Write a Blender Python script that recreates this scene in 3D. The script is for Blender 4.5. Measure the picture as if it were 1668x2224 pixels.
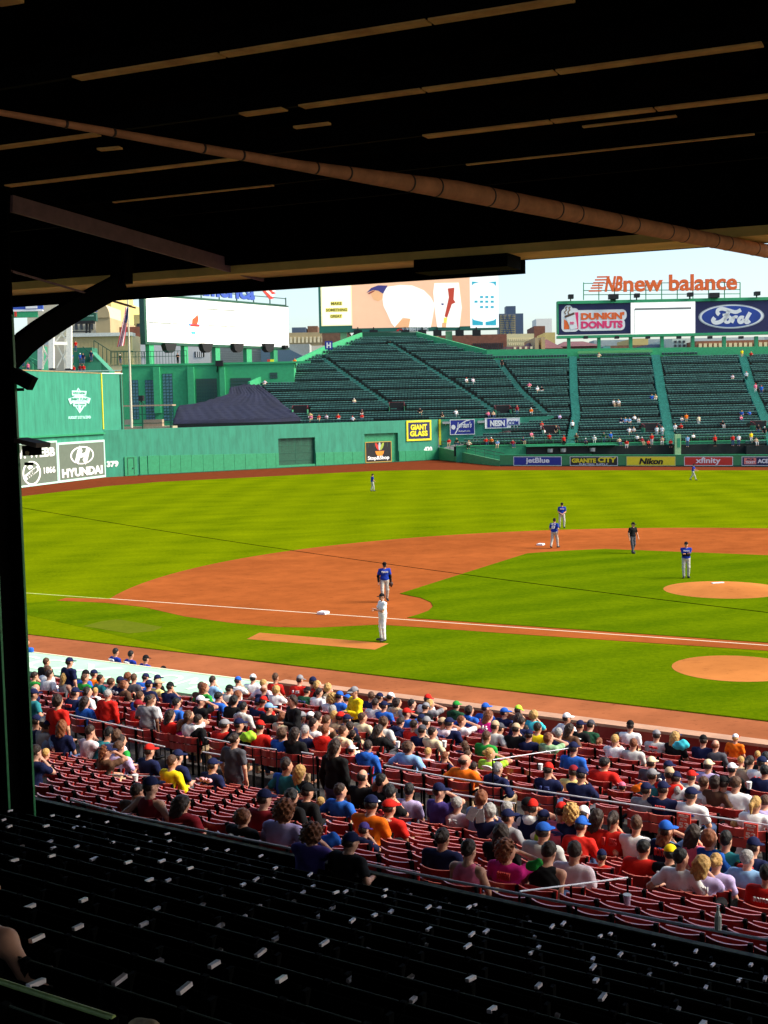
import bpy, bmesh, math, random
import numpy as np
from mathutils import Vector, Matrix, Euler
random.seed(7); np.random.seed(7)
for o in list(bpy.data.objects): bpy.data.objects.remove(o)
SC = bpy.context.scene
COL = SC.collection
R = math.radians
FT = 0.3048

# ---------------------------------------------------------------- camera, world, sun, exposure
CAM = np.array([-31.994, -32.894, 9.010]); YAW, PITCH, ROLL, FPX = 0.29440, 0.085425, -0.019968, 2705.69
PW, PH = 1668.0, 2224.0
_f = np.array([math.sin(YAW)*math.cos(PITCH), math.cos(YAW)*math.cos(PITCH), -math.sin(PITCH)])
_r0 = np.array([math.cos(YAW), -math.sin(YAW), 0.0]); _u0 = np.cross(_r0, _f)
_r = _r0*math.cos(ROLL)+_u0*math.sin(ROLL); _u = -_r0*math.sin(ROLL)+_u0*math.cos(ROLL)
cd = bpy.data.cameras.new('camera'); cam = bpy.data.objects.new('camera', cd); COL.objects.link(cam)
m = Matrix(((_r[0], _u[0], -_f[0], CAM[0]), (_r[1], _u[1], -_f[1], CAM[1]), (_r[2], _u[2], -_f[2], CAM[2]), (0, 0, 0, 1)))
cam.matrix_world = m
cd.sensor_fit = 'HORIZONTAL'; cd.sensor_width = 36.0; cd.lens = 36.0*FPX/PW
cd.clip_start = 0.2; cd.clip_end = 9000.0
SC.camera = cam
W = bpy.data.worlds.new('World'); SC.world = W; W.use_nodes = True
nt = W.node_tree; bg = nt.nodes['Background']
sky = nt.nodes.new('ShaderNodeTexSky'); sky.sky_type = 'NISHITA'; sky.sun_disc = False
SUN_EL, SUN_AZ = R(42), R(114)           # azimuth clockwise from +y: over the field from the right
sky.sun_elevation = SUN_EL; sky.sun_rotation = SUN_AZ
sky.air_density = 1.0; sky.dust_density = 1.9; sky.ozone_density = 1.6; sky.altitude = 0
nt.links.new(sky.outputs[0], bg.inputs[0]); bg.inputs[1].default_value = 0.105
sl = bpy.data.lights.new('sun', 'SUN'); sun = bpy.data.objects.new('sun', sl); COL.objects.link(sun)
sl.energy = 2.7; sl.angle = R(30); sl.color = (1.0, 0.90, 0.74)
sd = Vector((math.sin(SUN_AZ)*math.cos(SUN_EL), math.cos(SUN_AZ)*math.cos(SUN_EL), math.sin(SUN_EL)))
sun.rotation_euler = sd.to_track_quat('Z', 'Y').to_euler()
sun.location = (0, 0, 80)
SC.view_settings.view_transform = 'Standard'; SC.view_settings.look = 'None'
SC.view_settings.exposure = 1.36; SC.view_settings.gamma = 1.0; SC.view_settings.use_curve_mapping = False
SC.render.engine = 'CYCLES'
SC.cycles.use_denoising = True
SC.cycles.max_bounces = 6; SC.cycles.diffuse_bounces = 4; SC.cycles.glossy_bounces = 3
SC.cycles.sample_clamp_indirect = 6.0

# ---------------------------------------------------------------- pixel rays of the survey (photograph 1668 x 2224) to points of the place
def ray(x, y):
    d = _f + _r*(x-PW/2)/FPX - _u*(y-PH/2)/FPX
    return d
def px(x, y, z=0.0):
    d = ray(x, y); t = (z-CAM[2])/d[2]; p = CAM+d*t
    return Vector(p)
def pxd(x, y, depth):
    return Vector(CAM+ray(x, y)*depth)
def topx(p):
    d = np.array(p)-CAM; z = d@_f
    return (PW/2+FPX*(d@_r)/z, PH/2-FPX*(d@_u)/z, z)
# stand frame: u along the rows, v towards the field, both from under the camera
ST_AZ = R(-49.3)
T_ = Vector((math.cos(ST_AZ), math.sin(ST_AZ), 0)); N_ = Vector((-math.sin(ST_AZ), math.cos(ST_AZ), 0))
C0 = Vector((CAM[0], CAM[1], 0))
def S(u, v, z=0.0): return C0+T_*u+N_*v+Vector((0, 0, z))
def uv_at_z(x, y, z):
    g = px(x, y, z)-C0; return g.dot(T_), g.dot(N_)
def uz_at_v(x, y, v):
    d = Vector(ray(x, y)); k = v/d.dot(N_); return d.dot(T_)*k, CAM[2]+d.z*k

# ---------------------------------------------------------------- materials
MATS = {}
def mat(name, col, rough=0.7, var=0.12, scale=6.0, bump=0.0, metal=0.0, emit=None, spec=0.4, col2=None, detail=4.0, stretch=None):
    """procedural principled material: colour varied by noise (grain, wear)"""
    if name in MATS: return MATS[name]
    M = bpy.data.materials.new(name); M.use_nodes = True; t = M.node_tree; b = t.nodes['Principled BSDF']
    b.inputs['Roughness'].default_value = rough; b.inputs['Metallic'].default_value = metal
    b.inputs['Specular IOR Level'].default_value = spec
    tc = t.nodes.new('ShaderNodeTexCoord'); nz = t.nodes.new('ShaderNodeTexNoise')
    nz.inputs['Scale'].default_value = scale; nz.inputs['Detail'].default_value = detail; nz.inputs['Roughness'].default_value = 0.6
    if stretch:
        mp = t.nodes.new('ShaderNodeMapping'); mp.inputs['Scale'].default_value = stretch
        t.links.new(tc.outputs['Object'], mp.inputs[0]); t.links.new(mp.outputs[0], nz.inputs['Vector'])
    else: t.links.new(tc.outputs['Object'], nz.inputs['Vector'])
    rp = t.nodes.new('ShaderNodeValToRGB')
    c = np.array(col); lo = c*(1-var) if col2 is None else np.array(col2); hi = np.minimum(c*(1+var), 0.95)
    rp.color_ramp.elements[0].position = 0.32; rp.color_ramp.elements[1].position = 0.68
    rp.color_ramp.elements[0].color = (*lo, 1); rp.color_ramp.elements[1].color = (*hi, 1)
    t.links.new(nz.outputs['Fac'], rp.inputs[0]); t.links.new(rp.outputs[0], b.inputs['Base Color'])
    if bump:
        bp = t.nodes.new('ShaderNodeBump'); bp.inputs['Strength'].default_value = bump; bp.inputs['Distance'].default_value = 0.02
        t.links.new(nz.outputs['Fac'], bp.inputs['Height']); t.links.new(bp.outputs[0], b.inputs['Normal'])
    if emit:
        b.inputs['Emission Strength'].default_value = emit
        t.links.new(rp.outputs[0], b.inputs['Emission Color'])
    MATS[name] = M
    return M

# ---------------------------------------------------------------- mesh builder and objects
class MB:
    def __init__(s): s.v = []; s.f = []; s.m = []
    def add(s, verts, faces, mi=0):
        o = len(s.v); s.v += [tuple(p) for p in verts]; s.f += [tuple(i+o for i in f) for f in faces]; s.m += [mi]*len(faces); return s
    def box(s, c, d, rz=0.0, M=None, mi=0):
        x, y, z = d[0]/2, d[1]/2, d[2]/2
        vs = [Vector((a, b, e)) for e in (-z, z) for a, b in ((-x, -y), (x, -y), (x, y), (-x, y))]
        if M is not None: vs = [M @ p for p in vs]
        elif rz:
            q = Matrix.Rotation(rz, 3, 'Z'); vs = [q @ p for p in vs]
        c = Vector(c); vs = [p+c for p in vs]
        return s.add(vs, [(3, 2, 1, 0), (4, 5, 6, 7), (0, 1, 5, 4), (1, 2, 6, 5), (2, 3, 7, 6), (3, 0, 4, 7)], mi)
    def span(s, lo, hi, mi=0):
        lo, hi = Vector(lo), Vector(hi); return s.box((lo+hi)/2, hi-lo, mi=mi)
    def beam(s, a, b, w, h=None, mi=0, up=(0, 0, 1)):
        """rectangular bar from a to b, w wide, h high"""
        h = h or w; a, b = Vector(a), Vector(b); d = b-a; L = d.length
        if L < 1e-6: return s
        d.normalize(); upv = Vector(up)
        if abs(d.dot(upv)) > 0.98: upv = Vector((1, 0, 0))
        x = d.cross(upv).normalized(); y = x.cross(d).normalized()
        vs = [p+x*i*w/2+y*j*h/2 for p in (a, b) for i, j in ((-1, -1), (1, -1), (1, 1), (-1, 1))]
        return s.add(vs, [(0, 1, 2, 3), (7, 6, 5, 4), (0, 4, 5, 1), (1, 5, 6, 2), (2, 6, 7, 3), (3, 7, 4, 0)], mi)
    def tube(s, pts, r, n=8, mi=0, cap=True):
        pts = [Vector(p) for p in pts]; rs = r if isinstance(r, (list, tuple)) else [r]*len(pts); rings = []
        prev = None; vs = []
        for i, p in enumerate(pts):
            d = (pts[min(i+1, len(pts)-1)]-pts[max(i-1, 0)]).normalized()
            if prev is None:
                up = Vector((0, 0, 1)) if abs(d.z) < 0.95 else Vector((1, 0, 0)); x = d.cross(up).normalized()
            else: x = (prev-d*prev.dot(d)).normalized()
            prev = x; y = d.cross(x)
            vs += [p+(x*math.cos(a)+y*math.sin(a))*rs[i] for a in (2*math.pi*k/n for k in range(n))]
        fs = [(i*n+k, i*n+(k+1) % n, (i+1)*n+(k+1) % n, (i+1)*n+k) for i in range(len(pts)-1) for k in range(n)]
        if cap: fs += [tuple(range(n-1, -1, -1)), tuple((len(pts)-1)*n+k for k in range(n))]
        return s.add(vs, fs, mi)
    def prism(s, poly, y0, y1, mi=0):
        """poly in local (x, z), extruded along y from y0 to y1"""
        n = len(poly)
        ar = sum(poly[i][0]*poly[(i+1) % n][1]-poly[(i+1) % n][0]*poly[i][1] for i in range(n))
        if ar < 0: poly = poly[::-1]
        vs = [(p[0], y0, p[1]) for p in poly]+[(p[0], y1, p[1]) for p in poly]
        fs = [tuple(range(n)), tuple(range(2*n-1, n-1, -1))]+[(i, i+n, (i+1) % n+n, (i+1) % n) for i in range(n)]
        return s.add(vs, fs, mi)
    def slab(s, poly, z0, z1, mi=0):
        """poly in (x, y), extruded in z"""
        n = len(poly)
        ar = sum(poly[i][0]*poly[(i+1) % n][1]-poly[(i+1) % n][0]*poly[i][1] for i in range(n))
        if ar < 0: poly = poly[::-1]
        vs = [(p[0], p[1], z0) for p in poly]+[(p[0], p[1], z1) for p in poly]
        return s.add(vs, [tuple(range(n-1, -1, -1)), tuple(range(n, 2*n))]+[(i, (i+1) % n, (i+1) % n+n, i+n) for i in range(n)], mi)
    def mesh(s, name):
        me = bpy.data.meshes.new(name); me.from_pydata(s.v, [], s.f)
        if any(s.m): me.polygons.foreach_set('material_index', s.m)
        me.update(); return me
    def build(s, name, mats, parent=None, loc=None, rz=0.0, smooth=False):
        me = s.mesh(name)
        return place(name, me, mats, parent, loc, rz, smooth)
def place(name, me, mats, parent=None, loc=None, rz=0.0, smooth=False):
    if not isinstance(mats, (list, tuple)): mats = [mats]
    if not me.materials:
        for q in mats: me.materials.append(q)
    if smooth: me.polygons.foreach_set('use_smooth', [True]*len(me.polygons))
    o = bpy.data.objects.new(name, me); COL.objects.link(o)
    if loc is not None: o.location = loc
    if rz: o.rotation_euler = (0, 0, rz)
    if parent is not None: o.parent = parent
    return o
def tag(o, label=None, cat=None, group=None, kind=None):
    if label: o['label'] = label
    if cat: o['category'] = cat
    if group: o['group'] = group
    if kind: o['kind'] = kind
    return o
def thing(name, label, cat, loc=(0, 0, 0), rz=0.0, group=None):
    o = bpy.data.objects.new(name, None); COL.objects.link(o); o.location = loc; o.rotation_euler = (0, 0, rz); o.empty_display_size = 0.2
    return tag(o, label, cat, group)
def nth(i, n): return 'leftmost' if i == 0 else ('rightmost' if i == n-1 else ('second', 'third', 'fourth', 'fifth', 'sixth')[i-1]+' from left')
def struct(o): o['kind'] = 'structure'; return o
def ell(cx, cz, rx, rz, n=32, a0=0.0, a1=2*math.pi, rot=0.0):
    out = []
    for i in range(n):
        a = a0+(a1-a0)*i/(n if abs(a1-a0-2*math.pi) < 1e-6 else n-1)
        x, z = rx*math.cos(a), rz*math.sin(a); out.append((cx+x*math.cos(rot)-z*math.sin(rot), cz+x*math.sin(rot)+z*math.cos(rot)))
    return out
_tmp = None
def text(name, s, parent, x0, x1, z0, z1, y, mt, bold=0.0, shear=0.0, thick=0.05, space=1.0, rot=0.0):
    """lettering as a thin mesh fitted to the box x0..x1, z0..z1 of the parent's face (local y = depth, front is -y)"""
    cu = bpy.data.curves.new('lettering', 'FONT'); cu.body = s; cu.offset = bold; cu.shear = shear; cu.extrude = 0.02; cu.space_character = space; cu.resolution_u = 3
    cu.align_x = 'CENTER'
    to = bpy.data.objects.new('lettering_tmp', cu); COL.objects.link(to)
    dg = bpy.context.evaluated_depsgraph_get(); me = bpy.data.meshes.new_from_object(to.evaluated_get(dg))
    bpy.data.objects.remove(to)
    n = len(me.vertices); co = np.empty(n*3); me.vertices.foreach_get('co', co); co = co.reshape(n, 3)
    mn, mx = co.min(0), co.max(0); sc = (mx-mn); sc[sc == 0] = 1
    q = (co-mn)/sc
    X = (q[:, 0]-.5)*(x1-x0); Z = (q[:, 1]-.5)*(z1-z0)
    out = np.stack([(x0+x1)/2+X*math.cos(rot)-Z*math.sin(rot), y-q[:, 2]*thick+thick*0.5, (z0+z1)/2+X*math.sin(rot)+Z*math.cos(rot)], 1)
    me.vertices.foreach_set('co', out.ravel()); me.update()
    me.name = name
    return place(name, me, mt, parent)
class Face:
    """a vertical plane of the place: x to the right seen from the field, z up, y into the wall"""
    def __init__(s, p, d):
        s.p = Vector((p[0], p[1], 0)); s.d = Vector((d[0], d[1], 0)).normalized(); s.n = Vector((-s.d.y, s.d.x, 0)); s.rz = math.atan2(s.d.y, s.d.x)
    def at(s, x, y, back=0.0):
        d = Vector(ray(x, y)); c = Vector(CAM); t = ((s.p+s.n*back-c).dot(s.n))/d.dot(s.n); q = c+d*t
        return (q-s.p).dot(s.d), q.z
    def box(s, x0, y0, x1, y1, back=0.0):
        """pixel box -> (xl, xr, zb, zt) on the plane"""
        ym, xm = (y0+y1)/2, (x0+x1)/2
        return s.at(x0, ym, back)[0], s.at(x1, ym, back)[0], s.at(xm, y1, back)[1], s.at(xm, y0, back)[1]
    def thing(s, name, label, cat, group=None): return thing(name, label, cat, s.p, s.rz, group)
# ================================================================ palette
GREENWALL = mat('monster green paint', (0.024, 0.215, 0.132), 0.7, 0.20, 1.2, detail=8, stretch=(1, 1, .25))
GREENPAD = mat('padding green vinyl', (0.022, 0.24, 0.105), 0.5, 0.12, 3.0)
GREENLT = mat('facade green paint', (0.033, 0.34, 0.135), 0.6, 0.10, 2.0, detail=8)
GREENDK = mat('dark green steel', (0.010, 0.075, 0.042), 0.5, 0.2, 4.0)
GREENEDGE = mat('green pillar paint', (0.03, 0.17, 0.06), 0.35, 0.25, 9.0)
SLATE = mat('slate grey panel', (0.105, 0.135, 0.10), 0.8, 0.06, 2.0)
WHITE = mat('white paint', (0.80, 0.80, 0.78), 0.6, 0.04, 3.0)
OFFWHITE = mat('pale green white paint', (0.45, 0.68, 0.58), 0.6, 0.05, 3.0)
YELLOW = mat('yellow paint', (0.78, 0.66, 0.02), 0.5, 0.05, 3.0)
BLACK = mat('black paint', (0.006, 0.006, 0.007), 0.6, 0.3, 5.0)
NAVYPANEL = mat('navy panel', (0.012, 0.014, 0.075), 0.5, 0.08, 2.0)
BLUEPANEL = mat('blue panel', (0.018, 0.03, 0.26), 0.5, 0.08, 2.0)
REDPANEL = mat('red panel', (0.60, 0.035, 0.02), 0.5, 0.06, 2.0)
ORANGE = mat('orange sign paint', (0.85, 0.14, 0.02), 0.5, 0.10, 3.0)
PINK = mat('pink sign paint', (0.80, 0.04, 0.16), 0.5, 0.05, 3.0)
REDRAIL = mat('maroon rail paint', (0.20, 0.015, 0.02), 0.5, 0.15, 6.0)
GREENGLASS = mat('dark teal glass', (0.01, 0.06, 0.055), 0.15, 0.4, 1.5, spec=0.6)
BLUEGLASS = mat('blue pane glass', (0.05, 0.16, 0.20), 0.15, 0.5, 2.5, spec=0.6)
SCREENWHITE = mat('lit white screen', (0.95, 0.93, 0.86), 0.6, 0.02, 0.4, emit=0.25)
STEELW = mat('white steel lattice', (0.80, 0.79, 0.68), 0.5, 0.08, 4.0)
STEELG = mat('galvanised steel', (0.45, 0.46, 0.46), 0.4, 0.1, 8.0, metal=0.6)
TIMBER = mat('pallet timber', (0.35, 0.26, 0.17), 0.8, 0.2, 5.0)
CONCRETE = mat('stand concrete', (0.055, 0.05, 0.048), 0.85, 0.3, 3.0, bump=0.2)
BLCONC = mat('bleacher concrete', (0.006, 0.012, 0.011), 0.9, 0.3, 2.0)
BLSTEP = mat('bleacher stair paint', (0.035, 0.22, 0.17), 0.8, 0.25, 3.0)

def grass_mat(name, c1, c2, stripe_dir, width, noise=0.3, amt=0.5):
    M = bpy.data.materials.new(name); M.use_nodes = True; t = M.node_tree; b = t.nodes['Principled BSDF']; L = t.links
    b.inputs['Roughness'].default_value = 0.95; b.inputs['Specular IOR Level'].default_value = 0.0
    tc = t.nodes.new('ShaderNodeTexCoord')
    mp = t.nodes.new('ShaderNodeMapping'); mp.inputs['Rotation'].default_value = (0, 0, stripe_dir); L.new(tc.outputs['Object'], mp.inputs[0])
    wv = t.nodes.new('ShaderNodeTexWave'); wv.wave_type = 'BANDS'; wv.bands_direction = 'X'; wv.inputs['Scale'].default_value = 3.1416/width/10; wv.inputs['Distortion'].default_value = 0.6
    wv.inputs['Detail Scale'].default_value = 0.6; L.new(mp.outputs[0], wv.inputs['Vector'])
    n1 = t.nodes.new('ShaderNodeTexNoise'); n1.inputs['Scale'].default_value = 0.22; n1.inputs['Detail'].default_value = 9; n1.inputs['Roughness'].default_value = 0.72
    ms = t.nodes.new('ShaderNodeMapping'); ms.inputs['Rotation'].default_value = (0, 0, YAW); ms.inputs['Scale'].default_value = (0.6, 1.3, 1); L.new(tc.outputs['Object'], ms.inputs[0]); L.new(ms.outputs[0], n1.inputs['Vector'])
    n2 = t.nodes.new('ShaderNodeTexNoise'); n2.inputs['Scale'].default_value = 5.0; n2.inputs['Detail'].default_value = 6; n2.inputs['Roughness'].default_value = 0.8; L.new(tc.outputs['Object'], n2.inputs['Vector'])
    a = t.nodes.new('ShaderNodeMath'); a.operation = 'MULTIPLY'; a.inputs[1].default_value = amt; L.new(wv.outputs['Fac'], a.inputs[0])
    s1 = t.nodes.new('ShaderNodeMath'); s1.operation = 'MULTIPLY_ADD'; s1.inputs[1].default_value = noise*2.4; L.new(n1.outputs['Fac'], s1.inputs[0]); L.new(a.outputs[0], s1.inputs[2])
    s2 = t.nodes.new('ShaderNodeMath'); s2.operation = 'MULTIPLY_ADD'; s2.inputs[1].default_value = noise*2.2; L.new(n2.outputs['Fac'], s2.inputs[0]); L.new(s1.outputs[0], s2.inputs[2])
    mr = t.nodes.new('ShaderNodeMapRange'); mr.inputs[1].default_value = noise*1.5; mr.inputs[2].default_value = noise*3.1+amt; L.new(s2.outputs[0], mr.inputs[0])
    mx = t.nodes.new('ShaderNodeMix'); mx.data_type = 'RGBA'; mx.inputs['A'].default_value = (*c1, 1); mx.inputs['B'].default_value = (*c2, 1); L.new(mr.outputs[0], mx.inputs['Factor'])
    L.new(mx.outputs['Result'], b.inputs['Base Color'])
    bp = t.nodes.new('ShaderNodeBump'); bp.inputs['Strength'].default_value = 0.5; bp.inputs['Distance'].default_value = 0.05; L.new(n2.outputs['Fac'], bp.inputs['Height']); L.new(bp.outputs[0], b.inputs['Normal'])
    return M
G_OUT = grass_mat('outfield grass', (0.048, 0.086, 0.0006), (0.175, 0.215, 0.001), R(20), 5.2, 0.46, 0.11)
G_IN = grass_mat('infield grass', (0.030, 0.074, 0.0006), (0.125, 0.175, 0.0012), R(75), 3.2, 0.42, 0.16)
def dirt_mat(name, c, var, scuff):
    M = mat(name, c, 0.95, var, .8, bump=0.3, detail=12, spec=0.0); t = M.node_tree; L = t.links; b = t.nodes['Principled BSDF']; src = b.inputs['Base Color'].links[0].from_socket
    tc = t.nodes.new('ShaderNodeTexCoord'); mp = t.nodes.new('ShaderNodeMapping'); mp.inputs['Rotation'].default_value = (0, 0, YAW); mp.inputs['Scale'].default_value = (.5, 1, 1); L.new(tc.outputs['Object'], mp.inputs[0])
    n1 = t.nodes.new('ShaderNodeTexNoise'); n1.inputs['Scale'].default_value = 4.5; n1.inputs['Detail'].default_value = 8; n1.inputs['Roughness'].default_value = .75; L.new(mp.outputs[0], n1.inputs['Vector'])
    n2 = t.nodes.new('ShaderNodeTexNoise'); n2.inputs['Scale'].default_value = .16; n2.inputs['Detail'].default_value = 5; L.new(mp.outputs[0], n2.inputs['Vector'])
    r1 = t.nodes.new('ShaderNodeMapRange'); r1.inputs[1].default_value = .56; r1.inputs[2].default_value = .72; r1.inputs[4].default_value = scuff; L.new(n1.outputs['Fac'], r1.inputs[0])
    r2 = t.nodes.new('ShaderNodeMapRange'); r2.inputs[1].default_value = .35; r2.inputs[2].default_value = .65; r2.inputs[4].default_value = .5; L.new(n2.outputs['Fac'], r2.inputs[0])
    ad = t.nodes.new('ShaderNodeMath'); ad.operation = 'ADD'; ad.use_clamp = True; L.new(r1.outputs[0], ad.inputs[0]); L.new(r2.outputs[0], ad.inputs[1])
    mx = t.nodes.new('ShaderNodeMix'); mx.data_type = 'RGBA'; mx.inputs['B'].default_value = (c[0]*.45, c[1]*.42, c[2]*.45, 1); L.new(src, mx.inputs['A']); L.new(ad.outputs[0], mx.inputs['Factor']); L.new(mx.outputs['Result'], b.inputs['Base Color'])
    return M
DIRT = dirt_mat('infield clay', (0.32, 0.084, 0.020), 0.14, .7)
CLAYLT = dirt_mat('raked light clay', (0.50, 0.180, 0.046), 0.10, .55)
FOULDIRT = dirt_mat('foul territory clay', (0.32, 0.105, 0.042), 0.14, .9)
TRACK = mat('warning track cinder', (0.135, 0.032, 0.012), 0.95, 0.15, 1.0, bump=0.3, detail=10, spec=0.0)
CHALK = mat('chalk', (0.70, 0.62, 0.44), 0.9, 0.06, 8.0)
CHALKG = mat('chalk on grass', (0.42, 0.46, 0.12), 0.9, 0.35, 14.0)

# ================================================================ ground and field (home plate at the origin, centre field along +y)
def ftp(pts): return [(x*FT, y*FT) for x, y in pts]
def sheet(name, pts, z, m, thick=0.03):
    mb = MB(); mb.slab(pts, z-thick, z); return struct(mb.build(name, m))
CITYG = mat('city ground', (0.10, 0.10, 0.09), 0.9, 0.2, 0.02)
mb = MB(); mb.add([(-5000, -3000, -1.6), (5000, -3000, -1.6), (5000, 7000, -1.6), (-5000, 7000, -1.6)], [(0, 1, 2, 3)]); struct(mb.build('ground', CITYG))
A = lambda u, v: tuple(S(u, v)[:2])
fld = [A(70, 28.8), A(-95, 28.8)]+ftp([(-260, 240), (-108, 392), (-62.5, 462), (116.2, 521), (130, 436), (310, 275), (330, 120)])
sheet('warning_track', fld, 0.0, TRACK, 0.6)
sheet('foul_dirt_strip', [A(70, 28.8), A(-95, 28.8), A(-95, 34.6), A(70, 34.6)], 0.006, FOULDIRT, 0.004)
gr = ftp([(-148, 285), (-99.7, 349), (-67.2, 391), (-45, 407), (-19, 412.5), (-2.1, 416.5), (35, 427), (54.2, 431), (70, 427.5), (83.3, 417.1), (143.2, 368.7), (191.7, 331.1), (300, 240), (310, 130)])
sheet('outfield_grass', [A(70, 34.45), A(-85, 34.45)]+gr, 0.035, G_OUT, 0.06)
sheet('foul_territory_grass', [A(60, 34.47), A(-30.0, 34.47)]+ftp([(-108, 90), (-98, 92), (-91, 86), (-81, 70), (-62, 54), (-50, 44), (-10, 3)]), 0.041, G_IN, 0.02)
arc = [(95*math.sin(a), 60.5+95*math.cos(a)) for a in np.linspace(R(-71.8), R(71.8), 60)]
left = [(-20.8, 16.4), (-44.5, 38.5), (-53.5, 47.3), (-57.8, 51.2), (-62.9, 51.8), (-66.5, 52.4), (-71.1, 54.9), (-76.2, 60.6), (-81.5, 68.6), (-86, 79.5), (-91.1, 86.2), (-98.2, 91.9), (-96.6, 94.2)]
hc = [(13*math.sin(a), 13*math.cos(a)) for a in np.linspace(R(140), R(220), 12)]
sheet('infield_dirt', ftp(arc+[(-x, y) for x, y in left[::-1]]+hc+left), 0.047, DIRT, 0.006)
ig = [(-18, 20.2), (-52.6, 54.6), (-50.4, 56.4), (-48.0, 58.9), (-46.2, 62.2), (-45.2, 66.0), (-45.2, 70.5), (-46.9, 76.0), (-8.4, 115.1), (-4.5, 115.6), (0, 115.8), (4.5, 115.6), (8.4, 115.1)]
ih = [(13*math.sin(a), 13*math.cos(a)) for a in np.linspace(R(40), R(-40), 9)]
sheet('infield_grass', ftp(ig+[(-x, y) for x, y in ig[:9][::-1]]+ih), 0.070, G_IN, 0.02)
sheet('coach_box', ftp([(-60.5, 37.9), (-63.2, 34.8), (-76.4, 47.8), (-74, 51.6)]), 0.047, CLAYLT, 0.005)
sheet('on_deck_circle', ftp([(-29.5+6.8*math.cos(a), 9.6+6.8*math.sin(a)) for a in np.linspace(0, 2*math.pi, 48, endpoint=False)]), 0.047, CLAYLT, 0.005)
sheet('worn_grass', ftp([(-95.7, 66.3), (-93, 69.3), (-90.7, 70.1), (-85.5, 61.2), (-87, 58.5), (-90.3, 58)]), 0.046, grass_mat('worn pale grass', (0.07, 0.10, 0.005), (0.13, 0.15, 0.01), 0, 3, 0.4, 0.1), 0.004)
# chalk foul line, base path edge to the wall
def linequad(a, b, w):
    d = Vector((b[0]-a[0], b[1]-a[1])).normalized(); n = Vector((-d.y, d.x))*w/2
    return [(a[0]-n.x, a[1]-n.y), (b[0]-n.x, b[1]-n.y), (b[0]+n.x, b[1]+n.y), (a[0]+n.x, a[1]+n.y)]
k = FT
sheet('foul_line', linequad((-62*k, 62*k), (-90.2*k, 90.2*k), 0.09), 0.053, CHALK, 0.004)
sheet('foul_line', linequad((-2*k, 2*k), (-62*k, 62*k), 0.085), 0.053, CHALK, 0.004)
sheet('foul_line', linequad((-90.2*k, 90.2*k), (-190*k, 190*k), 0.12), 0.0405, CHALKG, 0.004)
# mound
mb = MB(); n = 48; rs = [9.0, 7.5, 5.5, 3.2, 0.0]; hs = [0.0, .06, .14, .235, .254]
vs = []; fs = []
for r, h in zip(rs[:-1], hs[:-1]): vs += [(r*FT*math.cos(2*math.pi*i/n), r*FT*math.sin(2*math.pi*i/n), h) for i in range(n)]
vs.append((0, 0, hs[-1]))
for j in range(3): fs += [(j*n+i, j*n+(i+1) % n, (j+1)*n+(i+1) % n, (j+1)*n+i) for i in range(n)]
fs += [(3*n+i, 3*n+(i+1) % n, 4*n) for i in range(n)]
mb.add(vs, fs); mo = mb.build('pitching_mound', CLAYLT, loc=(0, 59*FT, 0.072), smooth=True); struct(mo)
mb = MB(); mb.box((0, 0, 0), (0.61, 0.152, 0.05)); tag(mb.build('pitching_rubber', WHITE, loc=(0, 60.5*FT, 0.325)), 'white rubber slab set into the top of the clay mound', 'pitching rubber')
for nm, x, y, lb in (('third_base', -62.6, 62.6, 'white third base bag on the chalk foul line'), ('second_base', 0, 127.28, 'white second base bag lying on clay beside a fielder')):
    mb = MB(); mb.box((0, 0, .05), (.40, .40, .09)); mb.box((0, 0, .1), (.33, .33, .02))
    tag(mb.build('base_bag', WHITE, loc=(x*FT, y*FT, .05), rz=R(45)), lb, 'base')

# ================================================================ outfield walls
P_COR = Vector((-62.5*FT, 460*FT, 0)); P_420 = Vector((116.2*FT, 519*FT, 0)); P_BP = Vector((117.4*FT, 436*FT, 0))
F_MON = Face(P_COR, (36.5, 57.7)); F_CF = Face(P_COR, P_420-P_COR); F_TRI = Face(P_420, P_BP-P_420); F_BP = Face(P_BP, (207.6-117.4, 354.5-436))
LCF = (P_420-P_COR).length
# --- the tall left field wall
zt = F_MON.at(229, 812)[1]; zt2 = F_MON.at(229, 812)[1]
mon = F_MON.thing('left_field_wall', 'tall green left field wall with scoreboard panels along its foot', 'wall')
mb = MB(); mb.span((-60, 0.0, -0.5), (0, 1.2, zt)); mb.build('wall_face', GREENWALL, mon)
mb = MB(); mb.span((-60, -0.05, zt), (0.0, 1.25, zt+0.12)); mb.build('coping', mat('rusty coping', (.30, .22, .10), .7, .3, 2.0), mon)
mb = MB(); xs = F_MON.box(220.5, 812, 228.2, 930); mb.span((xs[0], -0.12, F_MON.at(228, 932)[1]), (-0.02, -0.005, zt)); mb.build('boundary_stripe', YELLOW, mon)
def seams(face, par, x0, x1, z0, z1, step, m, y=-0.004, w=0.03):
    mb = MB(); x = x0
    while x < x1: mb.span((x, y, z0), (x+w, y+0.02, z1)); x += step
    return mb.build('seam', m, par)
seams(F_MON, mon, -58, -1, 6.6, zt-.2, 2.4, mat('green seam', (.018, .16, .085), .6, .1))
zb1 = F_MON.at(215, 941)[1]
mb = MB(); mb.span((-60, -0.30, zb1-.12), (0, -0.003, zb1+.10)); mb.build('ledge', GREENPAD, mon)
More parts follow.
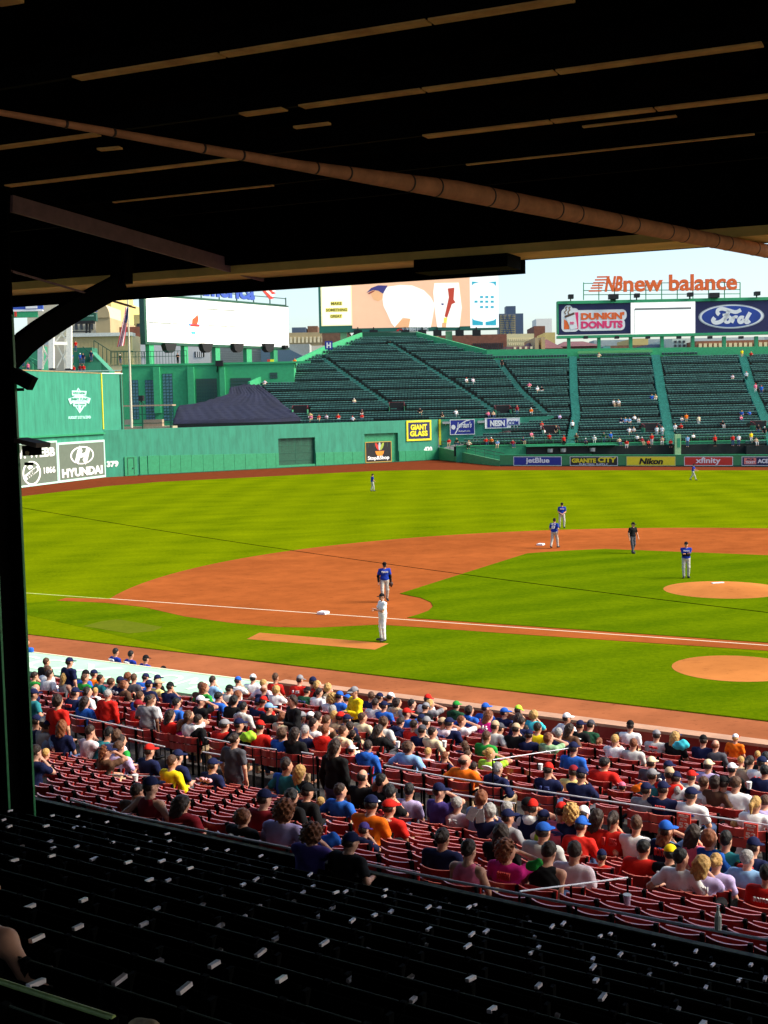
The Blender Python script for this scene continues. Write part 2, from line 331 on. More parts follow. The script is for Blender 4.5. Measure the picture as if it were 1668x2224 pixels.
# emblem on the wall
EMB = mat('pale mint sign paint', (0.42, 0.75, 0.66), .6, .05)
def mp_(x, y): return F_MON.at(x, y)
def zoomp(px_, py_, o, sc): return (o[0]+px_/sc, o[1]+py_/sc)
em = F_MON.thing('wall_emblem', 'pale mint diamond shaped charity emblem painted on the tall green wall', 'emblem')
def empoly(pts, y, m, nm):
    mb = MB(); mb.prism([mp_(*zoomp(a, b, (120, 820), 10.37)) for a, b in pts], y-.02, y); return mb.build(nm, m, em)
empoly([(515, 228), (600, 360), (700, 580), (548, 805), (400, 580), (440, 360)], -.01, EMB, 'diamond')
empoly([(520, 265), (545, 310), (492, 310)], -.035, GREENWALL, 'diamond_gap')
empoly([(470, 650), (620, 640), (545, 745)], -.035, GREENWALL, 'diamond_gap')
empoly([(362, 292), (698, 305), (680, 405), (366, 405)], -.05, EMB, 'upper_band')
empoly([(275, 480), (420, 425), (560, 410), (660, 425), (785, 468), (745, 590), (640, 545), (540, 530), (420, 550), (325, 605)], -.07, EMB, 'ribbon')
empoly([(385, 600), (480, 572), (570, 568), (690, 590), (670, 650), (600, 620), (500, 620), (405, 655)], -.06, EMB, 'lower_ribbon')
mb = MB(); c = mp_(*zoomp(535, 660, (120, 820), 10.37)); mb.prism(ell(c[0], c[1], .34, .42, 20), -.09, -.06); mb.build('ball', EMB, em)
def mtext(s, x0, y0, x1, y1, m, bold=.02, y=-.1, par=em, face=F_MON, **kw):
    b = face.box(x0, y0, x1, y1); return text('lettering', s, par, b[0], b[1], b[2], b[3], y, m, bold, **kw)
z_ = lambda a, b: zoomp(a, b, (120, 820), 10.37)
mtext('WEEI NESN', *z_(380, 325), *z_(660, 375), GREENWALL, y=-.08)
mtext('JIMMY FUND', *z_(330, 455), *z_(730, 535), GREENWALL, .015, y=-.1)
mtext('RADIO TELETHON', *z_(425, 590), *z_(655, 618), GREENWALL, y=-.09)
mtext('AUGUST 21ST & 22ND', *z_(285, 865), *z_(795, 930), EMB, .03, y=-.03)
# scoreboard panels at its foot
def panel(face, name, label, cat, x0, y0, x1, y1, mface, mframe, fw=.14, depth=.12, y=-.02, group=None, z0=None, xr=None):
    a = face.box(x0, y0, x1, y1); a = list(a)
    if z0 is not None: a[2] = z0
    if xr is not None: a[1] = xr
    t = face.thing(name, label, cat, group)
    mb = MB(); mb.span((a[0]+fw, y-depth*.7, a[2]+fw), (a[1]-fw, y, a[3]-fw)); mb.build('face_panel', mface, t)
    if mframe:
        mb = MB(); mb.span((a[0], y-depth, a[2]), (a[0]+fw, y, a[3])); mb.span((a[1]-fw, y-depth, a[2]), (a[1], y, a[3]))
        mb.span((a[0]+fw, y-depth, a[3]-fw), (a[1]-fw, y, a[3])); mb.span((a[0]+fw, y-depth, a[2]), (a[1]-fw, y, a[2]+fw)); mb.build('frame', mframe, t)
    return t, a, y-depth*.7
q = lambda a, b: zoomp(a, b, (40, 930), 6.381)
t, a, yy = panel(F_MON, 'advertising_panel', 'dark grey wall panel with white oval H emblem and square lettering', 'sign', 124.5, 958, 230.5, 1044, SLATE, OFFWHITE, .28, .1, z0=.05, xr=0.0)
mtext('HYUNDAI', *q(592, 540), *q(1155, 660), WHITE, .045, y=yy-.03, par=t)
e = F_MON.box(*q(708, 250), *q(1035, 500)); cx, cz, rx, rz_ = (e[0]+e[1])/2, (e[2]+e[3])/2, (e[1]-e[0])/2, (e[3]-e[2])/2
mb = MB(); mb.prism(ell(cx, cz, rx, rz_, 40), yy-.03, yy); mb.build('emblem_oval', WHITE, t)
mb = MB(); mb.prism(ell(cx, cz, rx*.88, rz_*.86, 40), yy-.05, yy-.03); mb.build('emblem_field', SLATE, t)
def curvebar(pts, w, y0, y1):
    mb = MB(); L = []; Rr = []
    for i, p in enumerate(pts):
        d = Vector((pts[min(i+1, len(pts)-1)][0]-pts[max(i-1, 0)][0], pts[min(i+1, len(pts)-1)][1]-pts[max(i-1, 0)][1])).normalized(); ww = w[i] if isinstance(w, list) else w
        L.append((p[0]-d.y*ww/2, p[1]+d.x*ww/2)); Rr.append((p[0]+d.y*ww/2, p[1]-d.x*ww/2))
    for i in range(len(pts)-1): mb.prism([L[i], L[i+1], Rr[i+1], Rr[i]], y0, y1)
    return mb
ew = lambda pts: [(cx+a*rx, cz+b*rz_) for a, b in pts]
curvebar(ew([(-.52, -.80), (-.42, -.3), (-.30, .3), (-.10, .80)]), .30*rx, yy-.07, yy-.05).build('emblem_letter', WHITE, t)
curvebar(ew([(.10, -.80), (.30, -.3), (.42, .3), (.52, .80)]), .30*rx, yy-.07, yy-.05).build('emblem_letter', WHITE, t)
curvebar(ew([(-.4, -.12), (0, .0), (.4, .12)]), .42*rz_, yy-.068, yy-.05).build('emblem_bar', WHITE, t)
t, a, yy = panel(F_MON, 'advertising_panel', 'dark grey wall panel with round badge, the year 1866 and serif name', 'sign', 18, 960, 124, 1058, SLATE, OFFWHITE, .22, .1, z0=.05)
mtext('F.W. WEBB', *q(-190, 285), *q(492, 415), WHITE, .03, y=yy-.03, par=t)
mtext('1866', *q(338, 535), *q(498, 622), WHITE, .02, y=yy-.03, par=t)
e = F_MON.box(*q(45, 455), *q(300, 790)); cx, cz, rx, rz_ = (e[0]+e[1])/2, (e[2]+e[3])/2, (e[1]-e[0])/2, (e[3]-e[2])/2
mb = MB(); o1, o2 = ell(cx, cz, rx, rz_, 40), ell(cx, cz, rx*.84, rz_*.87, 40)
for i in range(40): mb.prism([o1[i], o1[(i+1) % 40], o2[(i+1) % 40], o2[i]], yy-.03, yy)
mb.build('badge_ring', WHITE, t)
mb = MB(); mb.prism([(cx-rx*.65, cz-rz_*.55), (cx+rx*.75, cz+rz_*.15), (cx+rx*.6, cz+rz_*.55), (cx-rx*.8, cz-rz_*.15)], yy-.04, yy); mb.prism([(cx-rx*.3, cz+rz_*.3), (cx+rx*.15, cz+rz_*.45), (cx-.05*rx, cz+rz_*.85), (cx-.45*rx, cz+rz_*.5)], yy-.04, yy); mb.build('badge_band', WHITE, t)
text('lettering', 'WEBB', t, cx-rx*.62, cx+rx*.62, cz-rz_*.18, cz+rz_*.18, yy-.06, SLATE, .03, rot=.42)
# --- centre field wall, padded along its foot
zcf = F_CF.at(560, 923.7)[1]; zc0 = F_CF.at(240, 934)[1]; zc1 = F_CF.at(940, 911)[1]
cfw = F_CF.thing('centre_field_wall', 'long green centre field wall with padded foot and two recessed bays', 'wall')
g1 = F_CF.box(605, 951, 685, 1014); g2 = F_CF.box(792, 941, 865, 1004)
def wseg(x0, x1, za=-.5):
    zl = zc0+(zc1-zc0)*x0/LCF; zr = zc0+(zc1-zc0)*x1/LCF
    mb = MB(); mb.prism([(x0, za), (x1, za), (x1, zr), (x0, zl)], 0.0, 1.0); return mb.build('wall_face', GREENWALL, cfw)
wseg(0, g1[0]); wseg(g1[1], g2[0]); wseg(g2[1], LCF); wseg(g1[0], g1[1], g1[3]); wseg(g2[0], g2[1], g2[3])
seams(F_CF, cfw, .8, LCF, 2.5, zcf-.1, 1.22, mat('green seam', (.018, .16, .085), .6, .1), w=.025)
for nm, g, mm in (('garage_door', g1, GREENDK), ('recess', g2, GREENPAD)):
    mb = MB(); mb.span((g[0], .45, -.3), (g[1], .6, g[3])); o = mb.build(nm, mm, cfw)
    if nm == 'garage_door':
        for i in range(1, 4):
            mb = MB(); z = g[3]*i/4; mb.span((g[0], .41, z-.04), (g[1], .449, z+.04)); mb.build('door_rail', mat('green door rail', (.013, .10, .058), .5, .1), o)
        mb = MB(); mb.span(((g[0]+g[1])/2-.04, .42, .2), ((g[0]+g[1])/2+.04, .449, g[3])); mb.build('door_rail', MATS['green door rail'], o)
        mb = MB(); mb.span((g[0], -.02, .02), (g[1], .44, .38)); mb.build('threshold', GREENPAD, cfw)
padx = [zoomp(p, 0, (560, 880), 3.318)[0] for p in (415, 477, 545, 612, 680, 760)]
pads = [(320, 345), (345, 369), (369, 391), (391, 415), (415, 440), (440, 462), (462, 485), (485, 508), (508, 532), (532, 557), (557, 577), (577, 598), (598, 605)]+list(zip(padx[:-1], padx[1:]))+[(866, 880), (880, 902), (902, 924), (924, 953)]
for i, (xa, xb) in enumerate(pads):
    b = F_CF.box(xa, 980, xb, 1010); zt_ = F_CF.at((xa+xb)/2, 989.5-(xa-320)*.019)[1]; mb = MB()
    mb.span((b[0]+.02, -.13-.008*(i % 2), .12), (b[1]-.02, -.01, zt_)); mb.build('pad', GREENPAD, cfw)
b = F_CF.box(270, 992, 297, 1033); mb = MB(); mb.span((b[0], -.16, .05), (b[1], -.01, b[3])); d = mb.build('door', GREENPAD, cfw)
mb = MB(); xa, xb = b[0]+.4, b[1]-.5
mb.span((xa, -.2, .2), (xa+.07, -.165, b[3]-.1)); mb.span((xb, -.2, .2), (xb+.07, -.165, b[3]-.1)); mb.span((xa, -.2, b[3]-.17), (xb, -.166, b[3]-.1)); mb.build('door_frame', GREENDK, d)
mb = MB(); mb.span((xb-.25, -.24, 1.0), (xb-.1, -.165, 1.15)); mb.build('handle', BLACK, d)
b = F_CF.box(303, 991, 319, 1031); mb = MB(); mb.span((b[0], -.14, .05), (b[1], -.01, b[3])); mb.build('pad', GREENPAD, cfw)
mb = MB(); mb.span((b[0]-.3, -.3, .02), (LCF, -.0, .12)); mb.build('kick_board', GREENDK, cfw)
nm = F_CF.thing('distance_marker', 'white 379 distance marker painted at the corner of the green wall', 'distance marker')
mtext('379', 231.5, 1001, 257, 1014.5, WHITE, .05, y=-.02, par=nm, face=F_CF)
nm = F_CF.thing('distance_marker', 'white 420 distance marker painted on the deep centre wall', 'distance marker')
mtext('420', 920.5, 970, 938.5, 981.5, WHITE, .05, y=-.02, par=nm, face=F_CF)
# return wall behind the yellow stripe (side of the tall wall), seen above the centre field wall
F_RET = Face(P_COR+Vector((.05, .3, 0)), (.93, .9))
rw = F_RET.thing('return_wall', 'green side wall closing the end of the tall left field wall', 'wall')
xr = F_RET.at(267, 870)[0]; mb = MB(); mb.span((0, 0, 4.5), (xr, .5, zt)); mb.build('wall_face', GREENWALL, rw)
mb = MB(); mb.span((0, -.06, zt), (xr+.1, .5, zt+.15)); mb.build('coping', OFFWHITE, rw)
mb = MB(); mb.span((xr-.5, -.14, 5.0), (xr-.3, -.01, zt)); mb.build('downpipe', GREENDK, rw)
# signs on the centre field wall
t, a, yy = panel(F_CF, 'advertising_panel', 'black square sign with fruit bowl emblem set in a wall recess', 'sign', 796, 959, 853, 1004, BLACK, mat('gilt frame', (.45, .28, .05), .5, .1), .12, .1, y=.40)
mtext('Stop&Shop', *zoomp(800, 365, (560, 880), 3.318), *zoomp(955, 400, (560, 880), 3.318), WHITE, .03, y=yy-.02, par=t, face=F_CF)
z_ = lambda a, b: F_CF.at(*zoomp(a, b, (560, 880), 3.318), back=.3)
mb = MB(); c0 = z_(878, 330); hw = z_(910, 330)[0]-c0[0]; mb.prism([(c0[0]+hw*x, c0[1]+hw*y) for x, y in ((-1, 0), (1, 0), (.8, -.55), (.4, -.9), (-.4, -.9), (-.8, -.55))], yy-.03, yy); mb.build('emblem_bowl', mat('orange fruit', (.80, .25, .02), .5), t)
for k_, (dx, rot, mm) in enumerate(((-.55, .5, REDPANEL), (0, 0, mat('grey leaf', (.45, .47, .5), .5)), (.55, -.5, mat('olive leaf', (.30, .40, .05), .5)))):
    mb = MB(); mb.prism(ell(c0[0]+dx*hw, c0[1]+hw*.85, hw*.28, hw*.75, 16, rot=rot), yy-.03-.004*k_, yy); mb.build('emblem_leaf', mm, t)
t, a, yy = panel(F_CF, 'advertising_panel', 'navy square sign with thick yellow border and yellow block lettering', 'sign', 882, 913, 935.5, 957, NAVYPANEL, YELLOW, .30, .14, y=-.02)
mtext('GIANT', 890.5, 921.5, 926, 934, YELLOW, .05, y=yy-.03, par=t, face=F_CF); mtext('GLASS', 889, 935.5, 927.5, 947.5, YELLOW, .05, y=yy-.03, par=t, face=F_CF)
# --- raised bleacher front band right of the corner, on a plane square to the view
BR = Vector((math.cos(YAW), -math.sin(YAW), 0)); BF = Vector((math.sin(YAW), math.cos(YAW), 0))
F_BAND = Face(P_420+BF*.2, BR)
band = F_BAND.thing('bleacher_front_wall', 'green wedge shaped wall under the upper bleacher seats', 'wall')
pz = [F_BAND.at(*p) for p in ((955, 911), (1203, 904), (1203, 907.5), (995, 963), (955, 975))]
mb = MB(); mb.prism(pz, 0, .8); mb.build('wall_face', GREENWALL, band)
mb = MB(); b = F_BAND.box(953, 911, 957.5, 966); mb.span((b[0], -.3, b[2]), (b[1], -.02, b[3])); mb.build('boundary_stripe', YELLOW, band)
for x, y in ((968, 918), (1044, 916)):
    c = F_BAND.at(x, y); mb = MB(); mb.box((c[0], -.5, c[1]), (1.1, .8, .35)); mb.beam((c[0], -.45, c[1]), (c[0], 0, c[1]-.4), .15); mb.build('floodlight', STEELG, band)
t, a, yy = panel(F_BAND, 'advertising_panel', 'small blue sign with white script lettering and white border', 'sign', 977, 911, 1031, 944, BLUEPANEL, WHITE, .10, .14)
b = lambda x, y: zoomp(x, y, (940, 880), 4.1475)
mtext("Jordan's", *b(212, 150), *b(350, 218), WHITE, .02, y=yy-.03, par=t, face=F_BAND, shear=.25); mtext('FURNITURE', *b(232, 228), *b(335, 240), WHITE, .02, y=yy-.03, par=t, face=F_BAND)
c = F_BAND.at(*b(185, 198)); mb = MB(); mb.prism(ell(c[0], c[1], .34, .38, 20), yy-.03, yy); mb.build('ball', WHITE, t)
mb = curvebar([F_BAND.at(*b(*p)) for p in ((200, 258), (222, 220), (250, 170), (300, 140), (335, 132))], .16, yy-.03, yy); mb.build('swoosh', WHITE, t)
t, a, yy = panel(F_BAND, 'advertising_panel', 'wide white and blue sign for a television web address', 'sign', 1053, 907.5, 1129, 930, WHITE, WHITE, .06, .14)
e = F_BAND.box(*b(490, 120), *b(665, 200)); mb = MB(); mb.span((e[0], yy-.03, e[2]), (e[1], yy, e[3])); mb.build('blue_field', BLUEPANEL, t)
mtext('NESN', *b(515, 135), *b(648, 190), WHITE, .05, y=yy-.06, par=t, face=F_BAND); mtext('.COM', *b(672, 138), *b(770, 180), BLUEPANEL, .03, y=yy-.03, par=t, face=F_BAND)
# --- sloping wall of the triangle and the bullpen fence
tw = F_TRI.thing('triangle_wall', 'low green padded wall sloping down to the bullpen corner', 'wall')
L = (P_BP-P_420).length; h0 = F_TRI.at(958, 972)[1]; h1 = F_TRI.at(1085, 1000)[1]
xs = np.linspace(0, L, 8)
for i in range(7):
    mb = MB(); ha, hb = h0+(h1-h0)*xs[i]/L, h0+(h1-h0)*xs[i+1]/L; mb.prism([(xs[i]+.03, -.4), (xs[i+1]-.03, -.4), (xs[i+1]-.03, hb), (xs[i]+.03, ha)], -.02-.015*(i % 2), .35); mb.build('pad', mat('light green pad', (.05, .24, .085), .55, .1, 2.0), tw)
mb = MB()
for i in range(8): mb.beam((xs[i], .6, h0+(h1-h0)*xs[i]/L-.2), (xs[i], .6, h0+(h1-h0)*xs[i]/L+1.0), .06)
mb.beam((0, .6, h0+1.0), (L, .6, h1+1.0), .08); mb.beam((0, .6, h0+.5), (L, .6, h1+.5), .05); mb.build('handrail', GREENDK, tw)
bpf = F_BP.thing('bullpen_fence', 'low green bullpen fence carrying a row of advertising panels', 'wall')
hb = F_BP.at(1341, 988.7)[1]; LB = 75.0
mb = MB(); mb.span((0, 0, -.4), (LB, .3, hb)); mb.build('wall_face', mat('light green pad', (.05, .24, .085), .55, .1, 2.0), bpf)
mb = MB(); mb.span((0, -.04, hb), (LB, .34, hb+.07)); mb.build('coping', GREENLT, bpf)
mb = MB(); mb.span((0, -.05, .02), (LB, -.004, .2)); mb.build('kick_board', GREENDK, bpf)
BPS = 'advertising panels on the bullpen fence'
def bp(x0, x1, mface, mframe, label): return panel(F_BP, 'advertising_panel', label, 'sign', x0, 991.5, x1, 1011.5, mface, mframe, .07, .06, y=-.005, group=BPS)
t, a, yy = bp(1115.5, 1220, BLUEPANEL, WHITE, 'blue fence panel with white airline lettering'); w = a[1]-a[0]; h = a[3]-a[2]
text('lettering', 'jetBlue', t, a[0]+w*.26, a[0]+w*.75, a[2]+h*.14, a[3]-h*.12, yy-.02, WHITE, .03)
t, a, yy = bp(1238, 1342, mat('charcoal panel', (.02, .022, .02), .5), WHITE, 'charcoal fence panel with arched yellow capital lettering'); w = a[1]-a[0]; h = a[3]-a[2]
text('lettering', 'GRANITE', t, a[0]+w*.04, a[0]+w*.55, a[2]+h*.32, a[3]-h*.2, yy-.02, YELLOW, .05); text('lettering', 'CITY', t, a[0]+w*.59, a[0]+w*.97, a[2]+h*.36, a[3]-h*.08, yy-.02, YELLOW, .05); text('lettering', 'ELECTRIC SUPPLY', t, a[0]+w*.2, a[0]+w*.8, a[2]+h*.09, a[2]+h*.25, yy-.02, WHITE, .02)
t, a, yy = bp(1361, 1467, mat('bright yellow panel', (.85, .72, .02), .5, .06), mat('yellow frame', (.8, .7, .2), .5), 'bright yellow fence panel with black italic camera name'); w = a[1]-a[0]; h = a[3]-a[2]
text('lettering', 'Nikon', t, a[0]+w*.26, a[0]+w*.75, a[2]+h*.15, a[3]-h*.18, yy-.02, BLACK, .04, shear=.2)
t, a, yy = bp(1486, 1592, REDPANEL, WHITE, 'red fence panel with white lower case lettering'); w = a[1]-a[0]; h = a[3]-a[2]
text('lettering', 'xfinity', t, a[0]+w*.24, a[0]+w*.75, a[2]+h*.1, a[3]-h*.1, yy-.02, WHITE, .025)
t, a, yy = bp(1611, 1717, NAVYPANEL, WHITE, 'navy fence panel with coral badge and white capitals'); w = a[1]-a[0]; h = a[3]-a[2]
mb = MB(); mb.span((a[0]+w*.05, yy-.02, a[2]+h*.16), (a[0]+w*.3, yy, a[3]-h*.14)); mb.build('badge', mat('coral badge', (.75, .22, .18), .5), t)
text('lettering', 'ACE', t, a[0]+w*.1, a[0]+w*.25, a[2]+h*.58, a[3]-h*.2, yy-.03, NAVYPANEL, .04); text('lettering', 'TICKET', t, a[0]+w*.08, a[0]+w*.28, a[2]+h*.25, a[2]+h*.5, yy-.03, WHITE, .03); text('lettering', 'ACE TICKET', t, a[0]+w*.33, a[0]+w*.95, a[2]+h*.28, a[3]-h*.25, yy-.03, WHITE, .05)
# ================================================================ bleachers (frame: X to the right, Y away from the camera)
BO = Vector((CAM[0], CAM[1], 0)); BRZ = -YAW
Y0B, Z0B, SLP = 204.5, 6.5, 0.345
def bl(x, y):
    """pixel -> (X, Y) on the seating slope"""
    d = Vector(ray(x, y)); dX, dY, dZ = d.dot(BR), d.dot(BF), d.z
    t = (Z0B-SLP*Y0B-CAM[2])/(dZ-SLP*dY); return dX*t, dY*t
def blz(Y): return Z0B+SLP*(Y-Y0B)
ROWP = 1.06
def span_at(poly, Y):
    xs = []
    for i in range(len(poly)):
        (x0, y0), (x1, y1) = poly[i], poly[(i+1) % len(poly)]
        if (y0 <= Y) != (y1 <= Y): xs.append(x0+(x1-x0)*(Y-y0)/(y1-y0))
    xs.sort(); return list(zip(xs[0::2], xs[1::2]))
TARP = [bl(*p) for p in ((374, 926), (660, 919.5), (562, 843), (540, 844), (498, 851), (495, 866), (432, 884), (384, 892))]
UPP = [bl(*p) for p in ((655, 924), (563, 838), (700, 770), (785, 738), (905, 736), (1060, 777), (1175, 777), (1255, 775), (1425, 773), (1675, 770), (2050, 766))]
LOW = [bl(*p) for p in ((2050, 966), (1668, 967), (1340, 968), (986, 968.5), (1202, 907)) ]
POLY = UPP+LOW+[bl(1195, 909), bl(955, 916), bl(880, 916)]
AIS = [[bl(*p) for p in l] for l in ([(699, 780), (790, 845), (868, 898)], [(846, 748), (960, 820), (1085, 903)], [(1080, 785), (1130, 850), (1190, 905)],
       [(1245, 772), (1247, 850), (1252, 905), (1240, 968)], [(1424, 770), (1437, 850), (1452, 930), (1460, 968)], [(1612, 768), (1635, 850), (1660, 905), (1680, 968)])]
AW = [1.15, 1.15, 1.15, 1.5, 1.7, 1.6]
def aisle_x(a, Y):
    for (x0, y0), (x1, y1) in zip(a[:-1], a[1:]):
        lo, hi = (y0, y1) if y0 < y1 else (y1, y0)
        if lo <= Y <= hi: return x0+(x1-x0)*(Y-y0)/(y1-y0)
    return None
VOM = [bl(1196, 945), bl(1414, 940), bl(1652, 935), bl(862, 893), bl(1092, 900), bl(652, 900)]     # stair openings
ymin = min(p[1] for p in POLY); ymax = max(p[1] for p in POLY)
nr = int((ymax-ymin)/ROWP)+1
terr = MB(); seats = MB(); lips = MB(); stairs = MB(); stairs2 = MB()
rng = random.Random(3)
for i in range(nr):
    Y = ymin+i*ROWP; z = blz(Y)
    for xa, xb in span_at(POLY, Y+.3):
        terr.box(((xa+xb)/2, Y+ROWP/2, z-.75), (xb-xa, ROWP, 1.5))
        cuts = sorted([(aisle_x(a, Y), w) for a, w in zip(AIS, AW) if aisle_x(a, Y) is not None])
        x = xa+.25
        while x < xb-.2 and i % 5 != 2:
            hit = any(abs(x-c) < w/2+.18 for c, w in cuts if c is not None) or any(abs(x-vx) < 1.5 and abs(Y-vy) < 1.7 for vx, vy in VOM)
            if not hit:
                jx = rng.uniform(-.012, .012)
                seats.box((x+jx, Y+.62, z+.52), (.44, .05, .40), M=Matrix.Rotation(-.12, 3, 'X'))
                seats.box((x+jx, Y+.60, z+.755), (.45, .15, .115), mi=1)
                seats.box((x+jx, Y+.36, z+.40), (.36, .20, .05), M=Matrix.Rotation(.35+rng.uniform(-.05, .05), 3, 'X'))
            x += .52
        for c, w in cuts:
            if xa < c < xb:
                (stairs if w > 1.3 else stairs2).box((c, Y+ROWP*.25, z+.09), (w-.1, ROWP*.5, .18)); (stairs if w > 1.3 else stairs2).box((c, Y+ROWP*.75, z+.20), (w-.1, ROWP*.5, .40))
te = struct(terr.build('bleacher_terrace', BLCONC, loc=BO, rz=BRZ))
SEATBL = mat('bleacher seat green', (0.005, 0.030, 0.026), 0.5, 0.4, 1.2, detail=3, spec=0.4); SEATTOP = mat('lit bleacher seat top', (0.105, 0.27, 0.215), 0.4, 0.35, .9, detail=3)  # light top piece paints the lit seat edge; the shaded back is darker
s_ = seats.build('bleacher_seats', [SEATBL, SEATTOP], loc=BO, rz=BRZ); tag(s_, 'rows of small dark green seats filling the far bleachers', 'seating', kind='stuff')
st = struct(stairs.build('bleacher_stairs', BLSTEP, loc=BO, rz=BRZ)); struct(stairs2.build('bleacher_stairs', mat('shaded bleacher stair', (.03, .15, .12), .8, .4, 2.0), loc=BO, rz=BRZ))  # left aisles: darker copy of the stair paint, shadow put into the colour
# stair openings with maroon rails
for (vx, vy), wh in zip(VOM, ('above the blue fence panel', 'above the yellow fence panel', 'above the red fence panel', 'beside the yellow bordered sign', 'above the web address sign', 'beside the tarpaulin')):
    t = thing('stair_opening', 'dark bleacher stair opening with maroon rails '+wh, 'stairway', BO+BR*vx+BF*vy+Vector((0, 0, blz(vy))), BRZ, 'stair openings in the bleachers')
    mb = MB(); mb.box((0, 1.3, .7), (2.4, .12, 1.5)); mb.build('back_wall', BLACK, t)
    mb = MB(); mb.box((-1.25, 0, .35), (.10, 2.6, .9)); mb.box((1.25, 0, .35), (.10, 2.6, .9)); mb.build('side_wall', mat('opening wall paint', (.05, .26, .12), .6), t)
    mb = MB(); mb.box((0, .1, .20), (2.38, 2.2, .3)); mb.build('landing', BLACK, t)
    mb = MB()
    for x in (-1.25, 1.25):
        mb.beam((x, -1.2, 1.15), (x, 1.3, 1.5), .06); mb.beam((x, -1.2, .4), (x, -1.2, 1.15), .05); mb.beam((x, 1.3, .6), (x, 1.3, 1.5), .05)
    mb.beam((-1.25, 1.3, 1.5), (1.25, 1.3, 1.5), .06); mb.beam((-1.25, 1.3, 1.2), (1.25, 1.3, 1.2), .05); mb.build('handrail', REDRAIL, t)
# tarpaulin over the empty section
TM = mat('dark navy tarpaulin', (0.0055, 0.008, 0.026), 0.9, 0.3, 0.5, bump=0.6, detail=8, stretch=(1, .15, 1))
vs = []; fs = []; nY = 34; nX = 60; ys = [p[1] for p in TARP]; ya, yb = min(ys)+.02, max(ys)-.02
for j in range(nY+1):
    Y = ya+(yb-ya)*j/nY; sp = span_at(TARP, Y) or [(0, 1)]; xa, xb = sp[0][0], sp[-1][1]
    for i in range(nX+1):
        X = xa+(xb-xa)*i/nX; zz = blz(Y)+.75+.10*math.sin(j*2.7+math.sin(i*.4))+.05*math.sin(i*1.35+j*.5)+.06*math.sin(i*.37)
        if i in (0, nX) or j in (0, nY): zz -= .55
        vs.append((X, Y, zz))
for j in range(nY):
    for i in range(nX): a = j*(nX+1)+i; fs.append((a, a+1, a+nX+2, a+nX+1))
mb = MB(); mb.add(vs, fs); o = mb.build('tarpaulin', TM, loc=BO, rz=BRZ, smooth=True); tag(o, 'dark navy tarpaulin draped over an empty bleacher section', 'tarpaulin')
mb = MB()
for j in range(int((yb-ya)/ROWP)):
    Y = ya+.5+j*ROWP
    for xa, xb in span_at(TARP, Y): mb.box(((xa+xb)/2, Y, blz(Y)-.6), (xb-xa-.4, ROWP, 1.6))
struct(mb.build('bleacher_terrace', BLCONC, loc=BO, rz=BRZ))
# parapets round the back of the bleachers
par = thing('bleacher_parapet', 'green parapet wall along the top of the far bleachers', 'wall', BO, BRZ)
def parapet(pts, h, w=.5, m=GREENLT, base=2.0):
    mb = MB()
    for (xa, ya_, za), (xb, yb_, zb) in zip(pts[:-1], pts[1:]):
        d = Vector((xb-xa, yb_-ya_, 0)).normalized(); n = Vector((-d.y, d.x, 0))*w/2
        c = [Vector((xa, ya_, za)), Vector((xb, yb_, zb))]
        vs = [c[0]-n-Vector((0, 0, base)), c[1]-n-Vector((0, 0, base)), c[1]+n-Vector((0, 0, base)), c[0]+n-Vector((0, 0, base)), c[0]-n+Vector((0, 0, h)), c[1]-n+Vector((0, 0, h)), c[1]+n+Vector((0, 0, h)), c[0]+n+Vector((0, 0, h))]
        mb.add(vs, [(3, 2, 1, 0), (4, 5, 6, 7), (0, 1, 5, 4), (1, 2, 6, 5), (2, 3, 7, 6), (3, 0, 4, 7)])
    return mb.build('wall_face', m, par)
def b3(x, y): X, Y = bl(x, y); return (X, Y+.6, blz(Y))
parapet([b3(540, 846), b3(700, 769), b3(785, 737)], 1.35)
parapet([b3(785, 736), b3(905, 735)], 1.3, m=GREENDK)
parapet([b3(905, 735), b3(1060, 776)], 1.35)
parapet([b3(1058, 776), b3(1250, 774), b3(1668, 769), b3(2050, 765)], 1.45)
X0, Y0 = bl(1255, 775)[0], bl(1255, 775)[1]; mb = MB(); X1 = bl(1418, 773)[0]; mb.box(((X0+X1)/2, Y0+.2, blz(Y0)+.85), (X1-X0, .25, .5)); mb.build('ledge', mat('pale green ledge', (.10, .36, .12), .6, .1), par)
# low front wall, bullpen bench roof and grey mesh bins behind the bullpen fence
bw = thing('bleacher_front_wall', 'low green wall and handrail at the foot of the lower bleachers', 'wall', BO, BRZ)
X0, Yf = bl(990, 968); X1 = bl(2050, 966)[0]; zf = blz(Yf)
mb = MB(); mb.box(((X0+X1)/2, Yf-.5, zf-1.6), (X1-X0, .3, 3.0)); mb.build('wall_face', GREENPAD, bw)
mb = MB(); mb.box(((X0+X1)/2, Yf-.52, zf-.06), (X1-X0, .45, .14)); mb.build('coping', GREENLT, bw)
mb = MB()
for i in range(60): x = X0+(X1-X0)*i/59; mb.beam((x, Yf-.5, zf), (x, Yf-.5, zf+.95), .045)
mb.beam((X0, Yf-.5, zf+.95), (X1, Yf-.5, zf+.95), .05); mb.beam((X0, Yf-.5, zf+.5), (X1, Yf-.5, zf+.5), .04); mb.build('handrail', GREENEDGE, bw)
xa, xb = bl(1146, 980)[0], bl(1342, 980)[0]
bp_ = thing('bullpen_bench', 'dark roofed bullpen bench under the bleacher wall', 'dugout', BO, BRZ)
mb = MB(); mb.box(((xa+xb)/2, Yf-1.0, 1.6), (xb-xa, .5, 1.2)); mb.build('back_panel', BLACK, bp_)
mb = MB(); mb.box(((xa+xb)/2, Yf-1.6, 2.30), (xb-xa+.3, 2.0, .12)); mb.build('roof', GREENPAD, bp_)
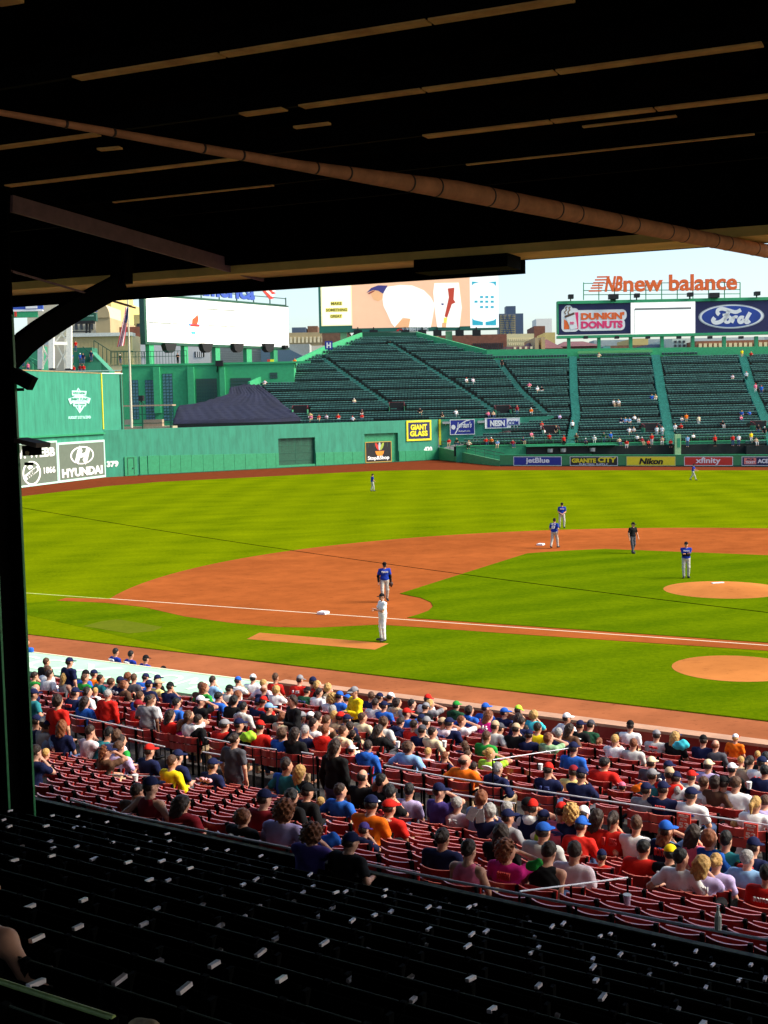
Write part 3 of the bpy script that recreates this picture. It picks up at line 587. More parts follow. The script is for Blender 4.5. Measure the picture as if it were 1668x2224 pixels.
for i, x in enumerate((1199, 1228, 1293)):
    c = bl(x, 985); mb = MB(); mb.tube([(0, 0, 0), (0, 0, .55)], [.42, .48], 12); o = mb.build('equipment_bin', STEELG, loc=BO+BR*(c[0])+BF*(Yf-1.7)+Vector((0, 0, 1.32))); tag(o, nth(i, 3)+' pale grey ball bin before the dark bullpen bench', 'bin', 'bins at the bullpen bench')
for xa_, xb_ in ((1355, 1370),):
    pass
gd = thing('bullpen_gate', 'pale green gate box between the bullpens beside yellow panel', 'gate', BO+BR*(bl(1475, 975)[0])+BF*(Yf-2.0), BRZ)
mb = MB(); mb.box((0, 0, 1.9), (.9, .8, 3.6)); mb.build('gate_box', mat('pale green box paint', (.28, .48, .22), .6), gd)
mb = MB(); mb.box((.1, -.42, 2.4), (.45, .05, 1.4)); mb.build('panel', GREENPAD, gd)
# ================================================================ building beside the wall corner, sign boards and their posts
def farface(x, depth, dirv=None):
    p = pxd(x, 800, depth); return Face(p, dirv if dirv is not None else BR)
F_BLD = farface(268, 223)
bd = F_BLD.thing('windowed_building', 'green painted building with tall window bays and pilasters behind the corner', 'building')
Z5 = lambda a, b: zoomp(a, b, (240, 620), 3.607)
def fbox(face, x0, y0, x1, y1, ya, yb, nm, m, par, z=Z5):
    b = face.box(*z(x0, y0), *z(x1, y1)); mb = MB(); mb.span((b[0], ya, b[2]), (b[1], yb, b[3])); return mb.build(nm, m, par)
b = F_BLD.box(268, 792, 640, 960); mb = MB(); mb.span((b[0], 0, 1), (b[1], 6, b[3])); mb.build('wall_face', GREENLT, bd)
mb = MB(); mb.span((b[0], -.2, b[3]-.05), (b[1]+3, .5, b[3]+.3)); mb.build('coping', GREENLT, bd)
for x0, x1, y0, in ((345, 395, 640), (612, 662, 640), (862, 903, 640)): fbox(F_BLD, x0, y0, x1, 1000, -.9, -.01, 'pilaster', GREENLT, bd)
for x0, y0, x1, y1, mm in ((155, 740, 222, 1050, BLUEGLASS), (275, 740, 347, 1060, BLUEGLASS), (412, 690, 490, 1060, BLUEGLASS), (672, 730, 836, 960, GREENGLASS), (940, 725, 1102, 880, GREENGLASS), (1248, 682, 1308, 730, GREENGLASS)):
    w = fbox(F_BLD, x0, y0, x1, y1, -.05, -.01, 'window', GREENDK, bd)
    nx = 3 if x1-x0 < 120 else 8; ny = max(2, int((y1-y0)/24)); a = F_BLD.box(*Z5(x0, y0), *Z5(x1, y1)); sx, sz = (a[1]-a[0])/nx, (a[3]-a[2])/ny
    pm = MB(); pm.box((0, 0, 0), (sx*.82, .04, sz*.78)); me = pm.mesh('pane')
    for i in range(nx):
        for j in range(ny): place('pane', me, mm, w, (a[0]+sx*(i+.5), -.08, a[2]+sz*(j+.5)))
# camera platform in front of it
F_PL = farface(320, 192)
pf = F_PL.thing('camera_platform', 'scaffold television platform with stacked boards behind the green wall', 'platform')
def pbox(x0, y0, x1, y1, ya, yb, nm, m, par=pf): return fbox(F_PL, x0, y0, x1, y1, ya, yb, nm, m, par)
pbox(110, 935, 500, 946, -2, 1.5, 'deck', TIMBER); mb = MB()
for x in (112, 262, 478, 490): b = F_PL.box(*Z5(x, 940), *Z5(x+6, 1115)); mb.span((b[0], -1.8, b[2]-.5), (b[0]+.15, -1.65, b[3]))
for y in (1005, 1075): b = F_PL.box(*Z5(180, y), *Z5(490, y+5)); mb.span((b[0], -1.75, b[2]), (b[1], -1.7, b[3]))
mb.build('scaffold', GREENDK, pf); pbox(270, 1050, 415, 1105, -1.2, .5, 'board_stack', TIMBER); pbox(120, 1050, 175, 1090, -1, .4, 'crate', mat('beige crate', (.40, .36, .25), .7), pf)
pbox(0, 1105, 500, 1130, -1.5, 3, 'base', mat('beige gravel roof', (.35, .31, .2), .9, .25), pf)
cm = F_PL.thing('television_camera', 'dark television camera on a tripod on the scaffold platform', 'camera')
fbox(F_PL, 228, 862, 262, 905, -1, .4, 'camera_body', BLACK, cm); mb = MB(); b = F_PL.at(*Z5(245, 905)); c = F_PL.at(*Z5(245, 936))
for dx, dy in ((-.5, -.3), (.5, -.3), (0, .4)): mb.beam((b[0], -.4, b[1]), (b[0]+dx, -.4+dy, c[1]), .07)
mb.build('tripod', BLACK, cm)
# flag pole and flag
fp = pxd(*Z5(165, 1110), 188); ft_ = pxd(*Z5(133, 60), 188)
F_FL = Face(fp, BR); pole = F_FL.thing('flagpole', 'tall pale flagpole standing on the wall corner', 'flagpole')
b = F_FL.at(*Z5(165, 1115)); c = F_FL.at(*Z5(135, 40)); mb = MB(); mb.tube([(b[0], 0, b[1]), ((b[0]*2+c[0])/3, 0, (b[1]*2+c[1])/3), (c[0], 0, c[1]+6)], [.20, .16, .08], 10); mb.build('pole', mat('cream pole paint', (.55, .52, .38), .5), pole)
fl = F_FL.thing('flag', 'hanging red, white and blue striped flag on tall pole', 'flag')
for i in range(9):
    mb = MB(); u0, u1 = i/9, (i+1)/9; pts = []
    for q_ in np.linspace(0, 1, 9):
        pts.append((q_, 132-58*q_**1.2, 175+295*q_))
    def fpnt(q_, w):
        xc = 134-52*q_**1.25; half = 13+13*q_; x = xc-half+2*half*w; y = 172+300*q_+10*(1-w)*q_
        a = F_FL.at(*Z5(x, y)); return (a[0], -.35-.25*math.sin(7*w+3*q_), a[1])
    vs = []; fs = []; nq = 10
    for j in range(nq+1): vs += [fpnt(j/nq, u0), fpnt(j/nq, u1)]
    cut = 4 if i > 3 else 0
    fs = [(2*j, 2*j+1, 2*j+3, 2*j+2) for j in range(nq) if j >= cut]
    mb.add(vs, fs); mb.build('stripe', (mat('flag red', (.50, .03, .05), .8) if i % 2 == 0 else mat('flag white', (.75, .75, .75), .8)), fl)
    if cut:
        mb = MB(); mb.add(vs, [(2*j, 2*j+1, 2*j+3, 2*j+2) for j in range(cut)]); mb.build('canton', mat('flag blue', (.03, .05, .25), .8, .5, 12), fl)
# big white board on posts
DL, DR = 229.0, 262.0; pL, pR = pxd(318, 700, DL), pxd(626.7, 705, DR); F_WB = Face(pL, pR-pL)
wb = F_WB.thing('score_board', 'large blank white electronic board with a small ship picture', 'scoreboard')
wl = (pR-pL).to_2d().length; ztl, zbl = F_WB.at(318, 642)[1], F_WB.at(318, 742)[1]
mb = MB(); mb.span((0, 0, zbl), (wl, 1.0, ztl)); mb.build('screen', SCREENWHITE, wb)
mb = MB(); mb.span((-.5, -.1, zbl-.5), (wl, 1.2, zbl)); mb.span((-.55, -.1, zbl), (0, 1.2, ztl+.2)); mb.span((0, -.1, ztl), (wl, 1.2, ztl+.25)); mb.build('frame', GREENDK, wb)
def wbb(x0, y0, x1, y1, nm, m, d=.05, par=wb): return fbox(F_WB, x0, y0, x1, y1, -d, -.005, nm, m, par)
LINE = mat('dark screen line', (.06, .08, .07), .6)
for l in ((300, 288, 380, 293), (394, 293, 474, 298), (488, 297, 566, 302), (768, 312, 832, 319), (852, 316, 914, 323), (934, 320, 996, 327), (740, 182, 1014, 200)):
    a_ = F_WB.at(*Z5(l[0], l[1]+2)); b_ = F_WB.at(*Z5(l[2], (l[1]+4 if l[0] != 740 else l[3]))); mb = MB(); mb.beam((a_[0], -.03, a_[1]), (b_[0], -.03, b_[1]), .05, .16); mb.build('score_line', LINE, wb)
GL = mat('pale grey screen line', (.45, .48, .47), .6)
for x in (395, 490, 770, 852, 935): wbb(x, 325 if x > 700 else 300, x+3, 430, 'column_line', GL, .03)
wbb(610, 300, 700, 318, 'picture_sea', mat('screen blue', (.10, .25, .60), .6), .04); wbb(625, 306, 695, 322, 'picture_hull', REDPANEL, .06); wbb(632, 362, 665, 380, 'picture_dot', mat('screen cyan', (.05, .60, .75), .6), .05)
mb = MB(); mb.prism([F_WB.at(*Z5(*p)) for p in ((637, 302), (640, 262), (660, 250), (680, 228), (688, 260), (684, 285), (676, 305))], -.09, -.05); mb.build('picture_sail', mat('screen brown red', (.45, .08, .02), .6), wb)
for x0, x1 in ((308, 345), (583, 612), (826, 862), (1070, 1110), (1282, 1312)):
    b_ = F_WB.box(*Z5(x0, 455), *Z5(x1, 620)); mb = MB(); mb.span((b_[0], .1, b_[2]-8), (b_[1], 1.1, zbl-.5)); mb.build('post', GREENLT, wb)
for i, x in enumerate((447, 735, 980, 1222, 1355)):
    a_ = F_WB.at(*Z5(x, 480)); r_ = 1.2 if i < 4 else .5; t = F_WB.thing('floodlight', nth(i, 5)+' black floodlight hanging under the big white board', 'floodlight', 'floodlights under the white board')
    mb = MB(); mb.prism([(a_[0]-r_*1.3, a_[1]+.5*r_), (a_[0]+r_*1.3, a_[1]+.5*r_), (a_[0]+.9*r_, a_[1]-.6*r_), (a_[0]+.3*r_, a_[1]-.95*r_), (a_[0]-.3*r_, a_[1]-.95*r_), (a_[0]-.9*r_, a_[1]-.6*r_)], -.9, .3); mb.build('housing', BLACK, t); mb = MB(); mb.span((a_[0]-.1, -.4, a_[1]), (a_[0]+.1, 0, zbl-.3)); mb.build('arm', BLACK, t)
sg = F_WB.thing('roof_sign', 'tall blue lettering and striped emblem standing above the white board', 'sign')
BLUELET = mat('royal blue letter', (.03, .08, .40), .5)
b_ = F_WB.box(*Z5(140, -42), *Z5(1140, 100)); text('lettering', 'Bank of America', sg, b_[0], b_[1], F_WB.at(*Z5(900, 95))[1], F_WB.at(*Z5(900, -40))[1], .5, BLUELET, .04, thick=.3)
mb = MB(); mb.beam((0, .6, ztl+.4), (wl, .6, ztl+.4), .2); mb.beam((0, .6, ztl+1.8), (wl, .6, ztl+1.8), .15)
for i in range(9): mb.beam((wl*i/8, .6, ztl), (wl*i/8, .6, ztl+2), .18)
mb.build('support_frame', GREENDK, sg)
for i, mm in enumerate((REDPANEL, WHITE, REDPANEL, WHITE, REDPANEL)):
    o_ = i*24; mb = MB(); mb.prism([F_WB.at(*Z5(*p)) for p in ((1200+o_, 40-o_*.05), (1222+o_, 40-o_*.05), (1278+o_*.3+12, 100-o_*.8), (1258+o_*.3, 108-o_*.8))], .3, .45); mb.build('emblem_stripe', mm, sg)
# building behind: balcony railing, white house walls, blue roof
F_B2 = farface(268, 270)
bk = F_B2.thing('white_house', 'white building with small barred windows behind the railing', 'building')
fbox(F_B2, 165, 450, 780, 625, 0, 8, 'wall', mat('white siding', (.62, .62, .60), .7, .06, 3), bk)
fbox(F_B2, 780, 465, 1560, 625, .3, 8, 'clapboard_wall', mat('grey clapboard', (.36, .38, .36), .7, .1, 3), bk)
for i in range(11): fbox(F_B2, 780, 470+i*14, 1300, 473+i*14, .2, .29, 'clapboard', mat('clapboard edge', (.22, .24, .24), .7), bk)
for x0, x1 in ((222, 305), (658, 735)):
    w = fbox(F_B2, x0, 518, x1, 562, -.08, -.01, 'window', BLACK, bk); a_ = F_B2.box(*Z5(x0, 518), *Z5(x1, 562))
    for i in range(1, 5): mb = MB(); x = a_[0]+(a_[1]-a_[0])*i/5; mb.span((x-.1, -.14, a_[2]), (x+.1, -.085, a_[3])); mb.build('bar', WHITE, w)
b_ = [F_B2.at(*Z5(*p)) for p in ((1300, 475), (1380, 488), (1540, 570), (1540, 615), (1180, 615), (1180, 475))]; mb = MB(); mb.prism(b_, -.5, 6); mb.build('blue_roof', mat('slate blue roof', (.10, .17, .24), .6, .15, 6), bk)
rl = thing('balcony_railing', 'grey green railing along the flat roof below the white board', 'railing', F_BLD.p, F_BLD.rz); mb = MB(); b_ = F_BLD.box(*Z5(0, 515), *Z5(590, 605))
for i in range(26): x = b_[0]+(b_[1]-b_[0])*i/25; mb.beam((x, 1, b_[2]-.4), (x, 1, b_[3]), .07)
for z in (b_[3], (b_[2]*.45+b_[3]*.55)): mb.beam((b_[0], 1, z), (b_[1], 1, z), .09)
mb.build('rail', GREENDK, rl)
t = F_BLD.thing('barrier_sign', 'small red and yellow barrier board on the flat roof', 'barrier'); b_ = F_BLD.box(*Z5(1225, 578), *Z5(1278, 603)); xm = (b_[0]*.55+b_[1]*.45)
mb = MB(); mb.span((b_[0], .5, b_[2]), (xm, .7, b_[3])); mb.build('red_board', REDPANEL, t); mb = MB(); mb.span((xm, .5, b_[2]), (b_[1], .7, b_[3])); mb.build('yellow_board', YELLOW, t)
t = F_BLD.thing('floodlight', 'black floodlight clamped to the parapet of the green building', 'floodlight'); c = F_BLD.at(*Z5(858, 612)); mb = MB(); mb.box((c[0], -.8, c[1]), (1.3, .9, 1.0)); mb.build('housing', BLACK, t); mb = MB(); mb.beam((c[0]-.3, -.8, c[1]-.4), (c[0]-.6, 0, c[1]-1.5), .15); mb.build('arm', BLACK, t)
# --- cream corrugated building, stairs and seats on top of the tall wall
F_T = farface(150, 198)
Z6 = lambda a, b: zoomp(a, b, (0, 620), 5.184)
def tb(face, x0, y0, x1, y1, ya, yb, nm, m, par): return fbox(face, x0, y0, x1, y1, ya, yb, nm, m, par, Z6)
F_T2 = farface(150, 230)
cb = F_T2.thing('corrugated_building', 'cream corrugated metal building behind the wall top seats', 'building')
CREAM = mat('cream corrugated metal', (.62, .52, .27), .6, .06, 3)
tb(F_T2, 800, 560, 1490, 960, 0, 8, 'wall', CREAM, cb); tb(F_T2, 780, 535, 1490, 575, -.6, 3, 'roof_edge', mat('pale roof edge', (.60, .62, .55), .5), cb)
a_ = F_T2.box(*Z6(800, 575), *Z6(1490, 900)); rm = MB(); rm.box((0, 0, 0), (.12, .14, a_[3]-a_[2])); rme = rm.mesh('rib')
for i in range(44): place('rib', rme, mat('cream rib', (.54, .44, .20), .6), cb, (a_[0]+(a_[1]-a_[0])*(i+.5)/44, -.075, (a_[2]+a_[3])/2))
ms = F_T.thing('wall_top_terrace', 'green stepped terrace with stair walls on top of the tall wall', 'terrace')
GT = mat('terrace green paint', (.03, .22, .12), .6, .1)
tb(F_T, -200, 862, 372, 985, -.3, 5, 'lower_step', GT, ms); tb(F_T, 805, 868, 1140, 985, -.3, 5, 'lower_step', GT, ms)
tb(F_T, -200, 680, 445, 990, 1.2, 5, 'upper_step', GT, ms); tb(F_T, 805, 695, 1022, 990, 1.2, 5, 'upper_step', mat('terrace dark green', (.018, .15, .085), .6), ms)
tb(F_T, 402, 455, 442, 700, 1, 3, 'post', GREENDK, ms)
mb = MB(); mb.prism([F_T.at(*Z6(*p)) for p in ((1022, 745), (1230, 960), (1230, 985), (1022, 985))], 0, 4); mb.build('stair_wall', GT, ms); mb = MB(); mb.prism([F_T.at(*Z6(*p)) for p in ((445, 860), (250, 770), (250, 985), (445, 985))], .4, 1.1); mb.build('stair_wall', GT, ms)
mb = MB()
for pts in (((935, 690), (1235, 965)), ((1060, 620), (1250, 740)), ((1250, 740), (1500, 740)), ((250, 770), (460, 940)), ((415, 670), (600, 840))):
    a_, b_ = F_T.at(*Z6(*pts[0])), F_T.at(*Z6(*pts[1])); mb.beam((a_[0], -.2, a_[1]), (b_[0], -.2, b_[1]), .12)
for x, y0, y1 in ((1060, 620, 720), (1110, 650, 780), (1160, 685, 830), (1205, 712, 870), (1250, 740, 890), (1320, 740, 900), (1400, 740, 890)):
    a_, b_ = F_T.at(*Z6(x, y0)), F_T.at(*Z6(x, y1)); mb.beam((a_[0], -.2, a_[1]), (b_[0], -.2, b_[1]), .1)
mb.build('handrail', GREENDK, ms)
mb = MB(); a_ = F_T.box(*Z6(-100, 968), *Z6(1380, 978)); mb.span((a_[0], -1.3, a_[2]), (a_[1], -1.15, a_[3])); mb.build('counter', OFFWHITE, ms)
# white lattice light tower
F_LT = farface(120, 190)
lt = F_LT.thing('lattice_tower', 'white steel lattice light tower standing on the tall green wall', 'light tower')
def lp(x, y, dy=0.0): a_ = F_LT.at(*Z6(x, y)); return Vector((a_[0], dy, a_[1]))
for x, top, dy in ((458, 430, 0), (605, 430, -1.2), (780, 40, 0), (540, 430, 2.2), (700, 40, 2.2)):
    mb = MB(); mb.beam(lp(x, 940, dy), lp(x, top, dy), .75 if dy <= 0 else .45); mb.build('leg', STEELW, lt)
for x0, y0, x1, y1, da, db in ((458, 440, 790, 440, 0, 0), (458, 655, 605, 655, 0, -1.2), (605, 655, 785, 655, -1.2, 0), (540, 640, 700, 640, 2.2, 2.2)):
    mb = MB(); mb.beam(lp(x0, y0, da), lp(x1, y1, db), .45); mb.build('crossbar', STEELW, lt)
for x0, y0, x1, y1 in ((470, 450, 590, 640), (590, 450, 470, 640), (620, 450, 770, 640), (770, 450, 620, 640), (470, 670, 590, 930), (590, 670, 470, 930), (640, 670, 765, 925), (765, 690, 640, 925), (660, 280, 775, 430), (775, 250, 610, 420), (560, 440, 700, 40), (700, 430, 640, 200)):
    mb = MB(); mb.beam(lp(x0, y0, .1), lp(x1, y1, .1), .2); mb.build('brace', STEELW, lt)
mb = MB(); a_ = lp(665, 495, 1.0); mb.tube([a_, a_+Vector((0, 1.0, 0))], 1.2, 14); mb.build('lamp', mat('ivory lamp', (.6, .58, .45), .5), lt)
tb(F_LT, 580, 935, 640, 952, -1.6, -.6, 'foot', BLACK, lt); tb(F_LT, 740, 935, 800, 952, -.4, .4, 'foot', BLACK, lt)
# signs behind the tower
F_MJ = farface(170, 236)
mj = F_MJ.thing('roof_billboard', 'white billboard with red, navy and triangle emblem on green base', 'billboard')
tb(F_MJ, 770, 100, 1080, 300, 0, 1, 'navy_board', mat('dark navy board', (.02, .035, .14), .5), mj)
mb = MB(); mb.prism([F_MJ.at(*Z6(*p)) for p in ((775, 120), (1020, 110), (1048, 290), (775, 320))], -.15, -.01); mb.build('white_board', WHITE, mj)
mb = MB(); mb.prism([F_MJ.at(*Z6(*p)) for p in ((885, 212), (930, 130), (972, 205))], -.3, -.16); mb.build('emblem', mat('dark navy board', (.02, .035, .14), .5), mj)
mb = MB(); mb.prism([F_MJ.at(*Z6(*p)) for p in ((805, 235), (840, 235), (862, 120), (830, 120))], -.3, -.16); mb.build('emblem', REDPANEL, mj)
b_ = F_MJ.box(*Z6(795, 232), *Z6(985, 282)); text('lettering', 'Majestic', mj, *b_, -.2, BLACK, .02); 
tb(F_MJ, 780, 310, 1085, 405, -.3, 1, 'green_base', GREENDK, mj); b_ = F_MJ.box(*Z6(840, 335), *Z6(1060, 355)); text('lettering', 'majesticathletic.com', mj, *b_, -.35, OFFWHITE, .02)
tb(F_MJ, 790, 398, 1060, 430, -.4, 1, 'underside', BLACK, mj)
mb = MB()
for x in (975, 1005): a_, b_ = F_MJ.at(*Z6(x, 425)), F_MJ.at(*Z6(x-20 if x == 975 else x+8, 720)); mb.beam((a_[0], .3, a_[1]), (b_[0], .3, b_[1]), .3)
for y in (520, 560): a_, b_ = F_MJ.at(*Z6(800, y)), F_MJ.at(*Z6(1020, y)); mb.beam((a_[0], .3, a_[1]), (b_[0], .3, b_[1]), .2)
mb.build('support_frame', BLACK, mj)
bs = F_MJ.thing('roof_billboard', 'blue and white billboard over a green strip beside the pillar', 'billboard')
tb(F_MJ, 100, 190, 480, 275, 0, .6, 'blue_board', BLUELET, bs); tb(F_MJ, 100, 270, 480, 292, -.1, .6, 'white_strip', WHITE, bs); tb(F_MJ, 100, 290, 420, 360, 0, .6, 'green_board', GREENLT, bs)
tb(F_MJ, 165, 295, 190, 350, -.2, -.05, 'red_mark', REDPANEL, bs); tb(F_MJ, 290, 215, 420, 260, -.2, -.05, 'white_mark', WHITE, bs)
rb = F_MJ.thing('banner', 'orange red banner hanging beside the tower on the wall terrace', 'banner'); tb(F_T, 350, 540, 392, 672, 2, 2.1, 'cloth', mat('orange red banner cloth', (.75, .12, .03), .7), rb); rb.location = F_T.p; rb.rotation_euler = (0, 0, F_T.rz)
# ================================================================ video board
F_VB = farface(691, 258)
vb = F_VB.thing('video_board', 'huge lit video screen showing a baseball player in white', 'screen')
Z7 = lambda a, b: zoomp(a, b, (680, 600), 3.95)
def vx(x0, y0, x1, y1, ya, yb, nm, m, par=vb): return fbox(F_VB, x0, y0, x1, y1, ya, yb, nm, m, par, Z7)
def vp(pts, ya, yb, nm, m): mb = MB(); mb.prism([F_VB.at(*Z7(*p)) for p in pts], ya, yb); return mb.build(nm, m, vb)
E_ = lambda n, c, e=.8: mat(n, tuple(v*.8 for v in c), .6, .03, .3, emit=e*.42)
vx(45, -160, 1590, 470, .02, 2.5, 'cabinet', mat('video board green', (.02, .15, .10), .5)); vx(65, -150, 330, 425, -.05, .01, 'side_screen', E_('screen cream', (.95, .88, .45), .8))
vx(75, -140, 322, 418, -.10, -.051, 'side_screen_face', E_('screen ivory', (.95, .93, .72), .8)); vx(330, -150, 1345, 438, -.05, .01, 'picture', E_('screen clay', (.85, .50, .31), .75)); vx(1345, -150, 1590, 442, -.05, .01, 'side_screen', E_('screen white', (.93, .93, .90), .8))
for s_, y0, y1, x0, x1 in (('MAKE', 222, 246, 155, 245), ('SOMETHING', 277, 301, 112, 292), ('GREAT', 331, 355, 150, 245)):
    vx(x0-4, y0-4, x1+4, y1+4, -.13, -.101, 'caption_block', E_('screen yellow', (.85, .72, .12), .7)); b_ = F_VB.box(*Z7(x0, y0), *Z7(x1, y1)); text('lettering', s_, vb, *b_, -.16, mat('dark caption', (.12, .10, .02), .6), .02)
EW = E_('screen player white', (.93, .90, .80), .85)
vp([(610, 120), (640, 90), (750, 75), (850, 80), (950, 120), (1010, 180), (1042, 240), (1030, 330), (1010, 438), (820, 438), (835, 365), (770, 355), (700, 438), (670, 400), (640, 330), (605, 260), (595, 190)], -.09, -.051, 'player_shirt', EW)
vp([(495, 120), (520, 100), (585, 110), (600, 190), (560, 215), (520, 200), (500, 165)], -.09, -.051, 'player_face', E_('screen skin', (.80, .42, .20), .7))
vp([(458, 142), (500, 100), (560, 78), (640, 80), (600, 150), (560, 125), (520, 118)], -.12, -.091, 'player_cap', E_('screen navy', (.06, .05, .22), .4)); vp([(470, 145), (530, 118), (525, 130), (480, 155)], -.14, -.121, 'cap_brim', E_('screen maroon', (.30, .04, .05), .4))
vp([(700, 438), (760, 370), (835, 365), (820, 438)], -.12, -.091, 'player_arm', E_('screen skin', (.80, .42, .20), .7))
vp([(1040, 60), (1250, 55), (1275, 270), (1255, 438), (1065, 438), (1045, 300), (1030, 140)], -.09, -.051, 'player_trousers', EW)
vp([(1155, 105), (1212, 98), (1205, 200), (1222, 225), (1190, 240), (1150, 355), (1128, 345), (1165, 180)], -.12, -.091, 'player_sock', E_('screen red', (.55, .06, .03), .5)); vp([(1100, 232), (1122, 234), (1118, 248), (1102, 246)], -.12, -.091, 'belt_mark', E_('screen navy', (.06, .05, .22), .4))
vp([(1122, 355), (1152, 355), (1145, 400), (1120, 400)], -.12, -.091, 'player_wrist', E_('screen yellow', (.85, .72, .12), .7)); vp([(1108, 400), (1145, 400), (1140, 438), (1105, 438)], -.12, -.091, 'player_hand', E_('screen skin', (.80, .42, .20), .7))
EC = E_('screen cyan', (.03, .70, .78), .7)
vp([(1365, 360), (1380, 375), (1457, 392), (1457, 420), (1367, 420)], -.09, -.051, 'cyan_corner', EC); vp([(1480, 392), (1550, 378), (1570, 362), (1570, 420), (1480, 420)], -.09, -.051, 'cyan_corner', EC); vp([(1362, 45), (1425, 50), (1380, 62), (1364, 80)], -.09, -.051, 'cyan_corner', EC); vp([(1570, 45), (1505, 50), (1550, 62), (1568, 85)], -.09, -.051, 'cyan_corner', EC)
for j, y in enumerate((178, 218, 264)):
    for i, x in enumerate((1398, 1445, 1490, 1537)):
        if i == 0 and j != 1: continue
        vx(x-13, y-9, x+13, y+9, -.09, -.051, 'cyan_block', EC)
b_ = F_VB.box(*Z7(765, 440), *Z7(990, 468)); text('lettering', 'MITSUBISHI ELECTRIC', vb, *b_, -.02, WHITE, .03); c = F_VB.at(*Z7(745, 452))
mb = MB(); h_ = .9
for a_ in (90, 210, 330): q1 = (c[0]+h_*.5*math.cos(R(a_)), c[1]+h_*.5*math.sin(R(a_))); mb.prism(ell(q1[0], q1[1], h_*.5, h_*.28, 4, rot=R(a_)), -.05, .015)
mb.build('logo_mark', REDPANEL, vb)
for x0, x1 in ((235, 290), (1140, 1195)): vx(x0, 470, x1, 640, .3, 1.8, 'post', mat('pale green post', (.16, .36, .16), .6))
for x0, y0, x1, y1 in ((300, 480, 360, 560), (360, 480, 300, 560), (230, 475, 420, 475), (860, 480, 920, 540), (920, 475, 860, 540), (650, 480, 720, 530)):
    a_, b_ = F_VB.at(*Z7(x0, y0)), F_VB.at(*Z7(x1, y1)); mb = MB(); mb.beam((a_[0], 1, a_[1]), (b_[0], 1, b_[1]), .25); mb.build('brace', GREENDK, vb)
for i, x in enumerate((385, 520, 790, 935, 1065, 1255, 1400)):
    t = F_VB.thing('floodlight', nth(i, 7)+' black floodlight under the huge video screen', 'floodlight', 'floodlights under the video screen'); c = F_VB.at(*Z7(x, 488)); mb = MB(); mb.box((c[0], -.6, c[1]), (1.7, .9, 1.2)); mb.build('housing', BLACK, t); mb = MB(); mb.span((c[0]-.1, -.6, c[1]), (c[0]+.1, .3, c[1]+1.2)); mb.build('arm', BLACK, t)
# ================================================================ right hand board with three panels and roof lettering
F_RB = farface(1212, 246); Z1 = lambda a, b: zoomp(a, b, (1080, 580), 2.821)
def rx_(x0, y0, x1, y1, ya, yb, nm, m, par): return fbox(F_RB, x0, y0, x1, y1, ya, yb, nm, m, par, Z1)
rbd = F_RB.thing('triple_board', 'long board of three panels on green posts above the bleachers', 'scoreboard')
rx_(368, 196, 1780, 214, -.4, 1.5, 'top_frame', GREENLT, rbd); rx_(368, 408, 1780, 424, -.4, 1.5, 'bottom_frame', GREENLT, rbd); rx_(368, 212, 374, 410, -.3, 1.5, 'end_frame', GREENLT, rbd)
rx_(374, 210, 817, 411, -.1, 1.2, 'navy_panel', NAVYPANEL, rbd); rx_(817, 199, 1210, 411, -.35, 1.2, 'white_panel', SCREENWHITE, rbd); rx_(1210, 206, 1780, 409, -.1, 1.2, 'navy_panel', NAVYPANEL, rbd)
rx_(840, 250, 1185, 261, -.42, -.36, 'score_line', mat('grey screen line', (.18, .19, .19), .6), rbd); rx_(838, 258, 842, 408, -.39, -.36, 'column_line', mat('pale column line', (.7, .68, .64), .6), rbd)
def z1b(x0, y0, x1, y1): return F_RB.box(*Z1(x0, y0), *Z1(x1, y1))
# doughnut panel
halo = MB(); b_ = z1b(395, 260, 795, 390)
def rr(b, r, n=5):
    x0, x1, z0, z1 = b; P = []
    for cx_, cz_, a0 in ((x1-r, z1-r, 0), (x0+r, z1-r, 90), (x0+r, z0+r, 180), (x1-r, z0+r, 270)):
        P += [(cx_+r*math.cos(R(a0+90*i/n)), cz_+r*math.sin(R(a0+90*i/n))) for i in range(n+1)]
    return P
halo.prism(rr(z1b(392, 252, 500, 397), .9), -.16, -.11); halo.prism(rr(z1b(470, 262, 792, 330), .9), -.158, -.11); halo.prism(rr(z1b(490, 318, 782, 390), .9), -.162, -.11); halo.prism(rr(z1b(407, 234, 462, 300), .9), -.164, -.11); halo.build('white_outline', WHITE, rbd)
b_ = z1b(512, 278, 778, 322); text('lettering', "DUNKIN'", rbd, *b_, -.19, ORANGE, .06); b_ = z1b(512, 330, 768, 376); text('lettering', 'DONUTS', rbd, *b_, -.19, PINK, .06)
rx_(472, 278, 496, 380, -.18, -.17, 'pink_block', PINK, rbd); mb = MB(); mb.prism([F_RB.at(*Z1(*p)) for p in ((408, 320), (440, 340), (440, 382), (408, 382))], -.18, -.17); mb.build('orange_block', ORANGE, rbd)
mb = MB(); mb.prism([F_RB.at(*Z1(*p)) for p in ((415, 300), (475, 280), (490, 375), (450, 385))], -.22, -.185); mb.build('cup', WHITE, rbd); mb = MB(); mb.prism([F_RB.at(*Z1(*p)) for p in ((410, 300), (470, 278), (474, 290), (416, 312))], -.25, -.221); mb.build('cup_lid', mat('brown coffee', (.10, .05, .03), .6), rbd)
b_ = z1b(445, 336, 470, 352); text('lettering', 'DD', rbd, *b_, -.24, PINK, .05)
for o_ in (0, 20): curvebar([F_RB.at(*Z1(*p)) for p in ((418+o_, 290), (412+o_, 276), (424+o_, 264), (418+o_, 250), (428+o_, 244))], .25, -.2, -.18).build('steam_curl', mat('steam brown', (.25, .15, .08), .6), rbd)
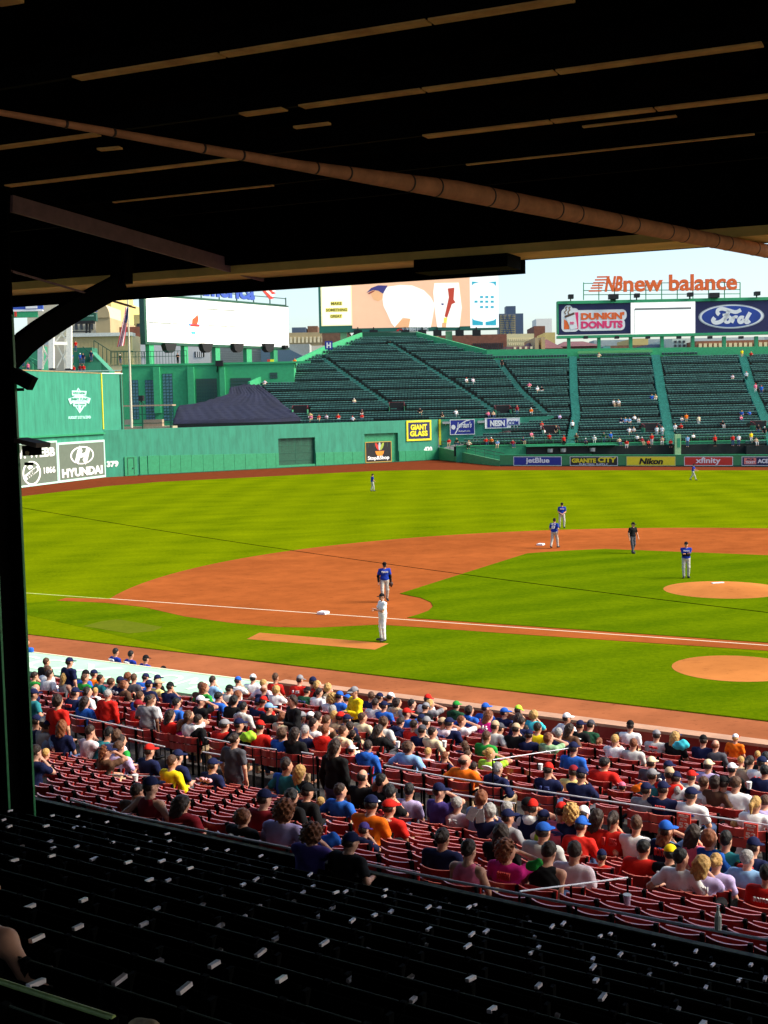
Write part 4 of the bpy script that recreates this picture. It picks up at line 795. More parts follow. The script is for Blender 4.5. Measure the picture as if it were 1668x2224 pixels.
# oval badge panel
e = z1b(1232, 228, 1634, 378); cx, cz, rx, rz_ = (e[0]+e[1])/2, (e[2]+e[3])/2, (e[1]-e[0])/2, (e[3]-e[2])/2
for s_, mm, d_ in ((1.0, mat('silver grey rim', (.42, .44, .46), .4), .14), (.965, WHITE, .17), (.90, mat('badge blue', (.012, .045, .26), .4, .5, .10), .20)):
    mb = MB(); mb.prism(ell(cx, cz, rx*s_, rz_*(s_ if s_ == 1 else s_-.035), 56), -d_, -.105); mb.build('badge_oval', mm, rbd)
# script word on the badge: strokes
zo = lambda pts: [F_RB.at(*zoomp(a, b, (1400, 640), 6.19)) for a, b in pts]
def stroke(pts, w):
    P = zo(pts); Q = [P[0]]
    for i in range(len(P)-1):      # chaikin-like densify
        for t_ in (.25, .5, .75, 1.0):
            p0, p1, p2, p3 = P[max(i-1, 0)], P[i], P[i+1], P[min(i+2, len(P)-1)]
            Q.append(tuple(.5*((2*p1[k])+(-p0[k]+p2[k])*t_+(2*p0[k]-5*p1[k]+4*p2[k]-p3[k])*t_**2+(-p0[k]+3*p1[k]-3*p2[k]+p3[k])*t_**3) for k in (0, 1)))
    curvebar(Q, w*.72, -.25, -.201).build('script_letter', WHITE, rbd)
stroke([(1000, 270), (975, 245), (985, 205), (1040, 190), (1120, 210), (1220, 235), (1290, 205)], 1.0)
stroke([(1130, 215), (1105, 270), (1060, 330), (1000, 370), (940, 375), (915, 345), (940, 310)], 1.1); stroke([(1045, 275), (1130, 265)], .7)
stroke([(1110, 300), (1080, 330), (1085, 368), (1125, 370), (1150, 335), (1140, 300), (1110, 300)], .8)
stroke([(1190, 295), (1185, 335), (1165, 378)], .9); stroke([(1180, 325), (1215, 298), (1245, 305)], .8)
stroke([(1330, 310), (1290, 305), (1262, 340), (1275, 372), (1310, 365), (1335, 325)], .9); stroke([(1415, 240), (1375, 310), (1355, 360), (1375, 375), (1410, 350)], 1.0)
for x in (440, 625, 820, 1012, 1200, 1393, 1590):
    o_ = rx_(x-9, 424, x+9, 560, 0, 1.0, 'post', GREENLT, rbd)
for i, (x, w_, y0, y1) in enumerate(((448, 30, 170, 196), (708, 58, 168, 198), (852, 30, 164, 188), (1178, 32, 158, 182), (1323, 60, 160, 190), (1587, 30, 152, 176))):
    t = F_RB.thing('floodlight', nth(i, 6)+' black lamp box on top edge of the triple board', 'floodlight', 'lamp boxes on the triple board'); b_ = z1b(x-w_/2, y0, x+w_/2, y1); mb = MB(); mb.span((b_[0], -1.2, b_[2]), (b_[1], .2, b_[3])); mb.build('housing', BLACK, t); mb = MB(); mb.span((b_[0]+.4, -.4, b_[2]-.5), (b_[1]-.4, 0, b_[2])); mb.build('bracket', BLACK, t)
for i, x in enumerate((540, 730, 920, 1110, 1300, 1490)):
    t = F_RB.thing('floodlight', nth(i, 6)+' small dark lamp hanging under the triple board', 'floodlight', 'lamps under the triple board'); b_ = z1b(x-12, 424, x+12, 440); mb = MB(); mb.span((b_[0], -.9, b_[2]), (b_[1], .2, b_[3])); mb.build('housing', BLACK, t)
rs = F_RB.thing('roof_sign', 'orange lower case lettering with speed lines on a green frame', 'sign')
b_ = z1b(775, 46, 985, 150); bb = z1b(1010, 44, 1472, 142)
x0_ = z1b(775, 90, 985, 150); ob = MATS['orange sign paint']
c0, c1 = F_RB.at(*Z1(775, 152)), F_RB.at(*Z1(1472, 136))
text('lettering', 'new balance', rs, c0[0], c1[0], F_RB.at(*Z1(1120, 146))[1], F_RB.at(*Z1(1120, 44))[1], .3, ORANGE, .028, thick=.35)
b_ = z1b(628, 55, 760, 150); text('lettering', 'NB', rs, b_[0]+1.0, b_[1]+.3, b_[2], b_[3], .3, ORANGE, .04, shear=.25, thick=.35)
for i, (x0, x1, y) in enumerate(((612, 690, 60), (600, 672, 78), (590, 660, 96), (582, 650, 112), (574, 645, 128), (562, 640, 146))): rx_(x0, y-5, x1, y+4, .15, .4, 'speed_line', ORANGE, rs)
mb = MB()
for x in (532, 626, 722, 820, 915, 1012, 1108, 1204, 1300, 1398, 1494): a_, b_ = F_RB.at(*Z1(x, 92)), F_RB.at(*Z1(x, 200)); mb.beam((a_[0], .7, a_[1]), (b_[0], .7, b_[1]), .16)
for y in (98, 142, 168): a_, b_ = F_RB.at(*Z1(532, y)), F_RB.at(*Z1(1494, y-6)); mb.beam((a_[0], .7, a_[1]), (b_[0], .7, b_[1]), .14)
mb.build('support_frame', GREENLT, rs)
# ================================================================ city behind
def bldg(name, label, depth, x0, y0, x1, y1, wall, base=-1.5, win=None, wm=None, deep=30, roof=None, cat='building'):
    F = farface((x0+x1)/2, depth); a_ = F.box(x0, y0, x1, y1); t = F.thing(name, label, cat)
    mb = MB(); mb.span((a_[0], 0, base), (a_[1], deep, a_[3])); mb.build('wall', wall, t)
    if roof: mb = MB(); h_ = (a_[3]-a_[2])*roof[0]; mb.add([(a_[0]-1, -1, a_[3]), (a_[1]+1, -1, a_[3]), (a_[1]+1, deep, a_[3]), (a_[0]-1, deep, a_[3]), ((a_[0]*.75+a_[1]*.25), deep*.4, a_[3]+h_), ((a_[0]*.25+a_[1]*.75), deep*.4, a_[3]+h_)], [(0, 1, 5, 4), (1, 2, 5), (2, 3, 4, 5), (3, 0, 4), (3, 2, 1, 0)]); mb.build('roof', roof[1], t)
    if win:
        wx0, wy0, wx1, wy1, nx, ny, fx, fy = win; w_ = F.box(wx0, wy0, wx1, wy1); sx, sz = (w_[1]-w_[0])/nx, (w_[3]-w_[2])/ny
        pm = MB(); pm.box((0, 0, 0), (sx*fx, .5, sz*fy)); me = pm.mesh('window')
        for i in range(nx):
            for j in range(ny): place('window', me, wm, t, (w_[0]+sx*(i+.5), -.1, w_[2]+sz*(j+.5)))
    return F, t, a_
CREAMB = mat('cream masonry', (.55, .44, .16), .8, .08, .2); TANB = mat('tan masonry', (.42, .33, .17), .8, .1, .2); BRICK = mat('dark brick', (.19, .075, .045), .85, .2, .8); DBRICK = mat('brown brick', (.16, .085, .05), .85, .2, .8)
WDK = mat('dark far window', (.03, .035, .04), .3, .4, .3); WLT = mat('pale far window', (.75, .66, .40), .3, .2, .3); MAROON = mat('maroon slate roof', (.14, .055, .05), .7, .2, .3); BLUET = mat('dark blue tower wall', (.055, .085, .14), .5, .15, .02); GOLDT = mat('golden lit tower face', (.42, .33, .14), .4, .15, .05); STONEW = mat('pale stone', (.55, .55, .45), .8, .08, .2); ROOFG = mat('grey green roof', (.30, .36, .35), .8, .15, .1)
bldg('apartment_block', 'tall cream block at the left behind the billboard', 330, 208, 560, 241, 760, CREAMB)
bldg('apartment_block', 'cream building with dark cornice and small windows behind the flag', 380, 224, 684, 322, 745, CREAMB, win=(238, 700, 318, 716, 7, 1, .5, .6), wm=WDK); bldg('rooftop_box', 'small cream roof block above the cream building', 385, 258, 662, 288, 690, CREAMB)
bldg('brick_house', 'low brick house with dark eaves behind the flagpole', 300, 236, 710, 320, 745, BRICK)
F, t, a_ = bldg('tan_house', 'tan gabled house wall beside the billboard legs', 290, 209, 690, 240, 760, TANB); mb = MB(); mb.prism(ell((a_[0]+a_[1])/2, a_[3], (a_[1]-a_[0])/2, 3.2, 24, 0, math.pi), -.3, .1); mb.build('gable', TANB, t)
bldg('tan_house', 'beige windowed building seen between the tower legs', 300, 60, 655, 208, 770, mat('pale beige wall', (.55, .50, .36), .8), win=(150, 700, 206, 740, 5, 2, .5, .6), wm=WDK)
bldg('flat_building', 'long tan flat roofed building with bright windows left of the video screen', 520, 626, 722, 712, 765, TANB, win=(628, 730, 705, 746, 9, 1, .55, .8), wm=WLT); bldg('rooftop_box', 'dark roof plant boxes on the tan flat roofed building', 540, 634, 711, 664, 726, BLUET); bldg('rooftop_box', 'low dark hut on the tan flat roofed building', 545, 668, 708, 690, 726, DBRICK)
bldg('pale_shed', 'pale greenish white shed roof behind the parapet slope', 420, 650, 751, 705, 800, STONEW)
bldg('apartment_block', 'brown brick building half hidden under the video screen', 480, 700, 720, 760, 780, DBRICK)
bldg('brick_block', 'dark red brick block with narrow window slits behind bleachers', 420, 955, 727, 1101, 800, BRICK, win=(1026, 744, 1094, 762, 16, 1, .42, .9), wm=WDK); bldg('brick_block', 'tan brick flank beside the dark red brick block', 430, 905, 730, 960, 800, TANB)
F, t, a_ = bldg('office_tower', 'slate blue office tower with stepped crown and golden face', 1500, 1085, 681, 1137, 800, BLUET); b_ = F.box(1100, 664, 1121, 684); mb = MB(); mb.span((b_[0], 5, b_[2]), (b_[1], 25, b_[3])); mb.build('crown', BLUET, t)
b_ = F.box(1086, 684, 1119, 728); mb = MB(); mb.span((b_[0], -1, b_[2]), (b_[1], -.05, b_[3])); fc = mb.build('lit_face', GOLDT, t); pm = MB(); pm.box((0, 0, 0), (b_[1]-b_[0]-1, .4, .9)); me = pm.mesh('floor_band')
for i in range(11): place('floor_band', me, BLUET, fc, ((b_[0]+b_[1])/2, -1.25, b_[2]+(b_[3]-b_[2])*(i+.5)/11))
for xa, xb in ((1092, 1102), (1102, 1112)): p0, p1 = F.at(xa, 684), F.at(xb, 728); mb = MB(); mb.beam((p0[0], -1.4, p0[1]), (p1[0], -1.4, p1[1]), .8); mb.beam((F.at(xb, 684)[0], -1.4, p0[1]), (F.at(xa, 728)[0], -1.4, p1[1]), .8); mb.build('brace', BLUET, fc)
bldg('domed_building', 'bright white stepped building on the far skyline', 1100, 1165, 692, 1199, 800, mat('bright white stone', (.75, .74, .66), .7)); bldg('brick_block', 'small brown brick cube in front of the white skyline building', 620, 1160, 708, 1184, 760, BRICK)
bldg('apartment_block', 'cream low block left of the brown brick cube', 560, 1100, 725, 1160, 770, mat('pale cream wall', (.62, .55, .30), .8), win=(1104, 733, 1158, 752, 12, 2, .4, .5), wm=WLT); bldg('apartment_block', 'pale yellow stepped block right of the brown cube', 560, 1184, 722, 1206, 770, CREAMB)
bldg('slate_house', 'maroon hipped slate roof with pale dormers', 400, 1148, 757, 1216, 800, MAROON, roof=(.55, MAROON)); bldg('slate_house', 'maroon pitched slate roof left of the first board post', 390, 1100, 752, 1150, 800, mat('mauve slate', (.20, .11, .10), .7), win=(1112, 752, 1160, 759, 4, 1, .4, .7), wm=WLT); bldg('slate_house', 'long maroon slate roof between the board posts', 410, 1216, 752, 1300, 800, MAROON, roof=(.3, MAROON)); bldg('chimney_stack', 'tan brick chimney on the maroon slate roofs', 395, 1162, 733, 1170, 770, TANB); bldg('chimney_stack', 'broad tan chimney on the maroon slate roofs', 398, 1176, 732, 1184, 770, TANB)
bldg('far_city', 'hazy grey green rooftops under the triple board', 1300, 1290, 735, 1700, 800, ROOFG); bldg('brick_block', 'low brown building with square windows under the triple board', 430, 1316, 750, 1405, 800, DBRICK, win=(1330, 755, 1400, 762, 6, 1, .5, .7), wm=WLT); bldg('teal_shed', 'small teal shed under the triple board', 425, 1310, 752, 1326, 800, mat('teal shed wall', (.10, .32, .28), .7)); bldg('apartment_block', 'cream block behind the third board post', 480, 1372, 735, 1408, 800, CREAMB)
bldg('stone_house', 'pale mint stone house with six dark windows', 350, 1460, 735, 1502, 800, mat('pale mint stone', (.50, .60, .50), .8), win=(1462, 738, 1490, 755, 3, 2, .5, .6), wm=WDK); bldg('roof_hut', 'dark blue hut beside the pale mint house', 360, 1408, 748, 1434, 800, BLUET)
bldg('brick_block', 'brown brick terrace with tall cream window columns', 340, 1511, 739, 1700, 800, mat('red brown brick', (.24, .10, .05), .85, .2, .8), win=(1515, 744, 1700, 800, 17, 1, .62, .98), wm=mat('pale cream window', (.72, .62, .32), .5, .25, .3)); bldg('far_city', 'pale flat roofs behind the brown brick terrace', 700, 1505, 733, 1660, 800, mat('pale roofs', (.45, .50, .47), .8))  # window columns in plain cream
# ================================================================ third base stand: terraces, walls, dugout
STZ = ST_AZ
STO = C0.copy()
REDSEAT = mat('red seat plastic', (0.36, 0.012, 0.010), 0.3, 0.22, 3.0, spec=0.6)
REDEDGE = mat('red seat edge highlight', (0.70, 0.20, 0.17), 0.22, 0.25, 6.0, spec=0.9)  # highlight along the rims, painted as a lighter red
REDWALL = mat('red wall padding', (0.27, 0.018, 0.012), 0.55, 0.12, 1.5)
IRON = mat('black seat iron', (0.003, 0.003, 0.003), 0.8, 0.3, 6.0, spec=.03)
RAILW = mat('white galvanised rail', (0.66, 0.66, 0.72), 0.35, 0.08, 5.0, spec=0.6)
CREAMLIP = mat('cream wall cap', (0.42, 0.23, 0.14), 0.8, 0.15, 2.0)
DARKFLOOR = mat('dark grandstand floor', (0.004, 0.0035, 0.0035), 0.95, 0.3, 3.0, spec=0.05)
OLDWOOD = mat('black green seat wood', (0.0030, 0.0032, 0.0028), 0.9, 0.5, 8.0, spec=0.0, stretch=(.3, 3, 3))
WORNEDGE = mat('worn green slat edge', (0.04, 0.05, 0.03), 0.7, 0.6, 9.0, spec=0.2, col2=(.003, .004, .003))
ARMWOOD = mat('worn armrest wood with glint', (0.78, 0.64, 0.64), 0.35, 0.25, 8.0, spec=0.7)  # pale colour paints in the sky's glint along with the wear
FIELD_ROWS = [(27.6-.75*k, .02+.105*k) for k in range(11)]
LOGE_ROWS = [(12.3+.77*j, 2.60-.21*j) for j in range(8)][::-1]
RED_ROWS = FIELD_ROWS+LOGE_ROWS
WOOD_ROWS = [(10.73-.75*k, 3.18+.28*k) for k in range(-1, 15)]
def stb(name, m): return None
mb = MB()
for i, (vb, z) in enumerate(FIELD_ROWS):
    mb.span((-60, vb-.12, z-1.5), (30, vb+(.63 if i else 1.0), z))
mb.span((-60, 18.35, -.5), (30, FIELD_ROWS[-1][0]-.121, 1.10))
for i, (vb, z) in enumerate(LOGE_ROWS):
    mb.span((-60, vb-.12, z-2), (30, vb+.65, z))
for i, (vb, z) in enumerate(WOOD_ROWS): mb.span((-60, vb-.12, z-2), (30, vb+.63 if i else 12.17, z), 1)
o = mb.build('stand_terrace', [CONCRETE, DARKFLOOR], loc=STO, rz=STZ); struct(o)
# field wall
fw = thing('field_wall', 'long red padded wall with cream cap between seats and clay', 'wall', STO, STZ)
mb = MB(); mb.span((-22.0, 28.62, -.3), (30, 28.9, .93)); mb.build('wall_face', REDWALL, fw)
mb = MB(); mb.span((-22.0, 28.57, .93), (30, 29.0, 1.0)); mb.build('cap', CREAMLIP, fw)
mb = MB()
for i in range(26): mb.span((-22+2*i, 28.605, 0.05), (-21.985+2*i, 28.63, .9))
mb.span((-22, 28.6, .62), (30, 28.63, .635)); mb.build('seam', mat('wall seam', (.40, .05, .03), .5), fw)
# dugout
dg_ = thing('dugout', 'dugout with pale mint roof carrying white painted lettering', 'dugout', STO, STZ)
MINT = mat('mint dugout roof', (0.38, 0.66, 0.42), 0.6, 0.10, 1.5)
mb = MB(); mb.slab([(-42, 26.4), (-22.95, 26.4), (-22.05, 28.55), (-42, 28.55)], .80, .95); mb.build('roof', MINT, dg_)
mb = MB(); mb.slab([(-42, 26.45), (-23.0, 26.45), (-22.12, 28.5), (-42, 28.5)], -.9, .80); mb.build('wall', REDWALL, dg_)
mb = MB(); mb.span((-42, 28.56, .78), (-22.0, 28.66, .96)); mb.build('roof_edge', mat('cream roof edge', (.68, .62, .42), .6), dg_)
for i, s_ in enumerate(('RED SOX', '.COM')):
    cu = bpy.data.curves.new('l', 'FONT'); cu.body = s_; cu.extrude = .002; cu.offset = .0; to = bpy.data.objects.new('l', cu); COL.objects.link(to)
    me = bpy.data.meshes.new_from_object(to.evaluated_get(bpy.context.evaluated_depsgraph_get())); bpy.data.objects.remove(to)
    co = np.empty(len(me.vertices)*3); me.vertices.foreach_get('co', co); co = co.reshape(-1, 3); mn, mx = co.min(0), co.max(0); x0, x1 = ((-37, -27.6), (-27.2, -23.8))[i]
    co[:, 0] = x0+(co[:, 0]-mn[0])/(mx[0]-mn[0])*(x1-x0); co[:, 1] = 26.75+(co[:, 1]-mn[1])/(mx[1]-mn[1])*1.35; co[:, 2] = .955+(co[:, 2]-mn[2]); me.vertices.foreach_set('co', co.ravel()); me.update(); place('lettering', me, mat('faded roof lettering', (.66, .80, .66), .6, .06), dg_)
mb = MB(); mb.span((-42, 29.55, -1.0), (-22.5, 29.6, -.02)); mb.build('pit_edge', CONCRETE, dg_)
# rails -------------------------------------------------
def rail(label, pts, r=.022, posts=True, m=RAILW, base=None, mid=False):
    """pts = [(u, v, z)] in the stand frame"""
    t = thing('handrail', label, 'handrail', STO, STZ, 'handrails among the red seats')
    mb = MB(); mb.tube(pts, r*.72, 8); mb.build('rail', m, t)
    if posts:
        L_ = [(Vector(b)-Vector(a)).length for a, b in zip(pts[:-1], pts[1:])]
        for (a, b), l in zip(zip(pts[:-1], pts[1:]), L_):
            n = max(1, int(l/1.5))
            for i in range(n+1):
                p = Vector(a).lerp(Vector(b), i/n); mb = MB(); mb.tube([p-Vector((0, 0, .95)), p], .014, 6); mb.build('post', IRON, t)
    return t
def uvv(x, y, v): u, z = uz_at_v(x, y, v); return (u, v, z)
rail('long white handrail closing the back of the red seats', [uvv(x, y, 11.99) for x, y in ((153.7, 1737.5), (275, 1771), (560, 1828), (780, 1874), (1251, 1965), (1668, 2042))]+[(0.5, 12.05, 3.62)], .024)
rail('white handrail behind the front seat block beside walkway', [uvv(x, y, 19.8) for x, y in ((834, 1662), (966, 1687), (1468, 1762), (1700, 1797))], .02)
rail('second white rail one step behind the front seat block rail', [uvv(x, y, 18.4) for x, y in ((830, 1697), (915, 1713), (1120, 1745))], .02)
rail('white rail crossing the seats beside the green pillar', [uvv(x, y, 16.3) for x, y in ((73, 1675.5), (347, 1687))], .018, False)
rail('short white rail in front of person in red shirt near dugout', [uvv(x, y, 19.8) for x, y in ((146, 1551), (310, 1587))], .02)
rail('white rail end beside a man in a grey shirt', [uvv(x, y, 18.6) for x, y in ((280, 1604), (358, 1622))], .02)
rail('white rail behind a green jacket in the middle seats', [uvv(x, y, 19.6) for x, y in ((445, 1602), (548, 1622), (600, 1628))], .02)
rail('lower white rail behind a woman in a grey top', [uvv(x, y, 18.4) for x, y in ((440, 1633), (482, 1640), (552, 1650))], .02)
rail('white rail ending at a woman in black', [uvv(x, y, 18.4) for x, y in ((655, 1634), (680, 1638))], .02)
rail('pale sloping handrail rising from the rear rail between the seats', [uvv(1128, 1936, 12.05), uvv(1240, 1922, 13.2), uvv(1363, 1906, 14.5)], .014)
rail('pale sloping handrail among the empty middle seats', [uvv(1070, 1650, 20.0), uvv(1150, 1638, 21.6), uvv(1235, 1625, 23.3)], .012)
rail('faint upper handrail by the dugout side seats', [uvv(x, y, 24.0) for x, y in ((430, 1553), (510, 1551))], .015)
# section signs
for n_, px_, lab in (('53', ((1470.8, 1764), (1500, 1800)), 'red aisle sign on rail behind man in white shirt'), ('52', ((1616, 1786), (1646, 1822)), 'red aisle sign on rail beside blond ponytail')):
    (x0, y0), (x1, y1) = px_; u0, v0, zt_ = uvv(x0, y0, 19.7); u1, _, _ = uvv(x1, y0, 19.7); _, _, zb_ = uvv(x0, y1, 19.7)
    t = thing('section_sign', lab, 'sign', S((u0+u1)/2, 19.7, 0), STZ)
    w = (u1-u0); mb = MB(); mb.span((-w/2, -.012, zb_), (w/2, .012, zt_)); mb.build('plate', mat('section sign red', (.75, .06, .03), .5, .08), t)
    h = zt_-zb_; SGL = mat('pale pink lettering', (.85, .62, .55), .6)
    for s_, a, b in (('FIELD', .78, .92), ('BOX', .58, .70), (n_, .14, .46)): text('lettering', s_, t, -w*(.36 if s_ != 'BOX' else .24), w*(.36 if s_ != 'BOX' else .24), zb_+h*a, zb_+h*b, -.02, SGL, .02, thick=.012)
# partition between wooden and red seats
pt = thing('partition', 'dark board partition between the wooden and red seats', 'partition', STO, STZ)
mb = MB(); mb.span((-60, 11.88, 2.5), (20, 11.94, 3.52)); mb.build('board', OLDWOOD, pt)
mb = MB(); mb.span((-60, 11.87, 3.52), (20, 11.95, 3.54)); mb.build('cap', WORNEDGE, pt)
# ================================================================ roof over the stand
RA = ST_AZ+math.atan(.13); RO = S(-8, 0, 0)
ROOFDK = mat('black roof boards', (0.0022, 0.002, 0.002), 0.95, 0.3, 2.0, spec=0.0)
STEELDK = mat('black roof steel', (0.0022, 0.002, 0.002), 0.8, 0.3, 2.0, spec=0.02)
FLANGE = mat('rusty tan steel flange', (0.92, 0.48, 0.15), 0.75, 0.15, 3.5, detail=10, spec=0.1, col2=(.60, .28, .09))
SOFFIT = mat('tan eave board', (0.80, 0.54, 0.14), 0.8, 0.15, 2.0)
rf = thing('grandstand_roof', 'dark roof over the seats with tan steel beams and eave', 'roof', RO, RA)
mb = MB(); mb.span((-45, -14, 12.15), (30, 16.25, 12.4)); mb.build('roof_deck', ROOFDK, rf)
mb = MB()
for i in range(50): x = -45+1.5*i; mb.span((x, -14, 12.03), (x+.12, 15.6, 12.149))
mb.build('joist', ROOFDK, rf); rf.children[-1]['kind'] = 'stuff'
def roof_at(x, y, vp):
    c, s_ = math.cos(RA), math.sin(RA); nn = Vector((-s_, c, 0)); d = Vector(ray(x, y)); t = (vp-(Vector(CAM)-RO).dot(nn))/d.dot(nn); q = Vector(CAM)+d*t-RO; return q.x*c+q.y*s_, q.z
def roof_uv(x, y, z):
    g = px(x, y, z)-RO; c, s_ = math.cos(RA), math.sin(RA); return g.x*c+g.y*s_, -g.x*s_+g.y*c
ZB = 11.85
for yb_, w, segs in ((7.83, .135, ((166, 173), (472, 116), (915, 37), (1240, -8))), (9.68, .145, ((653, 234), (917, 196), (1205, 156), (1659, 97))), (9.68, .14, ((520, 249.5), (618, 237.5))), (9.68, .14, ((-40, 336), (225, 297))),
                  (11.50, .16, ((920, 298), (1200, 267), (1425, 241), (1720, 206))), (11.50, .13, ((22, 407), (530, 347))), (13.2, .05, ((205, 432), (580, 399))), (13.2, .05, ((1030, 368), (1668, 326))), (11.9, .07, ((1250, 268), (1470, 252)))):
    xs = [roof_uv(x, y, ZB)[0] for x, y in segs]
    for a, b in zip(xs[:-1], xs[1:]):
        mb = MB(); mb.span((a+.012, yb_-w/2, ZB), (b-.012, yb_+w/2, ZB+.015)); mb.build('flange', FLANGE, rf)
for yb_ in (6.0, 7.83, 9.68, 11.50, 13.2, 14.7):
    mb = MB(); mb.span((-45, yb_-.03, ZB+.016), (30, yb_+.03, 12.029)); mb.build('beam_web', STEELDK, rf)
for (x0, y0), (x1, y1), w in (((215, 325), (262, 321), .09), ((640, 277), (716, 268), .07), ((-10, 6), (40, -2), .12)):
    a, b = roof_uv(x0, y0, 11.7), roof_uv(x1, y1, 11.7); mb = MB(); mb.beam((a[0], a[1], 11.7), (b[0], b[1], 11.7), w, .02); mb.build('thin_bar', FLANGE, rf)  # short tan plates hung below the beams
# eave: tan soffit, dark fascia board, end box
a, b = roof_uv(-60, 640, 11.15), roof_uv(1137, 590, 11.15)
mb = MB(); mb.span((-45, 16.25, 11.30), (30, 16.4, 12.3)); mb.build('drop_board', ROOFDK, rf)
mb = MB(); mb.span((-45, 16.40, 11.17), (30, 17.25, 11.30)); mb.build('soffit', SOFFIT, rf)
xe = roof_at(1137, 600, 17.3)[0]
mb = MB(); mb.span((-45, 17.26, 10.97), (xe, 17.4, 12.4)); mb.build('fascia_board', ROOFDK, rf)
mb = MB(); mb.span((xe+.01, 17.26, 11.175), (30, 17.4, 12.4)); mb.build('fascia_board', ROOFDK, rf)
x0, x1 = roof_at(910, 580, 16.5)[0], roof_at(1112, 580, 16.5)[0]
mb = MB(); mb.span((x0, 16.3, 10.98), (x1, 16.9, 11.169)); mb.build('hanging_box', STEELDK, rf)
# column, bracket girders
CU = -13.26
col = thing('roof_column', 'dark green steel column carrying the roof at the stand edge', 'column', S(CU, 11.2, 0), STZ)
mb = MB(); mb.span((-.02, -.20, 2.6), (.02, .20, 11.9)); mb.build('web', STEELDK, col)
for y in (-.215, .215):
    mb = MB(); mb.span((-.27, y-.014, 2.6), (.255, y+.014, 11.9)); mb.build('flange', STEELDK, col)
    mb = MB(); mb.span((.2555, y-.016, 2.6), (.268, y+.016, 10.3)); mb.build('lit_flange_edge', GREENEDGE, col)  # lit edge painted green; the column's shaded faces are painted black
mb = MB(); mb.span((-.8, -.7, 9.9), (-.271, .7, 12)); mb.span((-1.2, -.22, 2.6), (-.271, .22, 12)); mb.build('casing', STEELDK, col)
gz = thing('roof_girder', 'dark knee braced girder from the column out to the eave', 'girder', S(CU, 11.2, 0), STZ)
PINKST = mat('dusty pink steel', (0.22, 0.115, 0.115), 0.7, 0.15, 6.0)
mb = MB(); mb.beam((.30, .25, 11.74), (.30, 5.6, 11.22), .05, .22); mb.build('bottom_flange', PINKST, gz)
mb = MB(); mb.beam((.14, .25, 11.95), (.14, 5.6, 11.45), .05, .32); mb.build('girder_web', STEELDK, gz)
mb = MB(); pts = [(.14, .23+2.35*t, 9.72+1.22*(t**.8)) for t in np.linspace(0, .92, 9)]+[(.14, 2.42, 11.5)]
for p, q_ in zip(pts[:-1], pts[1:]): mb.beam(p, q_, .16, .30)
mb.build('knee_brace', STEELDK, gz)
mb = MB(); mb.beam((.12, .3, 10.9), (.12, 2.6, 10.55), .02); mb.beam((.20, .3, 10.87), (.20, 2.6, 10.52), .02); mb.build('thin_bar', PINKST, gz)
# lamps and speaker on the column, dark against the far wall
lp_ = thing('column_speaker', 'black loudspeaker box bolted to the column', 'loudspeaker', S(*uvv(50, 823, 11.5)[:2], uvv(50, 823, 11.5)[2]), STZ+.5)
mb = MB(); mb.box((0, 0, 0), (.30, .2, .18), M=Matrix.Rotation(.5, 3, 'Y')); mb.build('housing', STEELDK, lp_); mb = MB(); mb.box((-.1, 0, -.14), (.2, .05, .04)); mb.build('bracket', STEELDK, lp_)
l2 = thing('column_floodlight', 'dark hooded floodlight on an arm from the column', 'floodlight', S(*uvv(75, 975, 11.5)[:2], uvv(75, 975, 11.5)[2]), STZ)
mb = MB(); mb.beam((-.25, 0, .12), (.17, 0, .05), .25, .06); mb.build('hood', mat('brown black lamp hood', (.05, .03, .025), .6), l2); mb = MB(); mb.box((-.05, 0, -.02), (.16, .2, .13)); mb.build('housing', STEELDK, l2)
mb = MB(); mb.tube([(-.02, -.12, -.05), (-.02, -.02, -.05)], .03, 10); mb.build('lens', mat('amber lens', (.45, .33, .18), .3), l2); mb = MB(); mb.box((-.12, 0, -.2), (.12, .05, .04)); mb.build('bracket', STEELDK, l2)
# round duct under the roof
dc = thing('ventilation_duct', 'long round metal duct hanging diagonally under the dark roof', 'duct')
DUCT = mat('dusty brown duct metal', (0.58, 0.24, 0.11), 0.7, 0.2, 5.0, spec=0.1)
def dpt(x, y): g = uv_at_z(x, y, 10.98); return S(g[0], g[1], 11.065)
p0 = dpt(470, 336); p1 = dpt(1500, 528); dd = (p1-p0); pa = p0-dd*.75; pb = p1+dd*.60
def drad(t): return .020+.024*min(max((t-.213)/.153, 0), 1)+.050*min(max((t-.366)/.119, 0), 1)  # shade put into the shape: left end thinned to its lit lower rim
def dcen(t): p = pa.lerp(pb, t); return Vector((p.x, p.y, 10.972+drad(t)))
ts = [i/60 for i in range(61)]
mb = MB(); mb.tube([dcen(t) for t in ts], [drad(t) for t in ts], 28); mb.build('pipe', DUCT, dc, smooth=True)
for i in range(30):
    t_ = (i+.35*(i % 2))/30; p = dcen(t_); d_ = dd.normalized()*.010; mb = MB(); mb.tube([p-d_, p+d_], drad(t_)+.004, 28); mb.build('seam_ring', mat('dark duct seam', (.05, .025, .018), .6), dc, smooth=True)
# thin cable crossing the view between stand and field
a, b = uvv(-80, 1080, 15.2), uvv(1760, 1341, 15.2)
mb = MB(); A_, B_ = S(*a), S(*b); n = 24
mb.tube([A_.lerp(B_, i/n)-Vector((0, 0, .10*4*(i/n)*(1-i/n))) for i in range(n+1)], .004, 5); cb_ = mb.build('cable', STEELDK); tag(cb_, 'thin black cable stretched across in front of the field', 'cable')
